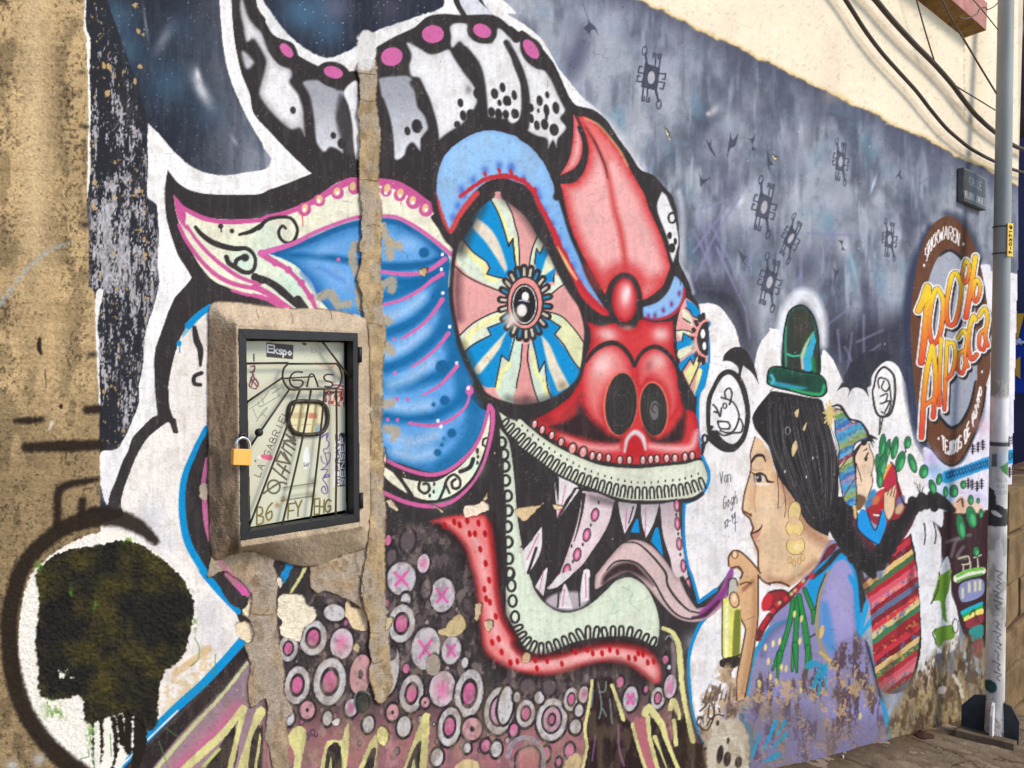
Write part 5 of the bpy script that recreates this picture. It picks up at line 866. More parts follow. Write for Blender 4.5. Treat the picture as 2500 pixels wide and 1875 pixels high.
# arm and can
F('@22 1860,1500 1900,1435 1960,1440 2050,1520 2120,1600 2140,1659 @23 2112,30 2112,200 2105,450 2050,800 2000,1060 1930,1095* 1930,900 1985,600 2000,480 1960,400 1955,300 1900,310 1880,250 1900,130 1960,60 @22 1970,1600 1880,1580', (220, 174, 126)); S('@23 2080,60 2080,400 2030,750 1980,1040', [30, 50, 50, 30], (176, 126, 84), soft=12, alpha=.7); S('@23 1990,150 2060,90', 30, (150, 100, 70), soft=8)
S('@22 1865,1560 1862,1490 1900,1435 1960,1440 2050,1520 2130,1620', 16, BRN); S('@23 2112,30 2112,200 2105,450 2050,800 2000,1060', 14, BRN); S('@23 1960,110 2010,90 2050,100', 14, BRN); S('@23 1960,330 1965,400 2003,480 1988,600 1932,900 1930,1090', 14, BRN); S('@22 1940,1570 1980,1620 @23 1960,60', 16, BRN); E('@22 1915,1465', 24, 34, (238, 202, 160)); E('@22 1915,1465', 24, 34, BRN, ring=8); S('@22 1880,1580 1950,1570 1980,1620', 16, BRN)
F('@23 1808,230* 1890,225* 1962,330 1950,725 1830,762* 1808,700', (230, 224, 110)); F('@23 1915,330 1962,330 1950,725 1895,745', (120, 126, 50), soft=4); S('@23 1850,280 1845,500 1842,720', [26, 30, 20], (248, 246, 190), soft=6); F('@23 1795,745 1945,715 1945,790 1870,825 1790,800', (50, 44, 40)); S('@23 1810,230 1808,700 1830,762', 10, (60, 54, 40)); S('@23 1895,745 1920,720 1962,700', 12, (60, 54, 40))
F('@23 1850,200 1870,60 1920,60 1930,180 1880,240', (190, 186, 170)); S('@23 1855,200 1870,70 1920,60 1940,120', 12, K); S('@22 1860,1640 1890,1590 @23 1880,20', 30, (150, 80, 150))
E('@23 1910,240', 40, 66, (226, 182, 136), -8); E('@23 1910,240', 40, 66, BRN, -8, ring=10); E('@23 1908,225', 16, 30, (244, 214, 176))
# tag and stains below the can
m_, w_, _ = cv.mask('@23 1780,800 1920,820 1940,1100 2020,1300 2040,1720* 1690,1720* 1650,1500 1600,1300 1640,1050 1720,950', 14)
a, b, c, d = w_; xx, yy = X[c:d, a:b], Y[c:d, a:b]
cv.put(m_*sstep(.5, .58, fbm(xx, yy, 12, 26, 201, 4)), w_, (104, 82, 66), .85); cv.put(m_*sstep(.52, .6, fbm(xx, yy, 20, 20, 211, 4)), w_, (190, 160, 124), .8)
for q in ('@23 1640,1240 1610,1230 1600,1290 1680,1340 1740,1220', '@23 1620,1180 1680,1120 1640,1100', '@23 1700,1130 1690,1230 1720,1250', '@23 1740,1150 1740,1220', '@23 1780,1160 1790,1190', '@23 1680,1300 1700,1260 1760,1210 1820,1220'): S(q, 14, (62, 48, 40))
for k in range(7): S('@23 %f,%f %f,%f' % (1660+k*34, 1080+8*(k % 2), 1700+k*30, 950 + 30*(k % 3)), [20, 4], (80, 60, 46), alpha=.7)
F('@23 1700,1350 1820,1250 1980,1280 2030,1450 2030,1740* 1680,1740*', (204, 190, 166), soft=6, rough=4)
for tk in '1790,1545,28,80 1850,1585,32,64 1858,1430,12,30 1770,1280,14,24 1945,1610,30,50'.split():
    x, y, rx, ry = map(float, tk.split(',')); E('@23 %f,%f' % (x, y), rx, ry, (58, 46, 40), 8, soft=3)
# handwriting
def write(tile, s, x, y, dx, dy, hx, hy, wd, c):
    ox, oy, k = SPEC[tile] if tile in SPEC else (620*int(tile[0]), 465*int(tile[1]), TS)
    text(cv, s, (ox + x/k, oy + y/k), (dx/k, dy/k), (hx/k, hy/k), wd, c)
INK = (84, 80, 82)
write('22', 'Van', 1790, 870, 34, -8, 0, -100, 7, INK); write('22', 'Gogh', 1815, 1085, 32, -14, 4, -110, 7, INK); write('22', '12-14', 1825, 1250, 20, -18, 0, -60, 7, INK); S('@22 1905,1200 1935,1190', 6, INK); S('@22 1918,1160 1920,1270', 6, INK)
# braids
F('@32 1180,1080 1400,1020 1520,1060 1520,1230 1440,1180 1340,1200 1255,1290 1180,1330', (232, 229, 228)); F('@32 640,1080 790,1080 830,1200 900,1330 985,1385 1060,1180 1150,1100 1260,1010 1330,1010 1290,1170 1200,1330 1090,1450 1000,1600 850,1560 700,1380 620,1330', (74, 46, 52), edge=((120, 44, 56), 60, .6))
BR = (46, 42, 42)
S('@32 660,1050 640,1180 700,1300', [150, 190, 190], BR, soft=3); S('@32 650,1200 720,1330 820,1480 910,1560 1000,1500 1090,1340 1180,1180 1270,1060 1380,1000 1480,1040 1580,1080', [130, 140, 130, 120, 110, 105, 100, 100, 90, 70, 40], BR, soft=3); S('@32 900,1560 940,1640', [150, 60], BR, soft=3); S('@32 1440,960 1540,1030 1620,1090', [80, 90, 40], BR, soft=3)
bp, _ = pts('@32 660,1080 660,1200 720,1330 820,1480 910,1560 1000,1490 1090,1340 1180,1180 1270,1060 1380,1010 1480,1040'); Q = spline(bp, [False]*len(bp), False, 3)
L = np.concatenate([[0], np.cumsum(np.hypot(*np.diff(Q, axis=0).T))]); kk = 0
for s_ in np.arange(0, L[-1], 11.):
    o = np.array([np.interp(s_, L, Q[:, 0]), np.interp(s_, L, Q[:, 1])]); q2 = np.array([np.interp(s_+3, L, Q[:, 0]), np.interp(s_+3, L, Q[:, 1])])
    tg = (q2-o)/(np.hypot(*(q2-o))+1e-6); nn = np.array([tg[1], -tg[0]]); kk += 1; sgn = 1 if kk % 2 else -1; sz = 1 - .35*s_/L[-1]
    ce = o + nn*14*sgn*sz
    cv.E('@s %f,%f' % tuple(ce), 58*sz, 66*sz, (40, 37, 37), soft=2)
    for r_ in (6, 9.5, 13):
        an0 = math.atan2(nn[1]*sgn, nn[0]*sgn)
        an = np.linspace(an0-1.2, an0+1.0, 7)
        cv.S(np.stack([ce[0] + r_*sz*np.cos(an), ce[1] + r_*sz*1.15*np.sin(an)], 1), [2, 5, 2], (98, 92, 90) if r_ != 9.5 else (24, 22, 24), alpha=.65, rough=.2)
for q in ('@32 1330,960 1310,880 1290,860', '@32 1340,960 1330,870', '@32 1345,960 1360,900'): S(q, 8, BR)
# child on her back
F('@32 880,1050 960,950 1040,900 1130,820 1200,1000 1210,1070 1150,1160 1060,1180 1000,1220 940,1200 880,1110', (150, 46, 56)); 
for tk, cc in (('930,960', (60, 140, 190)), ('1000,960', (206, 60, 60)), ('960,1010', (206, 110, 70)), ('1010,1060', (190, 30, 36)), ('940,1090', (170, 40, 44)), ('1170,1010', (110, 110, 150)), ('1160,1080', (200, 170, 130)), ('900,1030', (80, 120, 160))): E('@32 ' + tk, 30, 50, cc, 30, soft=5)
F('@32 805,1150 845,1080 890,1110 960,1250 1015,1080 1050,1200 985,1385* 900,1335 810,1245', (30, 146, 214)); S('@32 890,1110 955,1260 1010,1100', 10, (30, 40, 60)); S('@32 945,1130 985,1135', 14, (240, 236, 230)); S('@32 805,1150 810,1245 900,1335 985,1385', 12, (30, 40, 60))
F('@32 1000,890* 1050,770 1095,685 1130,760 1150,950 1080,930 1040,905', (190, 46, 66)); S('@32 1000,880 1050,770 1090,700* 1050,735', 18, (240, 160, 60)); S('@32 1090,685 1130,750 1155,930 1205,1050', 12, (46, 34, 34))
F('@32 1030,950 1070,930 1130,880 1130,960 1115,1100 1070,1175 1035,1100', (232, 196, 156)); 
for q in ('@32 1060,960 1090,860', '@32 1085,970 1110,870', '@32 1108,980 1130,890', '@32 1030,950 1032,1090 1070,1175 1118,1090 1125,980'): S(q, 8, (110, 70, 50))
F('@32 795,560 860,515 905,530 912,570 942,640 940,730 925,780 936,830 925,900 890,985 830,970 795,930', (240, 208, 174)); S('@32 905,530 912,570 942,640 940,730 925,780 936,830 925,900 890,985', 8, BRN); S('@32 855,590 885,575', [6, 14], (60, 46, 42)); S('@32 868,660 885,630 895,610', 14, (56, 42, 40)); E('@32 880,660', 12, 20, (56, 42, 40), 20); S('@32 918,800 930,790', 9, (110, 60, 50)); S('@32 800,700 830,800 840,850', 8, (70, 50, 44)); G('@32 860,720', 30, (226, 176, 140), .6)
F('@32 800,960 880,990 830,1090 780,1080', (120, 90, 60), soft=4)
F('@32 760,620 800,560 850,520 790,640 800,720 790,900 770,800', (50, 44, 44)); S('@32 860,520 900,470 975,490', [50, 40, 6], (44, 42, 42)); S('@32 880,500 930,500 950,530', [30, 20, 4], (44, 42, 42)); S('@32 910,490 940,560', [20, 4], (44, 42, 42))
KN = '@32 590,235 640,235 700,265 755,350 830,350 880,420 890,485 800,520 768,600 790,780 800,1000 780,1070* 700,1025 670,900 650,760 650,560 620,450 615,340'
A_, w_, _ = cv.mask(KN, 2, .5); a, b, c, d = w_; xx, yy = X[c:d, a:b], Y[c:d, a:b]
tt = (yy + (xx-2050)*.55 + (fbm(xx, yy, 14, 14, 221, 2)-.5)*8)/11.0
seq = np.array([(70, 160, 204), (60, 150, 190), (120, 170, 150), (140, 160, 90), (56, 120, 170), (80, 170, 214), (140, 60, 90), (180, 196, 130), (110, 150, 90), (60, 140, 190), (50, 120, 180), (150, 130, 170)], np.float32)/255
cv.put(A_, w_, seq[np.floor(tt).astype(int) % len(seq)]); cv.put(A_*sstep(.6, .68, fbm(xx, yy, 6, 6, 231, 2))*.35, w_, (206, 190, 120)); cv.put(A_*sstep(.64, .7, fbm(xx, yy, 5, 5, 235, 2))*.4, w_, (150, 60, 90))
S(KN, 9, (50, 44, 50), closed=True); S('@32 590,215 660,210 740,320 830,345 890,430 900,480', [14, 26, 22, 16, 20, 24], (40, 40, 44)); S('@32 660,740 720,660 770,620', 10, (120, 40, 70)); S('@32 690,980 760,860 800,820', 10, (120, 40, 70)); S('@32 780,1060 790,1150', 24, (214, 186, 120), rough=2)
for k in range(14):
    an = k*2.4; r = 50 + 10*(k % 3); S('@32 570,285 %f,%f' % (568 + r*.8*math.cos(an), 285 + r*1.7*math.sin(an)), [26, 12], (222, 194, 124), rough=1.5)
# leaves
LEAF = '1018,560,26,112,4 1055,600,20,110,12 985,720,24,100,-6 1015,720,30,120,14 995,830,24,70,0 1120,565,26,92,10 1230,520,26,48,8 1168,680,34,86,16 1270,695,28,80,-18 1366,765,34,54,10 1440,895,26,60,-16 1495,830,20,44,12 1550,935,16,40,0 1620,930,34,50,0 1700,875,22,30,0 1762,1005,20,36,0 1770,1150,40,90,-12 1680,1230,34,106,-10 1850,1120,15,36,0 1810,1440,24,40,0 1825,1010,10,18,0'
for tk in LEAF.split():
    x, y, rx, ry, ro = map(float, tk.split(',')); p = '@32 %f,%f' % (x, y)
    E(p, rx+6, ry+7, (36, 56, 46), ro); E(p, rx, ry, (46, 122, 74), ro); E('@32 %f,%f' % (x+rx*.3, y+ry*.25), rx*.5, ry*.55, (80, 180, 110), ro, soft=4)
S('@32 1210,560 1215,600', 12, (40, 50, 44))

# ---- bare cement, repairs, flaked plaster
def cement(P, base, hgt, seed, grow=0., soft=2.5, rough=2.2):
    A, w, sd = cv.mask(P, soft, rough, grow)
    a, b, c, d = w; xx, yy = X[c:d, a:b], Y[c:d, a:b]
    n_ = fbm(xx, yy, 22, 30, seed, 4); f_ = fbm(xx, yy, 4, 4, seed+7, 2)
    C_ = col(base)*(0.80 + .42*n_[..., None])*(0.93 + .14*f_[..., None])
    gr = sstep(.45, .62, fbm(xx, yy, 40, 60, seed+11, 4))[..., None]*.6; C_ = C_*(1-gr) + gr*col((176, 164, 150))*(.86 + .28*f_[..., None]); dk = sstep(.58, .70, fbm(xx, yy, 18, 34, seed+17, 4))[..., None]*.35; C_ = C_*(1-dk) + dk*col((110, 88, 60))
    cv.put(A, w, C_.astype(np.float32))
    cv.rel[c:d, a:b] += A*(hgt + (n_-.5)*.006 + (f_-.5)*.0016)
    rim = np.exp(-(np.clip(np.abs(sd+.8), 0, 9)/1.6)**2)*sstep(.42, .6, fbm(xx, yy, 12, 12, seed+3, 2))
    cv.put(rim*.55, w, (92, 72, 46))
    return A, w
STRIP = '@10 875,540 885,700 890,850 872,950 885,1050 890,1200 880,1400 895,1659 @11 905,150 900,400 880,470 905,560 880,680 862,740 900,850 910,950 920,1100 940,1659 @12 940,300 930,1000 950,1400 @13 900,150 935,330 975,480 965,640 985,750 965,850 980,950 1010,1060 1060,1120 1130,1060 1172,950 1150,800 1145,650 1140,500 1120,350 1110,200 1110,0 @12 1105,1400 1112,1250 1115,1100 1095,900 1100,750 1095,600 1080,400 1090,200 1085,0 @11 1090,1500 1105,1350 1115,1200 1110,1100 1085,1000 1090,850 1070,700 1075,560 1080,400 1080,250 1085,130 1060,0 @10 1055,1400 1070,1150 1055,1000 1030,850 1040,700 1020,500'
PATCH = '@02 1790,1440* 1750,1659 @03 1900,0 2120,190 2040,350 2110,420 2130,580 2060,620 2110,800 2090,950 2100,1100 2130,1150 @13 100,1080 110,1250 90,1400 130,1500 180,1900* 320,1900* 290,1450 280,1250 330,1180 250,1020 260,860 230,700 200,500 190,250 200,150 220,80 @12 180,1600 170,1540 220,1450 330,1500 460,1560 @13 470,100 520,180 620,170 760,230 880,300 960,470 1010,100 @12 1010,1200 500,1100'
for q in ('@11 860,460 830,560 870,700', '@11 1080,300 1130,420 1150,560', '@11 1150,440 1220,470', '@11 1080,800 1170,760 1160,840', '@11 1110,1300 1160,1360', '@11 560,900 650,860 700,960 800,960', '@12 1110,200 1160,180', '@12 1120,400 1200,420 1180,480', '@11 1090,1080 1140,1100'):
    S(q, 70, (186, 164, 132), soft=5, rough=5, alpha=.85)
S('@11 900,700 880,900 900,1000', 50, (186, 164, 132), soft=5, rough=5)
cement(PATCH, (176, 152, 122), .004, 301); cement(STRIP, (184, 158, 118), .009, 321)
S('@10 940,0 945,300', 150, (40, 42, 52), soft=8, alpha=.35); S('@10 950,330 945,520', [150, 150], (226, 220, 212), soft=5, rough=4)
for q in ('@10 890,615 960,625 1020,630', '@10 900,830 960,855 1030,850', '@10 890,1520 960,1518 1040,1530', '@11 950,300 1010,290 1060,300', '@11 930,1120 1000,1120 1080,1150', '@11 880,1010 930,1040 920,1150', '@12 960,980 970,1200 950,1400', '@12 920,300 960,600', '@13 980,700 1010,780 1100,740', '@13 880,30 930,150 900,260', '@13 0,360 80,370 160,360', '@13 30,100 120,150', '@11 300,1010 320,1060 330,1110', '@02 1810,1470 1950,1470 2100,1400', '@12 0,1360 150,1400 300,1500 330,1450 500,1440', '@12 330,1500 420,1560 560,1530'):
    S(q, 6, (84, 62, 40), alpha=.85, rough=1)
G('@12 200,1400', 110, (92, 72, 50), .7, 50, 20); G('@12 60,1330', 120, (150, 130, 90), .5, 40); G('@12 500,1400', 120, (130, 104, 70), .5, 60); G('@13 700,100', 120, (160, 134, 98), .6, 60)
S('@12 270,1520 300,1560 250,1659 @13 250,90', [40, 60, 70, 30], (30, 140, 200), rough=2); F('@12 320,1580 420,1540 380,1659 @13 300,170 290,60', (60, 56, 54), rough=3); S('@12 440,1560 390,1659 @13 310,180', [30, 26, 20], (214, 210, 140), rough=1.5); S('@02 1860,1530 1960,1659 @03 1920,20 2010,110 2100,190', [40, 50, 60, 70, 60], (206, 130, 150), soft=4, rough=3, alpha=.8); F('@03 1990,110 2060,130 2100,190 2040,200', (216, 96, 160), rough=2); F('@03 1880,60 2000,150 2030,250 1990,310 1880,180', K, rough=2)
SUR_O = np.array([(521,740),(509,790),(507,1000),(509,1200),(519,1362),(570,1354),(620,1347),(690,1374),(760,1384),(850,1352),(896,1330),(905,1100),(903,900),(895,785),(862,766),(790,754),(707,752),(615,742)], float)
SUR_I = np.array([(577,789),(876,807),(884,1286),(587,1336)], float)
SUR_O = spline(SUR_O, [False]*len(SUR_O), True); PB_ = .058
w_ = cv.win(495, 725, 920, 1400); a, b, c, d = w_; xx, yy = X[c:d, a:b], Y[c:d, a:b]
wob = (fbm(xx, yy, 30, 30, 1003, 3)-.5)*7
Do, Di = cv.dist(SUR_O, True, w_, 90), cv.dist(SUR_I, True, w_, 90); Io, Ii = cv.inside(SUR_O, w_), cv.inside(SUR_I, w_)
tt = np.where(Ii, 1.0, np.where(Io, Do/(Do + Di + 1e-6), 0)).astype(np.float32); so = np.where(Io, -Do, Do) + wob*.5
A_ = np.clip(.5 - so/3., 0, 1)
n_ = fbm(xx, yy, 40, 60, 1011, 4); f_ = fbm(xx, yy, 5, 5, 1021, 3)
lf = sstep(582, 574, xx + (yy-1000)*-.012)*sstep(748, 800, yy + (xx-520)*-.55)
cc = col((208, 184, 152))*(1-lf[..., None]) + col((168, 142, 112))*lf[..., None]  # left bevel coloured darker: its brown stain plus the shade on that side
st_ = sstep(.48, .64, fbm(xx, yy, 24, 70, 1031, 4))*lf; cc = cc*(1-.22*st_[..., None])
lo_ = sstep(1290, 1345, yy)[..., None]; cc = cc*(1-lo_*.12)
cc = cc*(.86 + .28*n_[..., None])*(.92 + .16*f_[..., None])
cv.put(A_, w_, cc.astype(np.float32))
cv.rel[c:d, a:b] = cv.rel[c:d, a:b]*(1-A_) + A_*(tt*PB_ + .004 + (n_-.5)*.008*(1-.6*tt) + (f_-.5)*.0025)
cv.put(np.exp(-((so+1)/1.8)**2)*sstep(.4, .55, fbm(xx, yy, 14, 14, 1041, 2))*.7, w_, (96, 74, 50))
for q in ('@11 300,1015 322,1060 330,1115', '@11 640,1000 655,1060 650,1100', '@11 20,1010 40,1080', '@02 1900,120 1890,300 1900,420'): S(q, 5, (96, 72, 48), rough=1, alpha=.8)
for k in range(70):
    cv.E('@s %f,%f' % (np.random.RandomState(k).uniform(580, 880), np.random.RandomState(k+500).uniform(750, 803)), 4, 4, (126, 100, 70), alpha=.5, rough=1)
surround_cells = (A_ > .5, w_)
CHIPS = ['@13 210,220 260,190 350,190 420,210 450,270 510,310 530,380 480,440 420,480 400,580 330,570 240,540 220,470 240,420 200,370 200,300', '@13 790,240 830,300 880,310 940,360 960,480 930,500 840,480 800,410 770,370 770,320', '@13 1640,430 1740,360 1790,420 1780,490 1700,550 1600,540 1550,510 1620,470', '@03 1990,450 2080,420 2130,480 2130,580 2090,600 2020,550', '@03 2050,340 2080,290 2120,200 2100,380', '@12 1780,1060 1880,1040 1950,1010 1980,1080 1880,1130 1780,1145', '@12 1110,1010 1160,1000 1215,1060 1210,1095 1150,1060', '@22 70,1080 270,1050 300,1030 200,1130 150,1180 90,1150', '@12 1500,1040 1600,1095 1590,1110 1540,1070', '@13 1870,280 1920,270 1920,330 1880,420 1865,390', '@13 1950,420 2020,420 1990,500 1950,470', '@13 1470,730 1530,690 1580,760 1560,850 1500,880 1460,840', '@13 1060,1310 1120,1320 1140,1400 1100,1470 1050,1440 1040,1360', '@22 380,1045 460,1060 420,1090', '@13 210,40 240,90 220,140 195,80', '@13 860,600 895,620 880,680 835,650', '@13 1120,400 1175,390 1150,470 1115,500', '@23 130,700 190,690 180,760 120,760', '@11 1400,670 1460,655 1440,720 1410,710', '@12 1100,560 1120,640 1105,700', '@23 2110,910 2150,930 2130,990 2105,960', '@13 660,1260 730,1240 725,1290 680,1300', '@12 1940,1000 1975,940 1960,1010', '@12 1255,760 1290,800 1280,815', '@20 1325,1070 1360,1140 1370,1180 1340,1120', '@30 95,1315 125,1335 110,1345']
chip_c = [(250, 234, 204), (236, 210, 166), (206, 182, 134), (248, 226, 188), (240, 220, 186), (246, 224, 196), (240, 216, 180), (226, 196, 150), (236, 206, 170), (216, 190, 150), (214, 186, 150), (170, 156, 140), (236, 226, 150), (230, 206, 160), (246, 234, 214), (200, 180, 136), (214, 192, 150), (206, 170, 130), (222, 186, 130), (240, 216, 186), (226, 204, 150), (236, 230, 220), (222, 196, 160), (236, 226, 206), (240, 230, 190), (246, 226, 170)]
for P_, c_ in zip(CHIPS, chip_c):
    A, w, sd = cv.mask(P_, 1.4, 2.5); a, b, c, d = w; xx, yy = X[c:d, a:b], Y[c:d, a:b]
    cv.put(np.exp(-(np.clip(sd, -20, 20)/2.2)**2)*.5, w, (70, 54, 44))
    cv.put(A, w, (col(c_)*(.9 + .2*fbm(xx, yy, 8, 8, 401, 3)[..., None])).astype(np.float32)); cv.rel[c:d, a:b] -= A*.0045
# hairline cracks and small flecks over everything
rs = np.random.RandomState(12)
for k in range(60):
    x0, y0 = rs.uniform(330, 2250), rs.uniform(20, 1700); P_ = [(x0, y0)]; an = rs.uniform(0, 6.28)
    for j in range(rs.randint(3, 7)): an += rs.uniform(-.9, .9); P_.append((P_[-1][0] + 9*math.cos(an), P_[-1][1] + 6*math.sin(an)))
    cv.S(np.array(P_), rs.uniform(2, 4), (66, 58, 54), alpha=rs.uniform(.25, .7), rough=.6)
for k in range(170):
    x0, y0 = rs.uniform(300, 2300), rs.uniform(10, 1800)
    cv.E('@s %f,%f' % (x0, y0), rs.uniform(2, 6), rs.uniform(2, 9), (240, 232, 214) if rs.rand() < .6 else (60, 54, 50), rs.uniform(-40, 40), alpha=rs.uniform(.3, .8), rough=1)
fine = fbm(X, Y, 5, 5, 501, 2); big = fbm(X, Y, 90, 120, 511, 4)
cv.rgb *= (0.965 + .07*fine)[..., None]*(0.965 + .07*big)[..., None]
dirt = sstep(1500, 1800, Y)*sstep(.46, .62, fbm(X, Y, 20, 50, 521, 4))*sstep(300, 700, X)*.35
cv.rgb *= (1-dirt[..., None]); cv.rgb += dirt[..., None]*col((140, 120, 92))
pit = sstep(.70, .78, vnoise(X, Y, 4.5, 4.5, 531)*.6 + vnoise(X, Y, 9, 9, 535)*.4)*sstep(250, 330, X)
cv.rgb *= (1-.07*pit[..., None])
cv.rel += (fine-.5)*.0006 + (fbm(X, Y, 14, 14, 541, 2)-.5)*.0012 - pit*.0002

# wear: streaky grime, tiny losses in the dark paint, smudges on the white
lum = cv.rgb.mean(2); wallz = sstep(250, 300, X)*sstep(6, 20, Y - yl + jit)
strk = fbm(X, Y, 7, 46, 551, 3); sm = fbm(X, Y, 34, 34, 561, 4)
g_ = wallz*(sstep(.55, .75, lum)*(.10*sstep(.45, .68, strk) + .13*sstep(.52, .68, sm)))[..., ] 
cv.rgb *= (1-g_[..., None]); cv.rgb += g_[..., None]*col((150, 136, 122))
loss = wallz*sstep(.40, .28, lum)*(sstep(.76, .84, vnoise(X, Y, 3.0, 3.4, 571)*.7 + sm*.3)*.35 + .10*sstep(.5, .7, strk))
cv.rgb *= (1-loss[..., None]); cv.rgb += loss[..., None]*col((150, 142, 134))
# ---- concrete pillar
PB = '@00 -4000,-2000* 712,-2000* 715,0 705,230 728,330 738,620 745,900 742,1200 735,1659 @01 750,400 752,800 795,860 805,1100 815,1400 828,1659 @02 838,300 840,600 845,900 850,1659 @03 850,4500* -4000,4500*'
A, w, sd = cv.mask(PB, 2.0, 1.6)
pn = fbm(X, Y, 60, 160, 601, 4); pf = fbm(X, Y, 7, 7, 611, 3); ps = vnoise(X, Y, 5, 5, 621); pl = fbm(X, Y, 240, 7, 631, 2)
C_ = col((194, 164, 118))*(0.82 + .34*pn[..., None])*(.92 + .16*pl[..., None])
stain = sstep(.50, .62, fbm(X, Y, 34, 80, 641, 4))*.7*np.clip(.25 + np.exp(-((X-10)/60.)**2) + np.exp(-((X-185)/36.)**2), 0, 1)
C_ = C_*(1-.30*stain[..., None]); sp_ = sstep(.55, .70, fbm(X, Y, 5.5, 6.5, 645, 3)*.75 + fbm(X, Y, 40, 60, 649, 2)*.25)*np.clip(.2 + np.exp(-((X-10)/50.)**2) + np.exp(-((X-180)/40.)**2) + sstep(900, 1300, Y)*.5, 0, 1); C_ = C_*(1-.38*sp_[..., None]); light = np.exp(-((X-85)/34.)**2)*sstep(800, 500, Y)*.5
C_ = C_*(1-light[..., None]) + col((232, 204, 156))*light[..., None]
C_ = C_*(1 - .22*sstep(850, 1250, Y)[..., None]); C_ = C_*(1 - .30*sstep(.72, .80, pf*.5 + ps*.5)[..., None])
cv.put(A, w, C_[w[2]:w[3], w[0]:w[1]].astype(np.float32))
pillar_mask = A > .5; pillar_win = w
a, b, c, d = w
cv.rel[c:d, a:b] = cv.rel[c:d, a:b]*(1-A) + A*(.010 + (pf[c:d, a:b]-.5)*.002 - sstep(.72, .80, pf[c:d, a:b]*.5 + ps[c:d, a:b]*.5)*.0015)
# sprayed tag crossing pillar and wall
RWH = '@03 250,60 @02 330,1560 470,1440 700,1320 900,1270 1080,1290 1200,1380 @03 1300,200 1200,1300 1000,1700* 720,1690* 560,1530 400,1400 300,1240 210,1060 165,820 155,560 190,250'
F(RWH, (246, 238, 222), soft=2.5, rough=4)
TG = (44, 35, 28)
for q, wd in (('@02 1310,1350 1180,1235 1040,1170 880,1150 700,1180 540,1240 400,1340 280,1450 180,1600 @03 140,100 80,400 85,700 130,950 220,1200 350,1400 500,1560 700,1720', [70, 130, 150, 150, 130, 130, 140, 140, 140, 140, 150, 150, 150, 150, 160, 170]), ('@02 220,560 400,555 840,540', [80, 100, 90]), ('@02 130,338 240,335 350,328', [40, 66, 50]), ('@02 730,245 820,240', [66, 80]), ('@02 490,1230 485,1000 510,910 600,870 700,850 820,830', [76, 70, 70, 64, 60, 40]), ('@02 690,1010 690,1140', [60, 76]), ('@02 780,1090 900,1090', 60)):
    S(q, wd, TG, soft=9, rough=3, alpha=.93)
for p, r_, a_ in (('@01 720,290', 50, .8), ('@01 780,1385', 52, .9), ('@00 690,610', 46, .6), ('@00 720,1070', 46, .85)): G(p, r_, (50, 44, 40), a_, r_*.6)
S('@01 335,1250 330,1330 350,1380', [26, 44, 20], (50, 40, 32), soft=4); S('@01 380,1510 390,1659', 9, (80, 60, 44)); E('@02 515,215', 16, 22, (50, 38, 30))
S('@01 600,430 400,520 200,700 0,960', [16, 30, 26, 40], (160, 178, 190), soft=6, rough=6, alpha=.5); G('@03 100,1640 330,1590', 60, (196, 196, 196), .8)
for q in ('@02 440,340 420,400',): S(q, 22, (214, 200, 176), soft=4, rough=4)
# mossy black patch inside the tag
MOSS = '@03 300,20 @02 350,1560 450,1480 600,1420 850,1380 1050,1340 1150,1370 1250,1420 1400,1530 1520,1640 @03 1600,160 1640,280 1610,500 1540,720 1390,850 1340,1000 1320,1290 1240,1330 1100,1200 900,1230 730,1280 690,1060 560,1070 350,1050 320,800 300,560 330,300'
A, w, sd = cv.mask(MOSS, 3, 5); a, b, c, d = w; xx, yy = X[c:d, a:b], Y[c:d, a:b]
mo = fbm(xx, yy, 7, 5, 651, 3); mb = fbm(xx, yy, 60, 60, 661, 3)
mg = np.clip((mb-.4)*3, 0, 1)[..., None]
C_ = (col((34, 31, 26))*(1-mg) + col((72, 64, 28))*mg)*(.55 + .9*mo[..., None])
hole = sstep(.66, .72, fbm(xx, yy, 9, 9, 671, 3)*.62 + .36*np.exp(-(((xx-160)/36.)**2 + ((yy-1650)/30.)**2)) - .04)
A2 = A*(1-hole); cv.put(A2, w, C_.astype(np.float32)); cv.rel[c:d, a:b] += A2*(.003 + (mo-.5)*.007)
moss_mask = A2 > .5; moss_win = w
for q, wd in (('@03 1170,1250 1180,1450 1140,1640', [90, 120, 60]), ('@03 850,1240 860,1400 850,1620', [40, 24, 12]), ('@03 960,1250 980,1500 950,1659', [50, 40, 20]), ('@03 780,1280 790,1640', [20, 10]), ('@03 1290,1000 1300,1300', [40, 14]), ('@03 1080,1200 1085,1520', [70, 60]), ('@03 1010,1230 1040,1450', [60, 60])):
    S(q, wd, (40, 34, 26), rough=5, soft=3)
for p, rx, ry in (('@03 765,1380', 44, 100), ('@03 430,1110', 90, 50), ('@02 1080,1340', 60, 40), ('@03 1640,450', 30, 70), ('@03 1630,160', 40, 24), ('@02 330,1560', 40, 60), ('@03 600,180', 20, 60), ('@03 800,280', 30, 60), ('@03 480,1200', 120, 60)):
    P_, _ = pts(p); q = P_[0]; rx, ry = rx/TS, ry/TS; w = cv.win(q[0]-rx*1.5, q[1]-ry*1.5, q[0]+rx*1.5, q[1]+ry*1.5); a, b, c, d = w
    if b > a and d > c:
        xx, yy = X[c:d, a:b], Y[c:d, a:b]; g_ = np.exp(-(((xx-q[0])/rx)**2 + ((yy-q[1])/ry)**2)*1.5)
        cv.put(g_*sstep(.4, .6, fbm(xx, yy, 7, 10, 681, 3))*.9, w, (96, 140, 44))
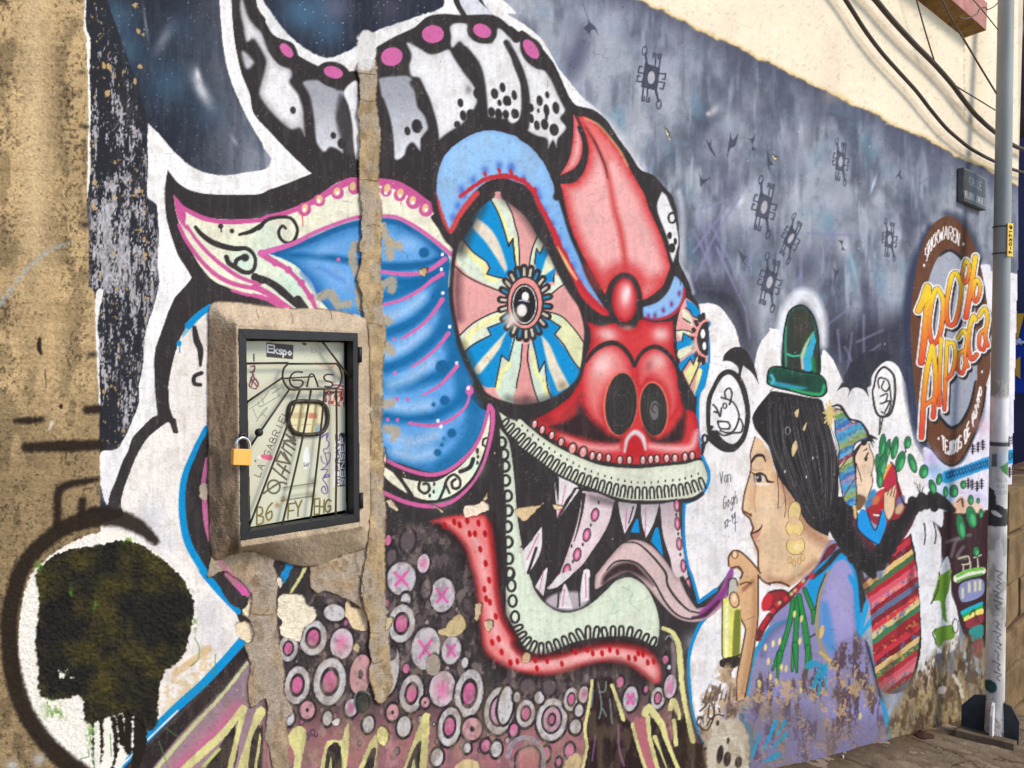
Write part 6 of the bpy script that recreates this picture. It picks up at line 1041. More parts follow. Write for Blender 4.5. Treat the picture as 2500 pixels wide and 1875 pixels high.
for q in ('@03 1640,560 1680,640 1670,740 1610,800', '@03 1820,700 1810,880', '@03 1340,1430 1380,1540 1420,1659', '@03 790,1480 795,1659', '@03 930,1370 940,1560', '@03 1400,1320 1490,1390', '@03 740,1500 750,1560 680,1580'): S(q, 9, (86, 130, 60), alpha=.8)
cv.rgb = np.clip(cv.rgb, 0, 1)

# ------------------------------------------------------------------ materials
def s2l(c):
    c = np.asarray(c, np.float64)
    return np.where(c <= .04045, c/12.92, ((c+.055)/1.055)**2.4)
def lin(c): return tuple(float(v) for v in s2l(np.array(c)/255.0)*ALB)
def base_mat(name, rough=.8, spec=.25):
    m = bpy.data.materials.new(name); m.use_nodes = True; b = m.node_tree.nodes['Principled BSDF']
    b.inputs['Roughness'].default_value = rough; b.inputs['Specular IOR Level'].default_value = spec
    return m, m.node_tree, b
def bump(nt, b, scale, strength, dist=.002, detail=4):
    tc = nt.nodes.new('ShaderNodeTexCoord'); n = nt.nodes.new('ShaderNodeTexNoise'); n.inputs['Scale'].default_value = scale; n.inputs['Detail'].default_value = detail
    bp = nt.nodes.new('ShaderNodeBump'); bp.inputs['Strength'].default_value = strength; bp.inputs['Distance'].default_value = dist
    nt.links.new(tc.outputs['Object'], n.inputs['Vector']); nt.links.new(n.outputs['Fac'], bp.inputs['Height']); nt.links.new(bp.outputs['Normal'], b.inputs['Normal'])
    return n
def paint_mat(name, rough=.8, spec=.25, bs=260, bst=.35, bd=.0015, grain=.12):
    m, nt, b = base_mat(name, rough, spec)
    at = nt.nodes.new('ShaderNodeAttribute'); at.attribute_name = 'Col'
    n = bump(nt, b, bs, bst, bd)
    mr = nt.nodes.new('ShaderNodeMapRange'); mr.inputs[1].default_value = .25; mr.inputs[2].default_value = .75; mr.inputs[3].default_value = 1-grain; mr.inputs[4].default_value = 1+grain
    mx = nt.nodes.new('ShaderNodeMix'); mx.data_type = 'RGBA'; mx.blend_type = 'MULTIPLY'; mx.inputs['Factor'].default_value = 1
    nt.links.new(n.outputs['Fac'], mr.inputs[0]); nt.links.new(at.outputs['Color'], mx.inputs[6]); nt.links.new(mr.outputs[0], mx.inputs[7]); nt.links.new(mx.outputs[2], b.inputs['Base Color'])
    return m
def flat_mat(name, c, rough=.6, spec=.4, metal=0., var=.15, scale=30, bst=.15, bd=.001):
    m, nt, b = base_mat(name, rough, spec); b.inputs['Metallic'].default_value = metal
    n = bump(nt, b, scale*4, bst, bd)
    n2 = nt.nodes.new('ShaderNodeTexNoise'); n2.inputs['Scale'].default_value = scale; n2.inputs['Detail'].default_value = 5
    tc = [x for x in nt.nodes if x.bl_idname == 'ShaderNodeTexCoord'][0]; nt.links.new(tc.outputs['Object'], n2.inputs['Vector'])
    rp = nt.nodes.new('ShaderNodeValToRGB'); L = lin(c)
    rp.color_ramp.elements[0].position = .3; rp.color_ramp.elements[1].position = .7
    rp.color_ramp.elements[0].color = (*[v*(1-var) for v in L], 1); rp.color_ramp.elements[1].color = (*[min(.9, v*(1+var)) for v in L], 1)
    nt.links.new(n2.outputs['Fac'], rp.inputs[0]); nt.links.new(rp.outputs[0], b.inputs['Base Color'])
    return m
M = {'paint': paint_mat('wall_paint', .8, .1), 'cement': paint_mat('bare_cement', .95, .1, 320, .8, .003, .22), 'concrete': paint_mat('pillar_concrete', .95, .1, 240, .7, .003, .22), 'cream': paint_mat('cream_render', .9, .15, 160, .3, .002, .05),
     'moss': paint_mat('moss', .85, .25, 500, .9, .004, .3), 'panel': paint_mat('panel_paint', .45, .4, 200, .06, .0005, .03), 'polepaint': paint_mat('pole_paint', .55, .35, 120, .12, .001, .06),
     'metal': flat_mat('black_iron', (42, 41, 41), .5, .3, 0, .2, 40), 'rust': flat_mat('dark_rod', (64, 54, 38), .5, .5, .2, .3, 60), 'brass': flat_mat('brass', (252, 190, 84), .4, .5, .0, .06, 50, .05), 'chrome': flat_mat('chrome', (225, 225, 225), .2, .5, 1., .05, 30, .02),
     'cable': flat_mat('cable_rubber', (78, 66, 54), .6, .3, 0, .2, 20), 'thin': flat_mat('thin_wire', (96, 80, 60), .6, .3, 0, .2, 20), 'cavity': flat_mat('box_cavity', (104, 86, 54), .9, .2, 0, .3, 20), 'core': flat_mat('plaster_core', (226, 206, 176), .9, .2, 0, .1, 8),
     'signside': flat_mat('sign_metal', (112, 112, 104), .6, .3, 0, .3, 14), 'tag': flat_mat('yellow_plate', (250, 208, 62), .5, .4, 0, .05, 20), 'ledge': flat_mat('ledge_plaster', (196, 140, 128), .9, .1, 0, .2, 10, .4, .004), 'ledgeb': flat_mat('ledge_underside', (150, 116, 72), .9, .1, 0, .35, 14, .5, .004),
     'stone': flat_mat('stone_block', (132, 108, 76), .95, .1, 0, .35, 7, .8, .01), 'mortar': flat_mat('mortar', (96, 70, 56), .95, .1, 0, .3, 12), 'far': flat_mat('far_facade', (70, 66, 92), .9, .1, 0, .25, .6), 'far2': flat_mat('far_pale_facade', (196, 190, 214), .9, .1, 0, .1, .5),
     'banner_b': flat_mat('banner_blue', (24, 60, 160), .6, .2, 0, .1, 2), 'banner_y': flat_mat('banner_yellow', (226, 170, 50), .6, .2, 0, .1, 2), 'banner_w': flat_mat('banner_white', (230, 228, 236), .6, .2, 0, .05, 2),
     'ground': flat_mat('street_concrete', (150, 132, 110), .95, .1, 0, .3, 3, .5, .006), 'pave': paint_mat('pavement_concrete', .95, .1, 120, .9, .006, .2), 'gusset': flat_mat('gusset_steel', (64, 68, 70), .6, .3, 0, .3, 12), 'white': flat_mat('paper_white', (238, 234, 226), .8, .1, 0, .12, 25), 'leaf': flat_mat('dead_leaf', (70, 44, 34), .8, .2, 0, .3, 40), 'pad': flat_mat('pad_concrete', (112, 97, 79), .95, .1, 0, .35, 9, .7, .006)}
_g, _nt, _b = base_mat('meter_glass', .08, .5); _b.inputs['Base Color'].default_value = (.9, .9, .85, 1); _b.inputs['Transmission Weight'].default_value = 1.0; M['glass'] = _g

# ------------------------------------------------------------------ mesh helpers
COLL = sc.collection
def link(name, me, mat, parent=None):
    o = bpy.data.objects.new(name, me); COLL.objects.link(o)
    if mat is not None: me.materials.append(mat)
    if parent is not None: o.parent = parent
    return o
def tag(o, label=None, cat=None, group=None, kind=None):
    if label: o['label'] = label
    if cat: o['category'] = cat
    if group: o['group'] = group
    if kind: o['kind'] = kind
    return o
def empty(name, loc):
    o = bpy.data.objects.new(name, None); COLL.objects.link(o); o.location = loc; o.empty_display_size = .1; return o
def lattice(name, V, C, cells, mat, parent=None):
    """mesh from a subset of lattice cells; V (H,W,3), C (H,W,3) photo colours"""
    H, Wd = V.shape[:2]
    j, i = np.nonzero(cells)
    if len(j) == 0: return None
    k = j*Wd + i
    q = np.stack([k + Wd, k + Wd + 1, k + 1, k], 1)
    u, inv = np.unique(q.ravel(), return_inverse=True)
    co = V.reshape(-1, 3)[u].astype(np.float32); n = len(q)
    me = bpy.data.meshes.new(name)
    me.vertices.add(len(u)); me.vertices.foreach_set('co', co.ravel())
    me.loops.add(n*4); me.loops.foreach_set('vertex_index', inv.astype(np.int32).ravel())
    me.polygons.add(n); me.polygons.foreach_set('loop_start', np.arange(0, n*4, 4, dtype=np.int32))
    try: me.polygons.foreach_set('loop_total', np.full(n, 4, np.int32))
    except Exception: pass
    me.polygons.foreach_set('use_smooth', np.ones(n, bool))
    me.update(calc_edges=True)
    at = me.color_attributes.new('Col', 'FLOAT_COLOR', 'POINT')
    cl = np.ones((len(u), 4), np.float32); cl[:, :3] = s2l(C.reshape(-1, 3)[u])*ALB
    at.data.foreach_set('color', cl.ravel())
    return link(name, me, mat, parent)
def poly_mesh(name, V, Fc, mat, parent=None, bevel=0.0, smooth=False):
    me = bpy.data.meshes.new(name); me.from_pydata([tuple(v) for v in V], [], Fc); me.update()
    if bevel:
        bm = bmesh.new(); bm.from_mesh(me); bmesh.ops.recalc_face_normals(bm, faces=bm.faces)
        bmesh.ops.bevel(bm, geom=list(bm.edges), offset=bevel, segments=2, affect='EDGES', profile=.6); bm.to_mesh(me); bm.free()
    else:
        bm = bmesh.new(); bm.from_mesh(me); bmesh.ops.recalc_face_normals(bm, faces=bm.faces); bm.to_mesh(me); bm.free()
    if smooth:
        for p in me.polygons: p.use_smooth = True
    return link(name, me, mat, parent)
def prism(name, front, back, mat, parent=None, bevel=0.0):
    n = len(front); V = list(front) + list(back)
    Fc = [tuple(range(n)), tuple(range(2*n-1, n-1, -1))] + [(i, i+n, (i+1) % n + n, (i+1) % n) for i in range(n)]
    return poly_mesh(name, V, Fc, mat, parent, bevel)
def tube(name, path, r, mat, parent=None, sides=8, closed=False, cap=True):
    P = [Vector(p) for p in path]; n = len(P); V = []; Fc = []
    ref = Vector((0, 1, 0)); prev = None
    for i, p in enumerate(P):
        a = P[(i-1) % n] if (closed or i > 0) else P[i]; b = P[(i+1) % n] if (closed or i < n-1) else P[i]
        t = (b-a).normalized(); x = t.cross(ref)
        if x.length < 1e-3: x = t.cross(Vector((1, 0, 0)))
        x.normalize(); y = t.cross(x)
        rr = r[i] if isinstance(r, (list, tuple)) else r
        for k in range(sides):
            an = 2*math.pi*k/sides; V.append(p + x*rr*math.cos(an) + y*rr*math.sin(an))
    m_ = n if closed else n-1
    for i in range(m_):
        for k in range(sides):
            a = i*sides + k; b = i*sides + (k+1) % sides; c = ((i+1) % n)*sides + (k+1) % sides; d = ((i+1) % n)*sides + k
            Fc.append((a, b, c, d))
    if cap and not closed: Fc += [tuple(range(sides))[::-1], tuple(range((n-1)*sides, n*sides))]
    return poly_mesh(name, V, Fc, mat, parent, smooth=True)
def px_path(s, off, step=6):
    P, C = pts(s); Q = spline(P, C, False, step) if len(P) > 2 else P
    return [Vector(v) for v in on_wall(Q[:, 0], Q[:, 1], off)]

# ------------------------------------------------------------------ the painted wall and its parts
offs = cv.rel.ravel()
PV = on_wall(X.ravel(), Y.ravel(), offs).reshape(cv.H, cv.W, 3)
XEND = on_wall(2478, 900)[0][0]
cx = .25*(PV[:-1, :-1, 0] + PV[1:, :-1, 0] + PV[:-1, 1:, 0] + PV[1:, 1:, 0])
alive = cx < XEND
def full(mask, w):
    a, b, c, d = w; Z = np.zeros((cv.H, cv.W), bool)
    if mask is not None: Z[c:d, a:b] = mask
    return Z
def cellmask(*polys):
    Z = np.zeros((cv.H, cv.W), bool)
    for P in polys:
        A, w, _ = cv.mask(P, 1.0, 0)
        if A is not None: Z |= full(A > .5, w)
    return Z[:-1, :-1]
def ell(p, rx, ry, rot=0):
    P, _ = pts(p); q = P[0]; t = np.linspace(0, 2*np.pi, 25)[:-1]; ca, sa = math.cos(math.radians(rot)), math.sin(math.radians(rot))
    x = rx/TS*np.cos(t); y = ry/TS*np.sin(t)
    return np.stack([q[0] + x*ca - y*sa, q[1] + x*sa + y*ca], 1)
def band(path, wd):
    P, C = pts(path); Q = spline(P, C, False, 5); tg = np.gradient(Q, axis=0); tg /= np.hypot(tg[:, 0], tg[:, 1])[:, None]; nn = np.stack([tg[:, 1], -tg[:, 0]], 1)*wd/TS/2
    return np.vstack([Q + nn, (Q - nn)[::-1]])
up_cells = (Y + jit - yl < 0)[:-1, :-1] & (X > 1400)[:-1, :-1]
pil_cells = full(pillar_mask, pillar_win)[:-1, :-1]
moss_cells = full(moss_mask, moss_win)[:-1, :-1]
SPECS = [  # key, name, parent, material, polygons (later rows win)
 ('monster', 'painted_monster', None, 'paint', [MONSTER]), ('ear', 'ear', 'monster', 'paint', [EAR]), ('lobe', 'cheek', 'monster', 'paint', [LOBE]),
 ('crown', 'crown', 'monster', 'paint', ['@00 1965,-60* 2000,400 2110,800 @10 0,960 300,1290 485,1465 900,1490 1500,1330 1600,1330 1850,1130 2000,1100 2212,1150 @20 300,1330 440,1480 550,1150 560,875 500,780 390,540 220,330 0,220 @10 1890,-60*']),
 ('snout', 'snout', 'monster', 'paint', ['@20 555,965* 640,980 730,1030 830,1130 920,1240 1000,1370 1070,1500 1150,1640 @21 1190,150 1270,330 1330,490 1370,640* 1500,800 1490,960 1390,1100 1400,1350 1440,1659 @22 1480,220 1600,330 1612,650 1200,715 1000,705 800,680 600,610 190,340* 430,210 610,0 @21 660,1400 700,1200 670,1110* 850,1050 720,700 540,330 460,0 @20 440,1480']),
 ('brow', 'brow', 'monster', 'paint', ['@10 1540,1659 1550,1480 1600,1330 1700,1220 1850,1130 2000,1100 2150,1130 @20 100,1180 200,1250 290,1360 400,1600 @21 460,180 600,560 850,1050* 650,900 440,500 300,170 240,30 @20 160,1570 0,1510 @10 2120,1500 2000,1520 1830,1659 @11 1790,110 1660,350* 1560,180']),
 ('eye1', 'eye', 'monster', 'paint', [EYE]), ('eye2', 'eye', 'monster', 'paint', ['@21 1500,905* 1570,960 1620,1060 1670,1200 1690,1380 1665,1560 1630,1659 @22 1580,130* @21 1480,1540 1440,1380 1420,1180 1450,1020']), ('iris1', 'iris', 'monster', 'paint', [ell('@21 145,950', 150, 222)]),
 ('nost1', 'nostril', 'monster', 'paint', [ell('@22 955,195', 134, 264, 4)]), ('nost2', 'nostril', 'monster', 'paint', [ell('@22 1230,240', 114, 224, -4)]),
 ('jawu', 'upper_jaw', 'monster', 'paint', ['@12 2070,262* 2212,335 @22 100,320 300,485 450,575 600,645 900,728 1300,720 1625,672 1672,760 1682,830 1640,930 1560,980 1200,1010 850,960 560,850 250,660 0,470 @12 2110,380']),
 ('gum', 'lower_gum', 'monster', 'paint', ['@12 1480,1185* 1800,1125 1950,1130* 2030,1400 @13 2060,100 2140,450 @23 60,620 250,720 600,650 1000,610 1250,710 1290,920 1230,950 1050,820 800,770 500,850 200,870 0,820 @13 2000,740 1910,500 1850,50 @12 1790,1450 1600,1230']),
 ('jawl', 'lower_jaw', 'monster', 'paint', ['@12 2075,400* 2130,470 @22 10,520 60,900 120,1400 @23 200,80 300,260 500,350 720,260 900,90 1030,50 1170,140 1270,380 1250,630 1100,565 750,560 400,665 300,705 100,570 0,390 @13 2120,0 @12 2100,1000']),
 ('tongue', 'tongue', 'monster', 'paint', ['@22 740,1640* 950,1390 1130,1350 1330,1520 @23 1450,50 1590,300 1680,290 1870,0* 1900,0* 1830,260 1640,415 1400,375 1180,130 1000,5 740,150']),
 ('f1', 'fang', 'monster', 'paint', ['@22 390,790* 595,890* 415,1160*']), ('f2', 'fang', 'monster', 'paint', ['@22 630,930* 900,1010* 800,1300 500,1659 @23 350,150* @22 470,1540 570,1250 605,1100']), ('f3', 'fang', 'monster', 'paint', ['@22 930,1020* 1090,1040* 985,1290*']), ('f4', 'fang', 'monster', 'paint', ['@22 1120,1040* 1275,1040* 1165,1325*']), ('f5', 'fang', 'monster', 'paint', ['@22 1285,1040* 1440,1010* 1475,1400 @23 1570,240* 1400,20 @22 1310,1300']), ('f6', 'fang', 'monster', 'paint', ['@22 120,1440* 285,1230* 160,1650*']), ('f7', 'fang', 'monster', 'paint', ['@23 430,310* 480,105 545,315*']), ('f8', 'fang', 'monster', 'paint', ['@23 600,270* 640,-10 690,-10 690,240*']),
 ('bub1', 'speech_bubble', None, 'paint', [ell('@22 1862,275', 165, 310, 4)]), ('bub2', 'speech_bubble', None, 'paint', [ell('@32 1030,70', 105, 235, 4)]),
 ('round', 'painted_emblem', None, 'paint', [ROUND]), ('disc', 'disc', 'round', 'paint', [GRY]),
 ('woman', 'painted_woman', None, 'paint', [BODY, HAIR]), ('cloth', 'carrying_cloth', 'woman', 'paint', [CL]), ('face', 'face', 'woman', 'paint', ['@22 2085,470* 2045,620 2045,770 1980,1060 2060,1210 2070,1250 2052,1290 2110,1430 2130,1659 @23 2150,80 @33 60,102 230,130 440,-30 @32 560,1330 400,1210 280,1010 120,780 0,500']),
 ('hair', 'hair', 'woman', 'paint', [HAIR]), ('earr', 'earring', 'woman', 'paint', [ell('@32 278,1250', 76, 210)]), ('hat', 'hat', 'woman', 'paint', ['@31 185,1520 180,1300 240,1010 330,968 400,1010 475,1250 482,1560', '@31 40,1580 60,1510 120,1482 330,1530 480,1550 545,1659 @32 548,90 500,132 250,85 45,20']),
 ('hand', 'hand', 'woman', 'paint', ['@22 1860,1500 1900,1435 2050,1520 2140,1659 @23 2112,200 2050,800 2000,1060 1930,1095* 1985,600 1960,400 1880,250 1960,60']), ('can', 'spray_can', 'woman', 'paint', ['@23 1808,230* 1890,225* 1962,330 1945,790 1870,825 1790,800']),
 ('child', 'painted_child', None, 'paint', ['@32 795,560 860,515 942,640 925,900 1040,900 1095,685 1150,950 1210,1070 1060,1180 985,1385 810,1245 800,1000']), ('knit', 'knitted_hat', 'child', 'paint', [KN]), ('cface', 'face', 'child', 'paint', ['@32 795,560 860,515 905,530 942,640 936,830 890,985 795,930']),
 ('braid', 'braid', 'woman', 'paint', [band('@32 660,1050 650,1200 720,1330 820,1480 910,1560 1000,1500 1090,1340 1180,1180 1270,1060 1380,1000 1480,1040 1580,1080', 150)]),
 ('ghost', 'painted_ghost', None, 'paint', ['@32 1262,1260 1420,1175 1512,1330 1515,1659 @33 1600,200 1665,500 1640,640 1480,690 1430,1020 1230,1110* 1345,600 1315,0']),
 ('patch', 'cement_patch', None, 'cement', [PATCH]), ('strip', 'cement_strip', None, 'cement', [STRIP])]
for i, P_ in enumerate(CHIPS): SPECS.append(('chip%d' % i, 'plaster_chip', None, 'cement', [P_]))
ID = np.zeros(alive.shape, np.int32)
for i, (k, nm, par, mt, pl) in enumerate(SPECS): ID[cellmask(*pl)] = i + 1
ID[full(*surround_cells)[:-1, :-1]] = 903; ID[cellmask(np.array([(585, 804), (872.5, 815), (877.5, 1272), (590, 1318)], float))] = -1
ID[up_cells] = 900; ID[pil_cells] = 901; ID[moss_cells] = 902; ID[~alive] = -1
wall = lattice('mural_wall', PV, cv.rgb, ID == 0, M['paint'])
tag(wall, 'long street wall painted with a horned monster and a woman in a bowler hat', 'wall')
OBJ = {}
for i, (k, nm, par, mt, pl) in enumerate(SPECS):
    o = lattice(nm, PV, cv.rgb, ID == i + 1, M[mt], OBJ.get(par) or wall)
    if o: OBJ[k] = o
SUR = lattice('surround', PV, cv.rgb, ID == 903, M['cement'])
lattice('upper_render', PV, cv.rgb, ID == 900, M['cream'], wall)
for k, l in (('monster', 'painted black-outlined monster with bulging wheel eyes and open fanged mouth'), ('woman', 'painted woman in a green bowler hat holding a spray can'), ('child', 'painted child in a striped knitted hat'), ('round', 'painted brown roundel reading 100% Alpaca'), ('strip', 'bare cement filling in a vertical chase')):
    if k in OBJ: OBJ[k]['label'] = l
pillar = lattice('concrete_pillar', PV, cv.rgb, ID == 901, M['concrete']); tag(pillar, 'bare stained concrete pillar with black spray marks beside the scraped black panel', 'pillar')
moss = lattice('moss_patch', PV, cv.rgb, ID == 902, M['moss']); tag(moss, 'rough black and green mossy patch inside the sprayed black ring', 'moss')
# body of the wall and of the pillar behind the painted face
def box(name, x0, x1, y0, y1, z0, z1, mat, parent=None, bevel=0.0):
    V = [(x0, y0, z0), (x1, y0, z0), (x1, y1, z0), (x0, y1, z0), (x0, y0, z1), (x1, y0, z1), (x1, y1, z1), (x0, y1, z1)]
    return poly_mesh(name, V, [(0, 1, 2, 3), (4, 5, 6, 7), (0, 1, 5, 4), (1, 2, 6, 5), (2, 3, 7, 6), (3, 0, 4, 7)], mat, parent, bevel)
XL = PV[:, :, 0].min(); ZT = on_wall(2400, -420)[0][2]
box('wall_core', XL - 3, XEND, DW + .012, DW + .32, gz(XEND) - .3, ZT, M['core'], wall)

# ------------------------------------------------------------------ gas cabinet
gas = empty('gas_cabinet', wp(720, 1330, 0.0)); tag(gas, 'cement gas meter cabinet with black iron grille door in the wall', 'cabinet')
def keep(o):        # parts are modelled in world space
    o.matrix_parent_inverse = gas.matrix_world.inverted(); return o
bpy.context.view_layer.update()
DO = [wp(582, 800, PB_), wp(875, 811, PB_), wp(880, 1276, PB_), wp(587, 1322, PB_)]
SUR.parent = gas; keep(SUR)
# recess
def qd(px, off): return [wp(x, y, off) for x, y in px]
OUT = [(583, 802), (874, 813), (879, 1274), (588, 1320)]; INN = [(602, 827), (862, 833), (864, 1256), (608, 1296)]
PD = PB_ - .064
rec = [Vector((v.x, DW - PD, v.z)) for v in DO]
for i in range(4):
    j = (i+1) % 4
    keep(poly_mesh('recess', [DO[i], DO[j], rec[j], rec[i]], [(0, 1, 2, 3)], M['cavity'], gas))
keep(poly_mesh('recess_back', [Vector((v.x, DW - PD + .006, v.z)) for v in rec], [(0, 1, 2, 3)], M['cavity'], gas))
# door frame of four mitred iron bars
fo, fi = qd(OUT, PB_ + .006), qd(INN, PB_ + .006)
for i in range(4):
    j = (i+1) % 4
    A_ = [fo[i], fo[j], fi[j], fi[i]]; B_ = [v + Vector((0, .028, 0)) for v in A_]
    keep(prism('frame_bar', A_, B_, M['metal'], gas, .0012))
# meter panel with stickers and marker writing
pc = Canvas(np.arange(592, 850, 1.1), np.arange(826, 1300, 1.1), (220, 217, 188))
xx, yy = pc.X, pc.Y
pc.rgb *= (.96 + .08*fbm(xx, yy, 50, 60, 741, 3))[..., None]
for nm_, cvs in (('k', ['0,0 .05,1', '.8,.62 .1,.3', '.3,.38 .85,0']), ('s', ['.9,.55 .5,.65 .1,.5 .9,.18 .5,0 .1,.1']), ('p', ['.1,-.35 .1,.62', '.1,.5 .5,.65 .9,.4 .7,.05 .1,.1'])): FONT[nm_] = cvs
def D(s): P, _ = pts('@d ' + s); return P
pc.S('@d 440,470 442,560', 12, (70, 60, 50)); pc.E('@d 1125,330', 16, 14, (50, 44, 36), rough=2)
pc.S('@d 1010,420 1100,400 1110,460', 5, (226, 150, 130), alpha=.6); pc.S('@d 1215,380 1220,455', 5, (220, 120, 104), alpha=.8); pc.E('@d 1255,420', 16, 20, (220, 120, 104), ring=5, alpha=.7); pc.S('@d 1320,390 1400,400 1340,460', 5, (226, 150, 130), alpha=.6); pc.S('@d 1280,570 1450,680 1560,560', 6, (226, 140, 124), alpha=.8); pc.S('@d 1330,600 1450,650 1520,620', 6, (226, 140, 124), alpha=.7)
EK = '@d 612,310* 975,345* 968,538* 610,505*'; pc.F(EK, (62, 48, 44), smooth=False, rough=0)
for ch, o in (('E', '628,440'), ('k', '715,455'), ('s', '775,465'), ('p', '832,475'), ('o', '900,480')):
    P_ = D(o)[0]; w_l = 14.5 if ch == 'E' else 9.5
    letter(pc, ch, P_, (w_l, 1.3), (0, -17.5 if ch in 'Ek' else -17.5), 13 if ch == 'E' else 12, (248, 244, 236))
pc.F('@d 380,610 465,610 460,740 525,880 520,950 420,950 375,930 365,850 410,740', (226, 206, 192), rough=1); 
for q in ('@d 400,640 450,630 440,700 400,710', '@d 420,760 380,900 470,930 500,860 440,780', '@d 400,800 480,900', '@d 450,790 400,920', '@d 420,720 440,760'): pc.S(q, 12, (104, 66, 54), rough=1.5)
for q in ('@d 380,1210 560,1080 640,970', '@d 430,1210 480,1330', '@d 500,1110 520,1180 700,1080', '@d 545,1060 570,1130', '@d 700,1080 740,1060 790,1020', '@d 480,1370 560,1240 620,1180', '@d 540,1300 620,1200', '@d 670,940 740,900', '@d 690,1000 820,910', '@d 560,1270 600,1310'): pc.S(q, 5, (110, 104, 92), alpha=.85, rough=.6)
def ptext(s, o, adv, upl, wd, c, ratio=.7):
    P_ = D(o)[0]; a_ = np.array(adv, float)/5.53; l = np.hypot(*a_); up = np.array([a_[1], -a_[0]])/l*upl/5.53
    for i, ch in enumerate(s):
        if ch != ' ': letter(pc, ch, P_ + a_*i, a_*ratio, up, wd, c)
ptext('LA GABRIEL', '520,2130', (41, -91), 85, 6, (64, 56, 44)); pc.E('@e 462,362', 6, 8, (60, 50, 40))
for q in ('@e 700,460 790,540 880,610', '@e 760,400 850,470 920,520', '@e 820,540 870,430', '@e 740,360 930,400', '@e 800,230 930,400 850,250', '@e 740,360 800,240', '@e 820,180 950,290', '@e 850,110 990,210', '@e 830,190 850,110', '@e 900,80 1000,140 880,0', '@d 850,1640 1000,1630 880,1560 990,1610 960,1540'): pc.S(q, 17, (98, 92, 72), rough=.8)
pc.E('@e 710,710', 52, 56, (98, 92, 72), ring=16); pc.S('@e 570,800 800,650 880,670', 16, (98, 92, 72))
OL = (118, 104, 46)
for ch, o, wl_, hl in (('B', '480,2770', 90, 230), ('6', '600,2715', 90, 240), ('F', '900,2690', 90, 200), ('Y', '990,2660', 90, 210), ('E', '1255,2635', 70, 210), ('H', '1325,2615', 60, 170), ('G', '1400,2605', 75, 170)):
    P_ = D(o)[0]; letter(pc, ch, P_, (wl_/5.53, -wl_*.12/5.53), (wl_*.1/5.53, -hl/5.53), 14, OL)
pc.S('@e 1350,30 1420,0 1420,60 1460,130 1420,200 1380,200 1400,260 1470,250 1470,330 1430,410 1360,370 1350,300', 7, (98, 60, 150)); pc.S('@e 1400,260 1430,420 1350,480 1440,480 1370,600 1440,540 1460,570 1370,600 1420,680 1440,780 1390,805 1350,750 1390,700 1415,770', 8, (98, 60, 150)); pc.S('@d 1345,1610 1440,1530 1420,1640', 7, (98, 60, 150))
pc.F('@e 1110,250 1165,165 1190,300 1200,440 1110,452', (246, 242, 236), rough=1.5); pc.S('@e 1120,380 1120,440 1150,400 1150,440', 5, (90, 80, 80)); pc.S('@e 1165,390 1170,440 1190,380', 5, (90, 80, 80))
pc.F('@e 480,310 540,280 545,330', (244, 236, 230), rough=1); pc.F('@e 535,280 690,285 680,352 560,330', (232, 100, 130), rough=1)
pc.F('@d 1405,950* 1655,975* 1660,1185* 1400,1140*', (206, 140, 110), smooth=False, rough=1.5)
w_ = pc.win(*(D('1405,950')[0]), *(D('1660,1185')[0])); a, b, c, d = w_; x2, y2 = xx[c:d, a:b], yy[c:d, a:b]; A, wq, _ = pc.mask('@d 1405,950* 1655,975* 1660,1185* 1400,1140*', 1, 0, smooth=False)
x2, y2 = xx[wq[2]:wq[3], wq[0]:wq[1]], yy[wq[2]:wq[3], wq[0]:wq[1]]
pc.put(A*sstep(.5, .56, fbm(x2, y2, 9, 9, 751, 3)), wq, (60, 44, 54)); pc.put(A*sstep(.56, .6, fbm(x2, y2, 7, 12, 755, 3)), wq, (244, 226, 206)); pc.put(A*sstep(.58, .62, fbm(x2, y2, 8, 8, 759, 3)), wq, (190, 40, 40))
pc.F('@d 1470,840* 1655,860* 1655,960* 1480,930*', (206, 80, 70), smooth=False, rough=2); pc.S('@d 1480,870 1560,860 1650,880', 16, (246, 242, 238), rough=1.5); pc.S('@d 1490,910 1580,910 1650,930', 14, (246, 242, 238), rough=1.5)
SL = '@d 1535,1525* 1608,1525* @e 1600,708* 1512,710*'; SR = '@d 1608,1525* 1668,1535* @e 1672,702* 1600,706*'
pc.F(SL, (244, 240, 236), smooth=False, rough=0); pc.F(SR, (46, 42, 40), smooth=False, rough=0)
for i, ch in enumerate('MIFRAVE'):
    P_ = D('1598,%f' % (2248 - i*103))[0]; letter(pc, ch, P_, (0, -15 if ch != 'I' else -8), (-9.6, 0), 8, (46, 42, 40))
for i, ch in enumerate('SENSEF'):
    P_ = D('1662,%f' % (2232 - i*112))[0]; letter(pc, ch, P_, (0, -16), (-9, 0), 9, (246, 242, 238))
for q in ('@e 830,725 950,705 1250,662', '@e 810,900 1000,870 1240,835'): pc.S(q, 8, (84, 78, 58), soft=2); pc.rel[:] += 0
for q in ('@e 840,745 950,728 1240,690', '@e 840,860 1000,830 1230,795'): pc.S(q, 26, (178, 176, 152), soft=6, alpha=.7)  # panel dents drawn flat, their shade put in as lines and grey bands
pc.G('@e 840,880 760,960', 30, (150, 120, 70), .7); pc.G('@e 1240,640 1230,830', 40, (110, 100, 80), .6); pc.G('@e 600,1200', 60, (190, 170, 110), .4)
PP = PB_ - .030
pv = on_wall(pc.X.ravel(), pc.Y.ravel(), PP).reshape(pc.H, pc.W, 3)
A, w, _ = pc.mask('@d 335,285* 1650,310* @e 1682,1020* 395,1248*', 1, 0, smooth=False); Z = np.zeros((pc.H, pc.W), bool); Z[w[2]:w[3], w[0]:w[1]] = A > .5; Z = Z[:-1, :-1]
stick = []
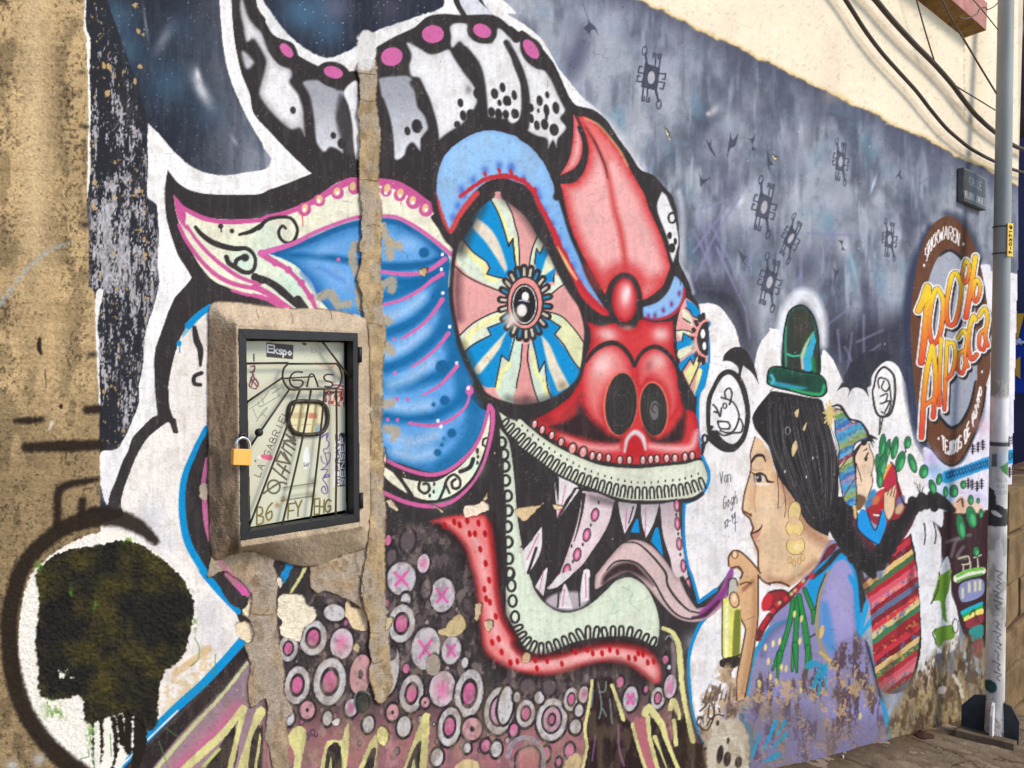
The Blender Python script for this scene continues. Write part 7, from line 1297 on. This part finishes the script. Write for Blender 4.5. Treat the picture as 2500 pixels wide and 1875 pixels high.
for P_ in (EK, SL, SR, '@d 1405,950* 1655,975* 1660,1185* 1400,1140*', '@d 380,610 465,610 460,740 525,880 520,950 420,950 375,930 365,850 410,740', '@e 1110,250 1165,165 1190,300 1200,440 1110,452'):
    A, w, _ = pc.mask(P_, 1, 0, smooth=P_[-1] != '*'); Z2 = np.zeros((pc.H, pc.W), bool); Z2[w[2]:w[3], w[0]:w[1]] = A > .5; stick.append(Z2[:-1, :-1] & Z)
rest = Z.copy()
for s_ in stick: rest &= ~s_
panel = keep(lattice('meter_panel', pv, np.clip(pc.rgb, 0, 1), rest, M['panel'], gas))
for s_ in stick:
    o = lattice('sticker', pv, np.clip(pc.rgb, 0, 1), s_, M['panel'], panel)
    o.matrix_parent_inverse = gas.matrix_world.inverted() if False else Matrix.Identity(4)
keep(box('panel_body', pv[:, :, 0].min()+.016, pv[:, :, 0].max()-.026, DW - PP + .0015, DW - PD + .004, wp(720, 1255, PP).z, wp(720, 845, PP).z, M['cavity'], gas))
# sight window of the meter
ring = [(930, 1160), (1010, 1110), (1170, 1105), (1330, 1115), (1410, 1180), (1440, 1300), (1420, 1440), (1350, 1530), (1200, 1555), (1030, 1540), (945, 1470), (905, 1330)]
RP = spline(D(' '.join('%d,%d' % p for p in ring)), [False]*12, True, 3)
rp3 = [Vector(v) for v in on_wall(RP[:, 0], RP[:, 1], PP + .004)]
win = keep(tube('window_rim', rp3, .0052, M['rust'], gas, 8, True))
RI = spline(D('945,1180 1010,1140 1170,1135 1320,1145 1365,1220 1370,1380 1330,1500 1180,1530 1030,1515 960,1450 930,1320'), [False]*11, True, 4)
gv = on_wall(RI[:, 0], RI[:, 1], PP + .006); mv = on_wall(RI[:, 0], RI[:, 1], PP + .002)
gcv = Canvas(np.arange(700, 795, 1.0), np.arange(980, 1062, 1.0), (240, 226, 176)); gcv.F('@d 960,1260* 1290,1255* 1290,1330* 960,1335*', (214, 190, 140), smooth=False); gcv.F('@d 1190,1270* 1290,1265* 1290,1330* 1190,1335*', (226, 120, 96), smooth=False); gcv.F('@d 1290,1440 1360,1400 1340,1520 1280,1520', (150, 176, 180), soft=4)
for x in (1085, 1280): gcv.S('@d %d,1130 %d,1540' % (x, x-55), 18, (150, 124, 70), alpha=.7)
gcv.S('@d 940,1430 1340,1410', 8, (200, 180, 130))
A, w, _ = gcv.mask(RI, 1, 0, smooth=False); Z = np.zeros((gcv.H, gcv.W), bool); Z[w[2]:w[3], w[0]:w[1]] = A > .3
gvv = on_wall(gcv.X.ravel(), gcv.Y.ravel(), PP + .002).reshape(gcv.H, gcv.W, 3)
keep(lattice('meter_dial', gvv, np.clip(gcv.rgb, 0, 1), Z[:-1, :-1], M['panel'], gas))
# grille
BAR = PB_ - .010
def dpath(s, off=BAR, step=4):
    P_ = D(s); Q_ = spline(P_, [False]*len(P_), False, step) if len(P_) > 2 else P_
    return [Vector(v) for v in on_wall(Q_[:, 0], Q_[:, 1], off)]
for s_, r_ in (('300,595 905,586', .0026), ('905,598 1560,596', .0024), ('1345,270 1775,835', .0028), ('320,1135 822,788', .0026), ('925,938 340,1790', .0026), ('1062,950 830,1600 365,2830', .0026), ('1215,945 1090,1640 810,2830', .0026), ('1397,940 1335,1600 1200,2760', .0026), ('1555,935 1560,1650 1545,2710', .0026), ('845,795 1240,772', .0018)):
    keep(tube('bar', dpath(s_), r_, M['rust'], gas, 8))
keep(tube('bar', dpath('905,598 852,650 830,740 842,830 920,937 1060,942 1560,925 1615,850 1628,740 1595,645 1555,596'), .0026, M['rust'], gas, 8))
for s_ in ('1100,712 1000,708 938,765 928,845 975,908 1060,912 1106,862 1085,822 965,820', '1155,912 1200,742 1245,742 1312,908', '1512,745 1425,742 1385,780 1415,828 1485,845 1506,885 1480,908 1400,905'):
    keep(tube('letter', dpath(s_), .0022, M['rust'], gas, 8))
bm = bmesh.new(); bmesh.ops.create_uvsphere(bm, u_segments=18, v_segments=10, radius=.0095); me = bpy.data.meshes.new('knob'); bm.to_mesh(me); bm.free()
for p in me.polygons: p.use_smooth = True
o = link('knob', me, M['metal'], gas); o.location = Vector(on_wall(*D('510,1525')[0], BAR + .004)[0]) - gas.location
for s_ in ('1872,370 1872,580', '1890,2340 1890,2550'):
    keep(tube('hinge', dpath(s_, PB_ + .006), .0055, M['metal'], gas, 10))
keep(tube('hasp', dpath('250,1570 290,1545 335,1570 330,1620 280,1640 250,1600', PB_ + .012), .0045, M['metal'], gas, 8))
# padlock
lock = empty('padlock', wp(593, 1137, PB_ + .012)); tag(lock, 'brass padlock with steel shackle hanging on the grille door', 'padlock')
bpy.context.view_layer.update()
def keepl(o): o.matrix_parent_inverse = lock.matrix_world.inverted(); return o
P_ = [pts('@e ' + s)[0][0] for s in ('172,200', '414,206', '408,424', '162,416')]
A_ = [wp(*p, PB_ + .026) for p in P_]; keepl(prism('lock_body', A_, [v + Vector((0, .014, 0)) for v in A_], M['brass'], lock, .0015))
keepl(tube('shackle', dpath('210,1760 205,1690 225,1625 290,1595 355,1620 385,1690 382,1765', PB_ + .019), .0036, M['chrome'], lock, 10))

# ------------------------------------------------------------------ street sign on the wall
rb = rays([2336, 2353], [450, 450]); ps_ = DW*(1 - (rb[0, 0]/rb[0, 1])/(rb[1, 0]/rb[1, 1]))
SQ = [(2353.5, 408), (2409, 436), (2408, 514), (2352.5, 490)]
sign = empty('street_sign', wp(2352, 490, 0)); tag(sign, 'dark street name plate reading CALLE MELCHOR JIMENEZ on the wall', 'sign'); bpy.context.view_layer.update()
A_ = qd(SQ, ps_); B_ = [Vector((v.x, DW - .004, v.z)) for v in A_]
o = prism('sign_box', A_, B_, M['signside'], sign, .004); o.matrix_parent_inverse = sign.matrix_world.inverted()
scv = Canvas(np.arange(2350, 2412, .7), np.arange(404, 518, .7), (70, 68, 66)); scv.rgb *= (.85 + .3*fbm(scv.X, scv.Y, 9, 9, 761, 3))[..., None]
scv.S('@s 2355,411 2407,437.5 2406,511 2354,488', 5, (150, 150, 146), closed=True, smooth=False); text(scv, 'CALLE', (2367.5, 450), (6.2, 3.1), (0, -19), 3, (206, 204, 196)); text(scv, 'MELCHOR JIMENEZ', (2355.8, 481.5), (3.35, 1.5), (0, -17), 2.4, (222, 220, 212), ratio=.66)
A, w, _ = scv.mask(np.array([(2355, 411), (2407.5, 437.5), (2406.5, 511), (2354, 488)]), 1, 0, smooth=False); Z = np.zeros((scv.H, scv.W), bool); Z[w[2]:w[3], w[0]:w[1]] = A > .5
o = lattice('name_plate', on_wall(scv.X.ravel(), scv.Y.ravel(), ps_ + .003).reshape(scv.H, scv.W, 3), np.clip(scv.rgb, 0, 1), Z[:-1, :-1], M['panel'], sign); o.matrix_parent_inverse = sign.matrix_world.inverted()

# ------------------------------------------------------------------ lamp post
base = on_ground(2427, 1791, .05)
dirc = (base - Vector(CAM)); zc = dirc.dot(Vector(FWD))
def at_depth(px, py, z):
    d = rays([px], [py])[0]; return Vector(CAM + d*(z/np.dot(d, FWD)))
top = at_depth(2457, -60, zc*1.03); bot = base
RP_ = 21.5*zc/FPX
post = empty('lamp_post', base); tag(post, 'steel street pole, grey above and white pasted over below, by the wall', 'pole'); bpy.context.view_layer.update()
def keepp(o): o.matrix_parent_inverse = post.matrix_world.inverted(); return o
NA, NH = 72, 760
ang = np.linspace(0, 2*np.pi, NA+1)
ax = (top-bot); vd = (Vector((bot.x, bot.y, 0)) - Vector((CAM[0], CAM[1], 0))).normalized(); side = vd.cross(Vector((0, 0, 1))).normalized()
hy = np.linspace(1797, -60, NH)
pcv = Canvas(np.arange(-25, 25.1, 1.0), np.arange(-60, 1832, 2.4), (162, 165, 158))
xx, yy = pcv.X, pcv.Y
pcv.rgb *= (.93 + .14*fbm(xx, yy, 30, 120, 771, 3))[..., None]
def PC(x, y): return '@s %f,%f' % (x, y)
wn = fbm(xx, yy, 12, 40, 781, 3)
def band_y(y0, y1, c, a=1.0, soft=2, ragged=0):
    e = (fbm(xx, yy*0, 8, 8, 791, 2)-.5)*ragged
    A = sstep(y0-soft, y0+soft, yy+e)*sstep(y1+soft, y1-soft, yy+e); pcv.put(A*a, (0, pcv.W, 0, pcv.H), (col(c)*(.86 + .28*wn[..., None])).astype(np.float32))
band_y(981, 1093, (236, 231, 224)); band_y(960, 982, (150, 148, 138), .8, 10); band_y(1093, 1103, (70, 66, 64)); band_y(1103, 1840, (224, 217, 206), 1, 2); band_y(1103, 1240, (206, 202, 192), .8)
for k in range(10): pcv.S('@s %f,%f %f,%f' % (rs.uniform(-10, 18), 950+rs.uniform(-10, 20), rs.uniform(-10, 18), 984), 8, (200, 196, 180), rough=1.5)
pcv.F(np.array([(-14, 1122), (-2, 1120), (-2, 1150), (-15, 1152)]), (90, 90, 88), smooth=False); pcv.F(np.array([(6, 1150), (22, 1138), (22, 1172), (10, 1162)]), (60, 130, 60)); pcv.S('@s 5,1152 20,1152', 14, (60, 140, 60)); pcv.G(PC(8, 1130), 60, (180, 206, 220), .7)
for r0, s_ in ((1186, 'RGLA'), (1202, 'ACHO'), (1217, 'ESOR')): text(pcv, s_, (-4, r0), (6.2, 0), (0, -9), 4, (160, 158, 156))
pcv.F(np.array([(-25, 1198), (-8, 1210), (-2, 1240), (22, 1252), (25, 1290), (-25, 1296)]), (58, 54, 50), rough=2); pcv.F(np.array([(-16, 1258), (-4, 1256), (12, 1268), (6, 1272), (-10, 1266)]), (224, 220, 216))
A = sstep(.46, .58, fbm(xx, yy, 14, 30, 801, 4))*sstep(1300, 1330, yy)*sstep(1560, 1500, yy); pcv.put(A*.6, (0, pcv.W, 0, pcv.H), (150, 146, 134))
for i, y_ in enumerate(np.arange(1408, 1650, 24)):
    if i == 4: continue
    an = i*1.9; pcv.S('@s %f,%f %f,%f %f,%f %f,%f' % (-2+4*math.sin(an), y_-10, 11+3*math.cos(an), y_-4, 2+4*math.sin(an*3), y_+3, 10+3*math.sin(an*2), y_+10), 6.5, (70, 64, 60))
pcv.E(PC(2, 1498), 26, 26, (150, 146, 140), ring=4); pcv.E(PC(-9, 1675), 48, 52, (40, 84, 84)); pcv.G(PC(-9, 1675), 20, (80, 110, 70), .8)
for k in range(26): pcv.E(PC(rs.uniform(-20, 20), rs.uniform(1700, 1790)), rs.uniform(2, 7), rs.uniform(2, 9), (110, 90, 66), alpha=.7)
pcv.put(sstep(.5, .6, fbm(xx, yy, 14, 26, 811, 3))*sstep(1740, 1790, yy)*.8, (0, pcv.W, 0, pcv.H), (128, 100, 66)); pcv.put(sstep(17, 24, xx)*sstep(1450, 1500, yy)*sstep(.48, .55, fbm(xx, yy, 20, 30, 821, 2)), (0, pcv.W, 0, pcv.H), (60, 52, 46))
V = np.zeros((NH, NA+1, 3)); C = np.zeros((NH, NA+1, 3), np.float32)
for j, y_ in enumerate(hy):
    f = (1791 - y_)/(1791 + 60.0); c_ = bot + ax*f; r_ = RP_*(1 - .17*f)
    for i, an in enumerate(ang):
        V[j, i] = c_ + side*(r_*math.sin(an)) - vd*(r_*math.cos(an))
    xs_ = np.sin(ang)*21.5; ii = np.clip(np.searchsorted(pcv.xs, xs_), 0, pcv.W-1); jj = min(pcv.H-1, np.searchsorted(pcv.ys, y_))
    C[j] = pcv.rgb[jj, ii]
keepp(lattice('pole_shaft', V[::-1, ::-1], np.clip(C[::-1, ::-1], 0, 1), np.ones((NH-1, NA), bool), M['polepaint'], post))
# gusset plates
def fin(ang_, w_, h1, h2, th=.008, mt='gusset'):
    dv = (side*math.cos(ang_) - vd*math.sin(ang_)); nv = dv.cross(Vector((0, 0, 1)))
    pr = [(RP_*.9, -.03), (RP_ + w_, -.03), (RP_ + w_, h1), (RP_ + w_*.45, h2), (RP_*.9, h2+.01)]
    A_ = [base + dv*r + Vector((0, 0, z)) + nv*th for r, z in pr]; B_ = [v - nv*2*th for v in A_]
    keepp(prism('gusset_plate', A_, B_, M[mt], post, .002))
px_m = zc/FPX
fin(math.pi*.97, 49*px_m, 56*px_m, 88*px_m); fin(math.radians(8), 30*px_m, 46*px_m, 78*px_m); fin(math.radians(98), 26*px_m, 60*px_m, 80*px_m, .008, 'white')
PV2 = [on_ground(*pts('@g ' + s)[0][0], .05) for s in ('385,1335', '885,1455', '990,1335')]
PV2.append(PV2[0] + PV2[2] - PV2[1])
pad = prism('post_pad', PV2, [v - Vector((0, 0, .2)) for v in PV2], M['pad'], None, .006); tag(pad, 'low square concrete pad under the street pole', 'pad')
q0 = on_ground(*pts('@g 800,1390')[0][0], .05); rod = tube('ground_rod', [q0 + Vector((0, 0, -.02)), q0 + Vector((.0, 0, .22))], .007, M['rust'], None, 8); tag(rod, 'short rusty rod standing on the pad beside the pole', 'rod')
# yellow number plate with straps
tg = empty('number_plate', at_depth(2466, 600, zc - RP_)); tag(tg, 'yellow plate numbered 7-03716 strapped to the pole', 'plate'); bpy.context.view_layer.update()
def axis_at(py):
    f = (1791 - py)/(1791 + 60.0); return bot + ax*f, RP_*(1 - .17*f)
c1, r1 = axis_at(560); c2, r2 = axis_at(641)
dv = (side*.82 - vd*.57).normalized(); tv = Vector((0, 0, 1)).cross(dv).normalized()
if tv.dot(side) < 0: tv = -tv
hw = .026
A_ = [c1 + dv*(r1+.006) - tv*hw, c1 + dv*(r1+.006) + tv*hw, c2 + dv*(r2+.006) + tv*hw, c2 + dv*(r2+.006) - tv*hw]
o = prism('plate', A_, [v - dv*.006 for v in A_], M['tag'], tg); o.matrix_parent_inverse = tg.matrix_world.inverted()
for i, ch in enumerate('7-03716'):
    for st in FONT[ch]:
        q = np.array([[float(v) for v in t_.split(',')] for t_ in st.split()]); h_ = (c1-c2).length
        P3 = [c2 + dv*(r2+.0075) + (c1-c2)*((i + .12 + .72*p[0])/8.0 + .06) - tv*(p[1]-.5)*hw*1.0 for p in q]
        o = tube('digit', P3, .0022, M['rust'], tg, 5); o.matrix_parent_inverse = tg.matrix_world.inverted()
for y_ in (566, 632):
    c_, r_ = axis_at(y_); P3 = [c_ + side*((r_+.004)*math.sin(t_)) - vd*((r_+.004)*math.cos(t_)) for t_ in np.linspace(0, 2*math.pi, 28)[:-1]]
    o = tube('strap', P3, .004, M['cable'], tg, 6, True); o.matrix_parent_inverse = tg.matrix_world.inverted()

# ------------------------------------------------------------------ cables along the wall
CAB = [('thick_cable', '@30 560,-200 700,-10 860,240 1000,430 1150,600 1300,765 1420,920 1550,1075 1650,1165 1750,1245 1850,1305 1960,1360 2120,1430 2300,1480', .0105, .045, 'black cable sagging low along the cream wall above the street sign'),
       ('thick_cable', '@30 760,-200 950,-10 1050,110 1150,225 1300,385 1450,535 1600,705 1700,840 1800,965 1900,1060 1980,1125 2130,1230 2300,1290', .0145, .05, 'thickest black cable on the cream wall running behind the pole'),
       ('wire', '@30 1250,-200 1305,0 1380,270 1460,530', .004, .06, 'straight thin wire joining the thickest cable from above'),
       ('wire', '@30 1420,-160 1520,0 1610,180 1700,325 1840,560 1980,790', .0055, .16, 'thin cable crossing in front of the roof ledge to the pole'),
       ('wire', '@30 1640,-160 1785,0 1880,110 1995,255', .0032, .20, 'thin wire crossing the cream wall above the roof ledge end'),
       ('wire', '@30 1600,700 1700,765 1800,825 1970,930', .004, .06, 'thin branch wire leaving the thickest cable towards the pole'),
       ('wire', '@30 1660,145 1730,158 1800,125 1825,105 1840,72 1890,62 1900,82 1960,55 2010,0', .0035, .22, 'kinked loose wire between the roof ledge and the pole')]
for nm, p_, r_, of_, lb in CAB: tag(tube(nm, px_path(p_, of_), r_, M['cable'] if nm == 'thick_cable' else M['thin'], None, 10), lb, 'cable')
# ledge on the upper wall
le = wp(2354, 92, 0); l0 = wp(2250, 0, 0); hz_ = .13; pr_ = .11
xe = le.x; xs0 = xe - 1.9
lg = empty('roof_ledge', le); tag(lg, 'pinkish concrete ledge with stained underside high on the cream wall', 'ledge'); bpy.context.view_layer.update()
sl = (wp(2235, 0, 0).z - le.z)/(wp(2235, 0, 0).x - le.x)*0
def lp(x, off, z): return Vector((x, DW - off, z))
zb = le.z
V = [lp(xs0, .0, zb), lp(xe, .0, zb), lp(xe+.05, pr_, zb+.03), lp(xs0, pr_, zb+.03), lp(xs0, .0, zb+.3), lp(xe+.02, .0, zb+.3), lp(xe+.06, pr_, zb+.2), lp(xs0, pr_, zb+.2)]
o = poly_mesh('ledge_slab', V, [(4, 5, 6, 7), (3, 2, 6, 7), (1, 2, 6, 5), (0, 3, 7, 4)], M['ledge'], lg); o.matrix_parent_inverse = lg.matrix_world.inverted()
o = poly_mesh('ledge_underside', [v - Vector((0, 0, .002)) for v in V[:4]], [(0, 1, 2, 3)], M['ledgeb'], lg); o.matrix_parent_inverse = lg.matrix_world.inverted()

# ------------------------------------------------------------------ ground
gx0, gx1 = -30, 90
gp = poly_mesh('ground', [(gx0, -40, gz(gx0)), (gx1, -40, gz(gx1)), (gx1, 40, gz(gx1)), (gx0, 40, gz(gx0))], [(0, 1, 2, 3)], M['ground']); gp['kind'] = 'structure'
vcv = Canvas(np.arange(1640, 2640, 2.6), np.arange(1640, 2120, 2.6), (150, 132, 108))
xx, yy = vcv.X, vcv.Y
d_ = np.stack([rays(xx[j], yy[j]) for j in range(vcv.H)]); t_ = (GZ0 + .004 - CAM[2])/(d_[..., 2] - GSL*d_[..., 0]); GV = CAM + d_*t_[..., None]
gxw, gyw = GV[..., 0]*400, GV[..., 1]*400
a_ = fbm(gxw, gyw, 120, 120, 831, 5); b_ = fbm(gxw, gyw, 12, 12, 841, 3); c_ = fbm(gxw, gyw, 40, 40, 851, 4)
vcv.rgb[:] = col((138, 120, 98))*(.72 + .5*a_[..., None])*(.88 + .24*b_[..., None])
vcv.put(sstep(.52, .64, c_)*.55, (0, vcv.W, 0, vcv.H), (98, 82, 64)); vcv.put(sstep(.62, .72, b_)*.18, (0, vcv.W, 0, vcv.H), (190, 172, 140))
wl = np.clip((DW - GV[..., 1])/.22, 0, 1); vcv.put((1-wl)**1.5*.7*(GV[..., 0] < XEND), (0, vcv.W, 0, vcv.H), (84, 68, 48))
for q in ('@33 1200,1380 1450,1470 1600,1520 1700,1560', '@33 250,1640 480,1560 760,1490 1000,1420', '@33 640,1550 800,1610 950,1659', '@33 1700,1620 1760,1690', '@33 1950,1580 2212,1620', '@33 1600,1640 1750,1600 1840,1659', '@33 1250,1380 1400,1350', '@33 2000,1560 2100,1600', '@33 1450,1470 1540,1560'): vcv.S(q, 9, (66, 50, 36), rough=1.5, alpha=.85)
gd = on_wall(0, 0)[0]
GV[..., 2] += (a_-.5)*.02 + (b_-.5)*.006
ok = (GV[:-1, :-1, 1] < DW + .03) & (GV[:-1, :-1, 1] > -4) & (t_[:-1, :-1] > 0)
ok |= (GV[:-1, :-1, 0] > XEND) & (GV[:-1, :-1, 0] < XEND + 6) & (t_[:-1, :-1] > 0)
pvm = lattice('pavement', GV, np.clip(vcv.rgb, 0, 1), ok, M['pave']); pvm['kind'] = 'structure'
# litter
c_ = on_ground(*pts('@g 125,1385')[0][0], .012); lx = Vector((.09, -.02, GSL*.09)); ly = Vector((.02, .06, 0))
V = []; Fc = []
rs2 = np.random.RandomState(3); nn = 11
for i in range(nn):
    a = 2*math.pi*i/nn; k = rs2.uniform(.7, 1.15); V.append(c_ + lx*math.cos(a)*k + ly*math.sin(a)*k + Vector((0, 0, rs2.uniform(-.006, .012))))
V.append(c_ + Vector((0, 0, .022))); Fc = [(i, (i+1) % nn, nn) for i in range(nn)] + [tuple(range(nn))[::-1]]
tag(poly_mesh('rag', V, Fc, M['leaf']), 'crumpled dark brown rag lying on the pavement', 'rag')
c_ = on_ground(*pts('@33 685,1565')[0][0], .006); tag(tube('cigarette_butt', [c_ - Vector((.012, .006, 0)), c_ + Vector((.012, .006, 0))], .004, M['white'], None, 10), 'white cigarette butt on the pavement near the painted woman', 'litter')

# ------------------------------------------------------------------ stone wall past the end of the mural
sw = empty('stone_wall', Vector((XEND + .05, DW - .05, gz(XEND)))); tag(sw, 'low brown stone block wall past the end of the mural', 'wall'); bpy.context.view_layer.update()
off_s = .10; xs_a = wp(2457, 1300, off_s).x; zt_ = wp(2470, 1197, off_s).z; bh = .345; zz = zt_; row = 0
o = box('mortar', xs_a + .02, xs_a + 3.0, DW - off_s + .02, DW + .3, gz(xs_a + 3) - .2, zt_ - .02, M['mortar'], sw); o.matrix_parent_inverse = sw.matrix_world.inverted()
rs3 = np.random.RandomState(9)
while zz > gz(xs_a + 1) - .1 and row < 9:
    x = xs_a - (0.0 if row % 2 == 0 else .0); h_ = bh*rs3.uniform(.9, 1.15)
    wds = [.42, .5, .46, .55, .5, .5] if row % 2 == 0 else [.62, .5, .55, .45, .5]
    for w2 in wds:
        if x > xs_a + 2.6: break
        t2 = rs3.uniform(0, .03)
        V0 = np.array([(x+.01, DW-off_s-t2, zz-h_+.015), (x+w2-.012, DW-off_s-t2, zz-h_+.015), (x+w2-.012, DW+.2, zz-h_+.015), (x+.01, DW+.2, zz-h_+.015), (x+.01, DW-off_s-t2, zz-.012), (x+w2-.012, DW-off_s-t2, zz-.012), (x+w2-.012, DW+.2, zz-.012), (x+.01, DW+.2, zz-.012)]) + rs3.randn(8, 3)*.008
        o = poly_mesh('block', V0, [(0, 1, 2, 3), (4, 5, 6, 7), (0, 1, 5, 4), (1, 2, 6, 5), (2, 3, 7, 6), (3, 0, 4, 7)], M['stone'], sw, .02); o.matrix_parent_inverse = sw.matrix_world.inverted()
        x += w2
    zz -= h_; row += 1
# ------------------------------------------------------------------ street beyond
FXP = XEND + 9.0
def on_x(px, py, xp=FXP):
    d = rays([px], [py])[0]; t = (xp - CAM[0])/d[0]; return Vector(CAM + d*t)
hb = empty('far_house', (FXP + 1, 6, gz(FXP))); tag(hb, 'dark blue house front across the street beyond the wall end', 'house'); bpy.context.view_layer.update()
def keeph(o): o.matrix_parent_inverse = hb.matrix_world.inverted(); return o
ztop = on_x(2490, 150).z
keeph(box('house_wall', FXP, FXP + 6, -2, 16, gz(FXP + 6) - .5, ztop, M['far'], hb)); keeph(box('roof_edge', FXP - .3, FXP + 6, -2.2, 16, ztop, ztop + .25, M['mortar'], hb))
for y0 in (4.0, 6.5, 9.0):
    w_o = keeph(box('window', FXP - .05, FXP + .01, y0, y0 + 1.1, gz(FXP) + 4.2, gz(FXP) + 5.6, M['banner_w'], hb)); 
hb2 = box('far_tower_house', FXP + 12, FXP + 20, -6, 30, gz(FXP + 20) - .5, on_x(2490, -500, FXP + 12).z, M['far2']); tag(hb2, 'pale lilac house rising behind the dark house front', 'house')
bn = empty('shop_banner', on_x(2490, 900, FXP - .4)); tag(bn, 'blue and yellow shop banner beyond the wall end', 'banner'); bpy.context.view_layer.update()
for nm, q, m_ in (('banner_sheet', [(2479, 765), (2560, 765), (2560, 960), (2479, 960)], 'banner_b'), ('banner_stripe', [(2479, 765), (2500, 765), (2484, 830), (2479, 820)], 'banner_y'), ('banner_stripe', [(2479, 880), (2490, 870), (2490, 925), (2479, 915)], 'banner_y')):
    dx = .4 if nm == 'banner_sheet' else .45
    A_ = [on_x(x, y, FXP - dx) for x, y in q]; o = prism(nm, A_, [v + Vector((.03, 0, 0)) for v in A_], M[m_], bn); o.matrix_parent_inverse = bn.matrix_world.inverted()
for i, ch in enumerate('Po'):
    for st in FONT.get(ch, []):
        q = np.array([[float(v) for v in t2.split(',')] for t2 in st.split()]); P3 = [on_x(2482 + i*9 + p[0]*7, 842 - p[1]*14, FXP - .47) for p in q]
        o = tube('letter', P3, .03, M['banner_w'], bn, 5); o.matrix_parent_inverse = bn.matrix_world.inverted()
for i in range(9):
    x0 = 2478 + rs3.uniform(0, 30); P3 = [on_x(x0 + 6*math.sin(i*2 + k*1.3) + k*rs3.uniform(-1, 1.5), -40 + k*75, FXP - 1.2) for k in range(6)]
    tag(tube('hanging_wire', P3, .028, M['cable'], None, 6), 'dark tangled wire hanging in front of the dark house', 'wire', 'tangled wires beyond the wall end')
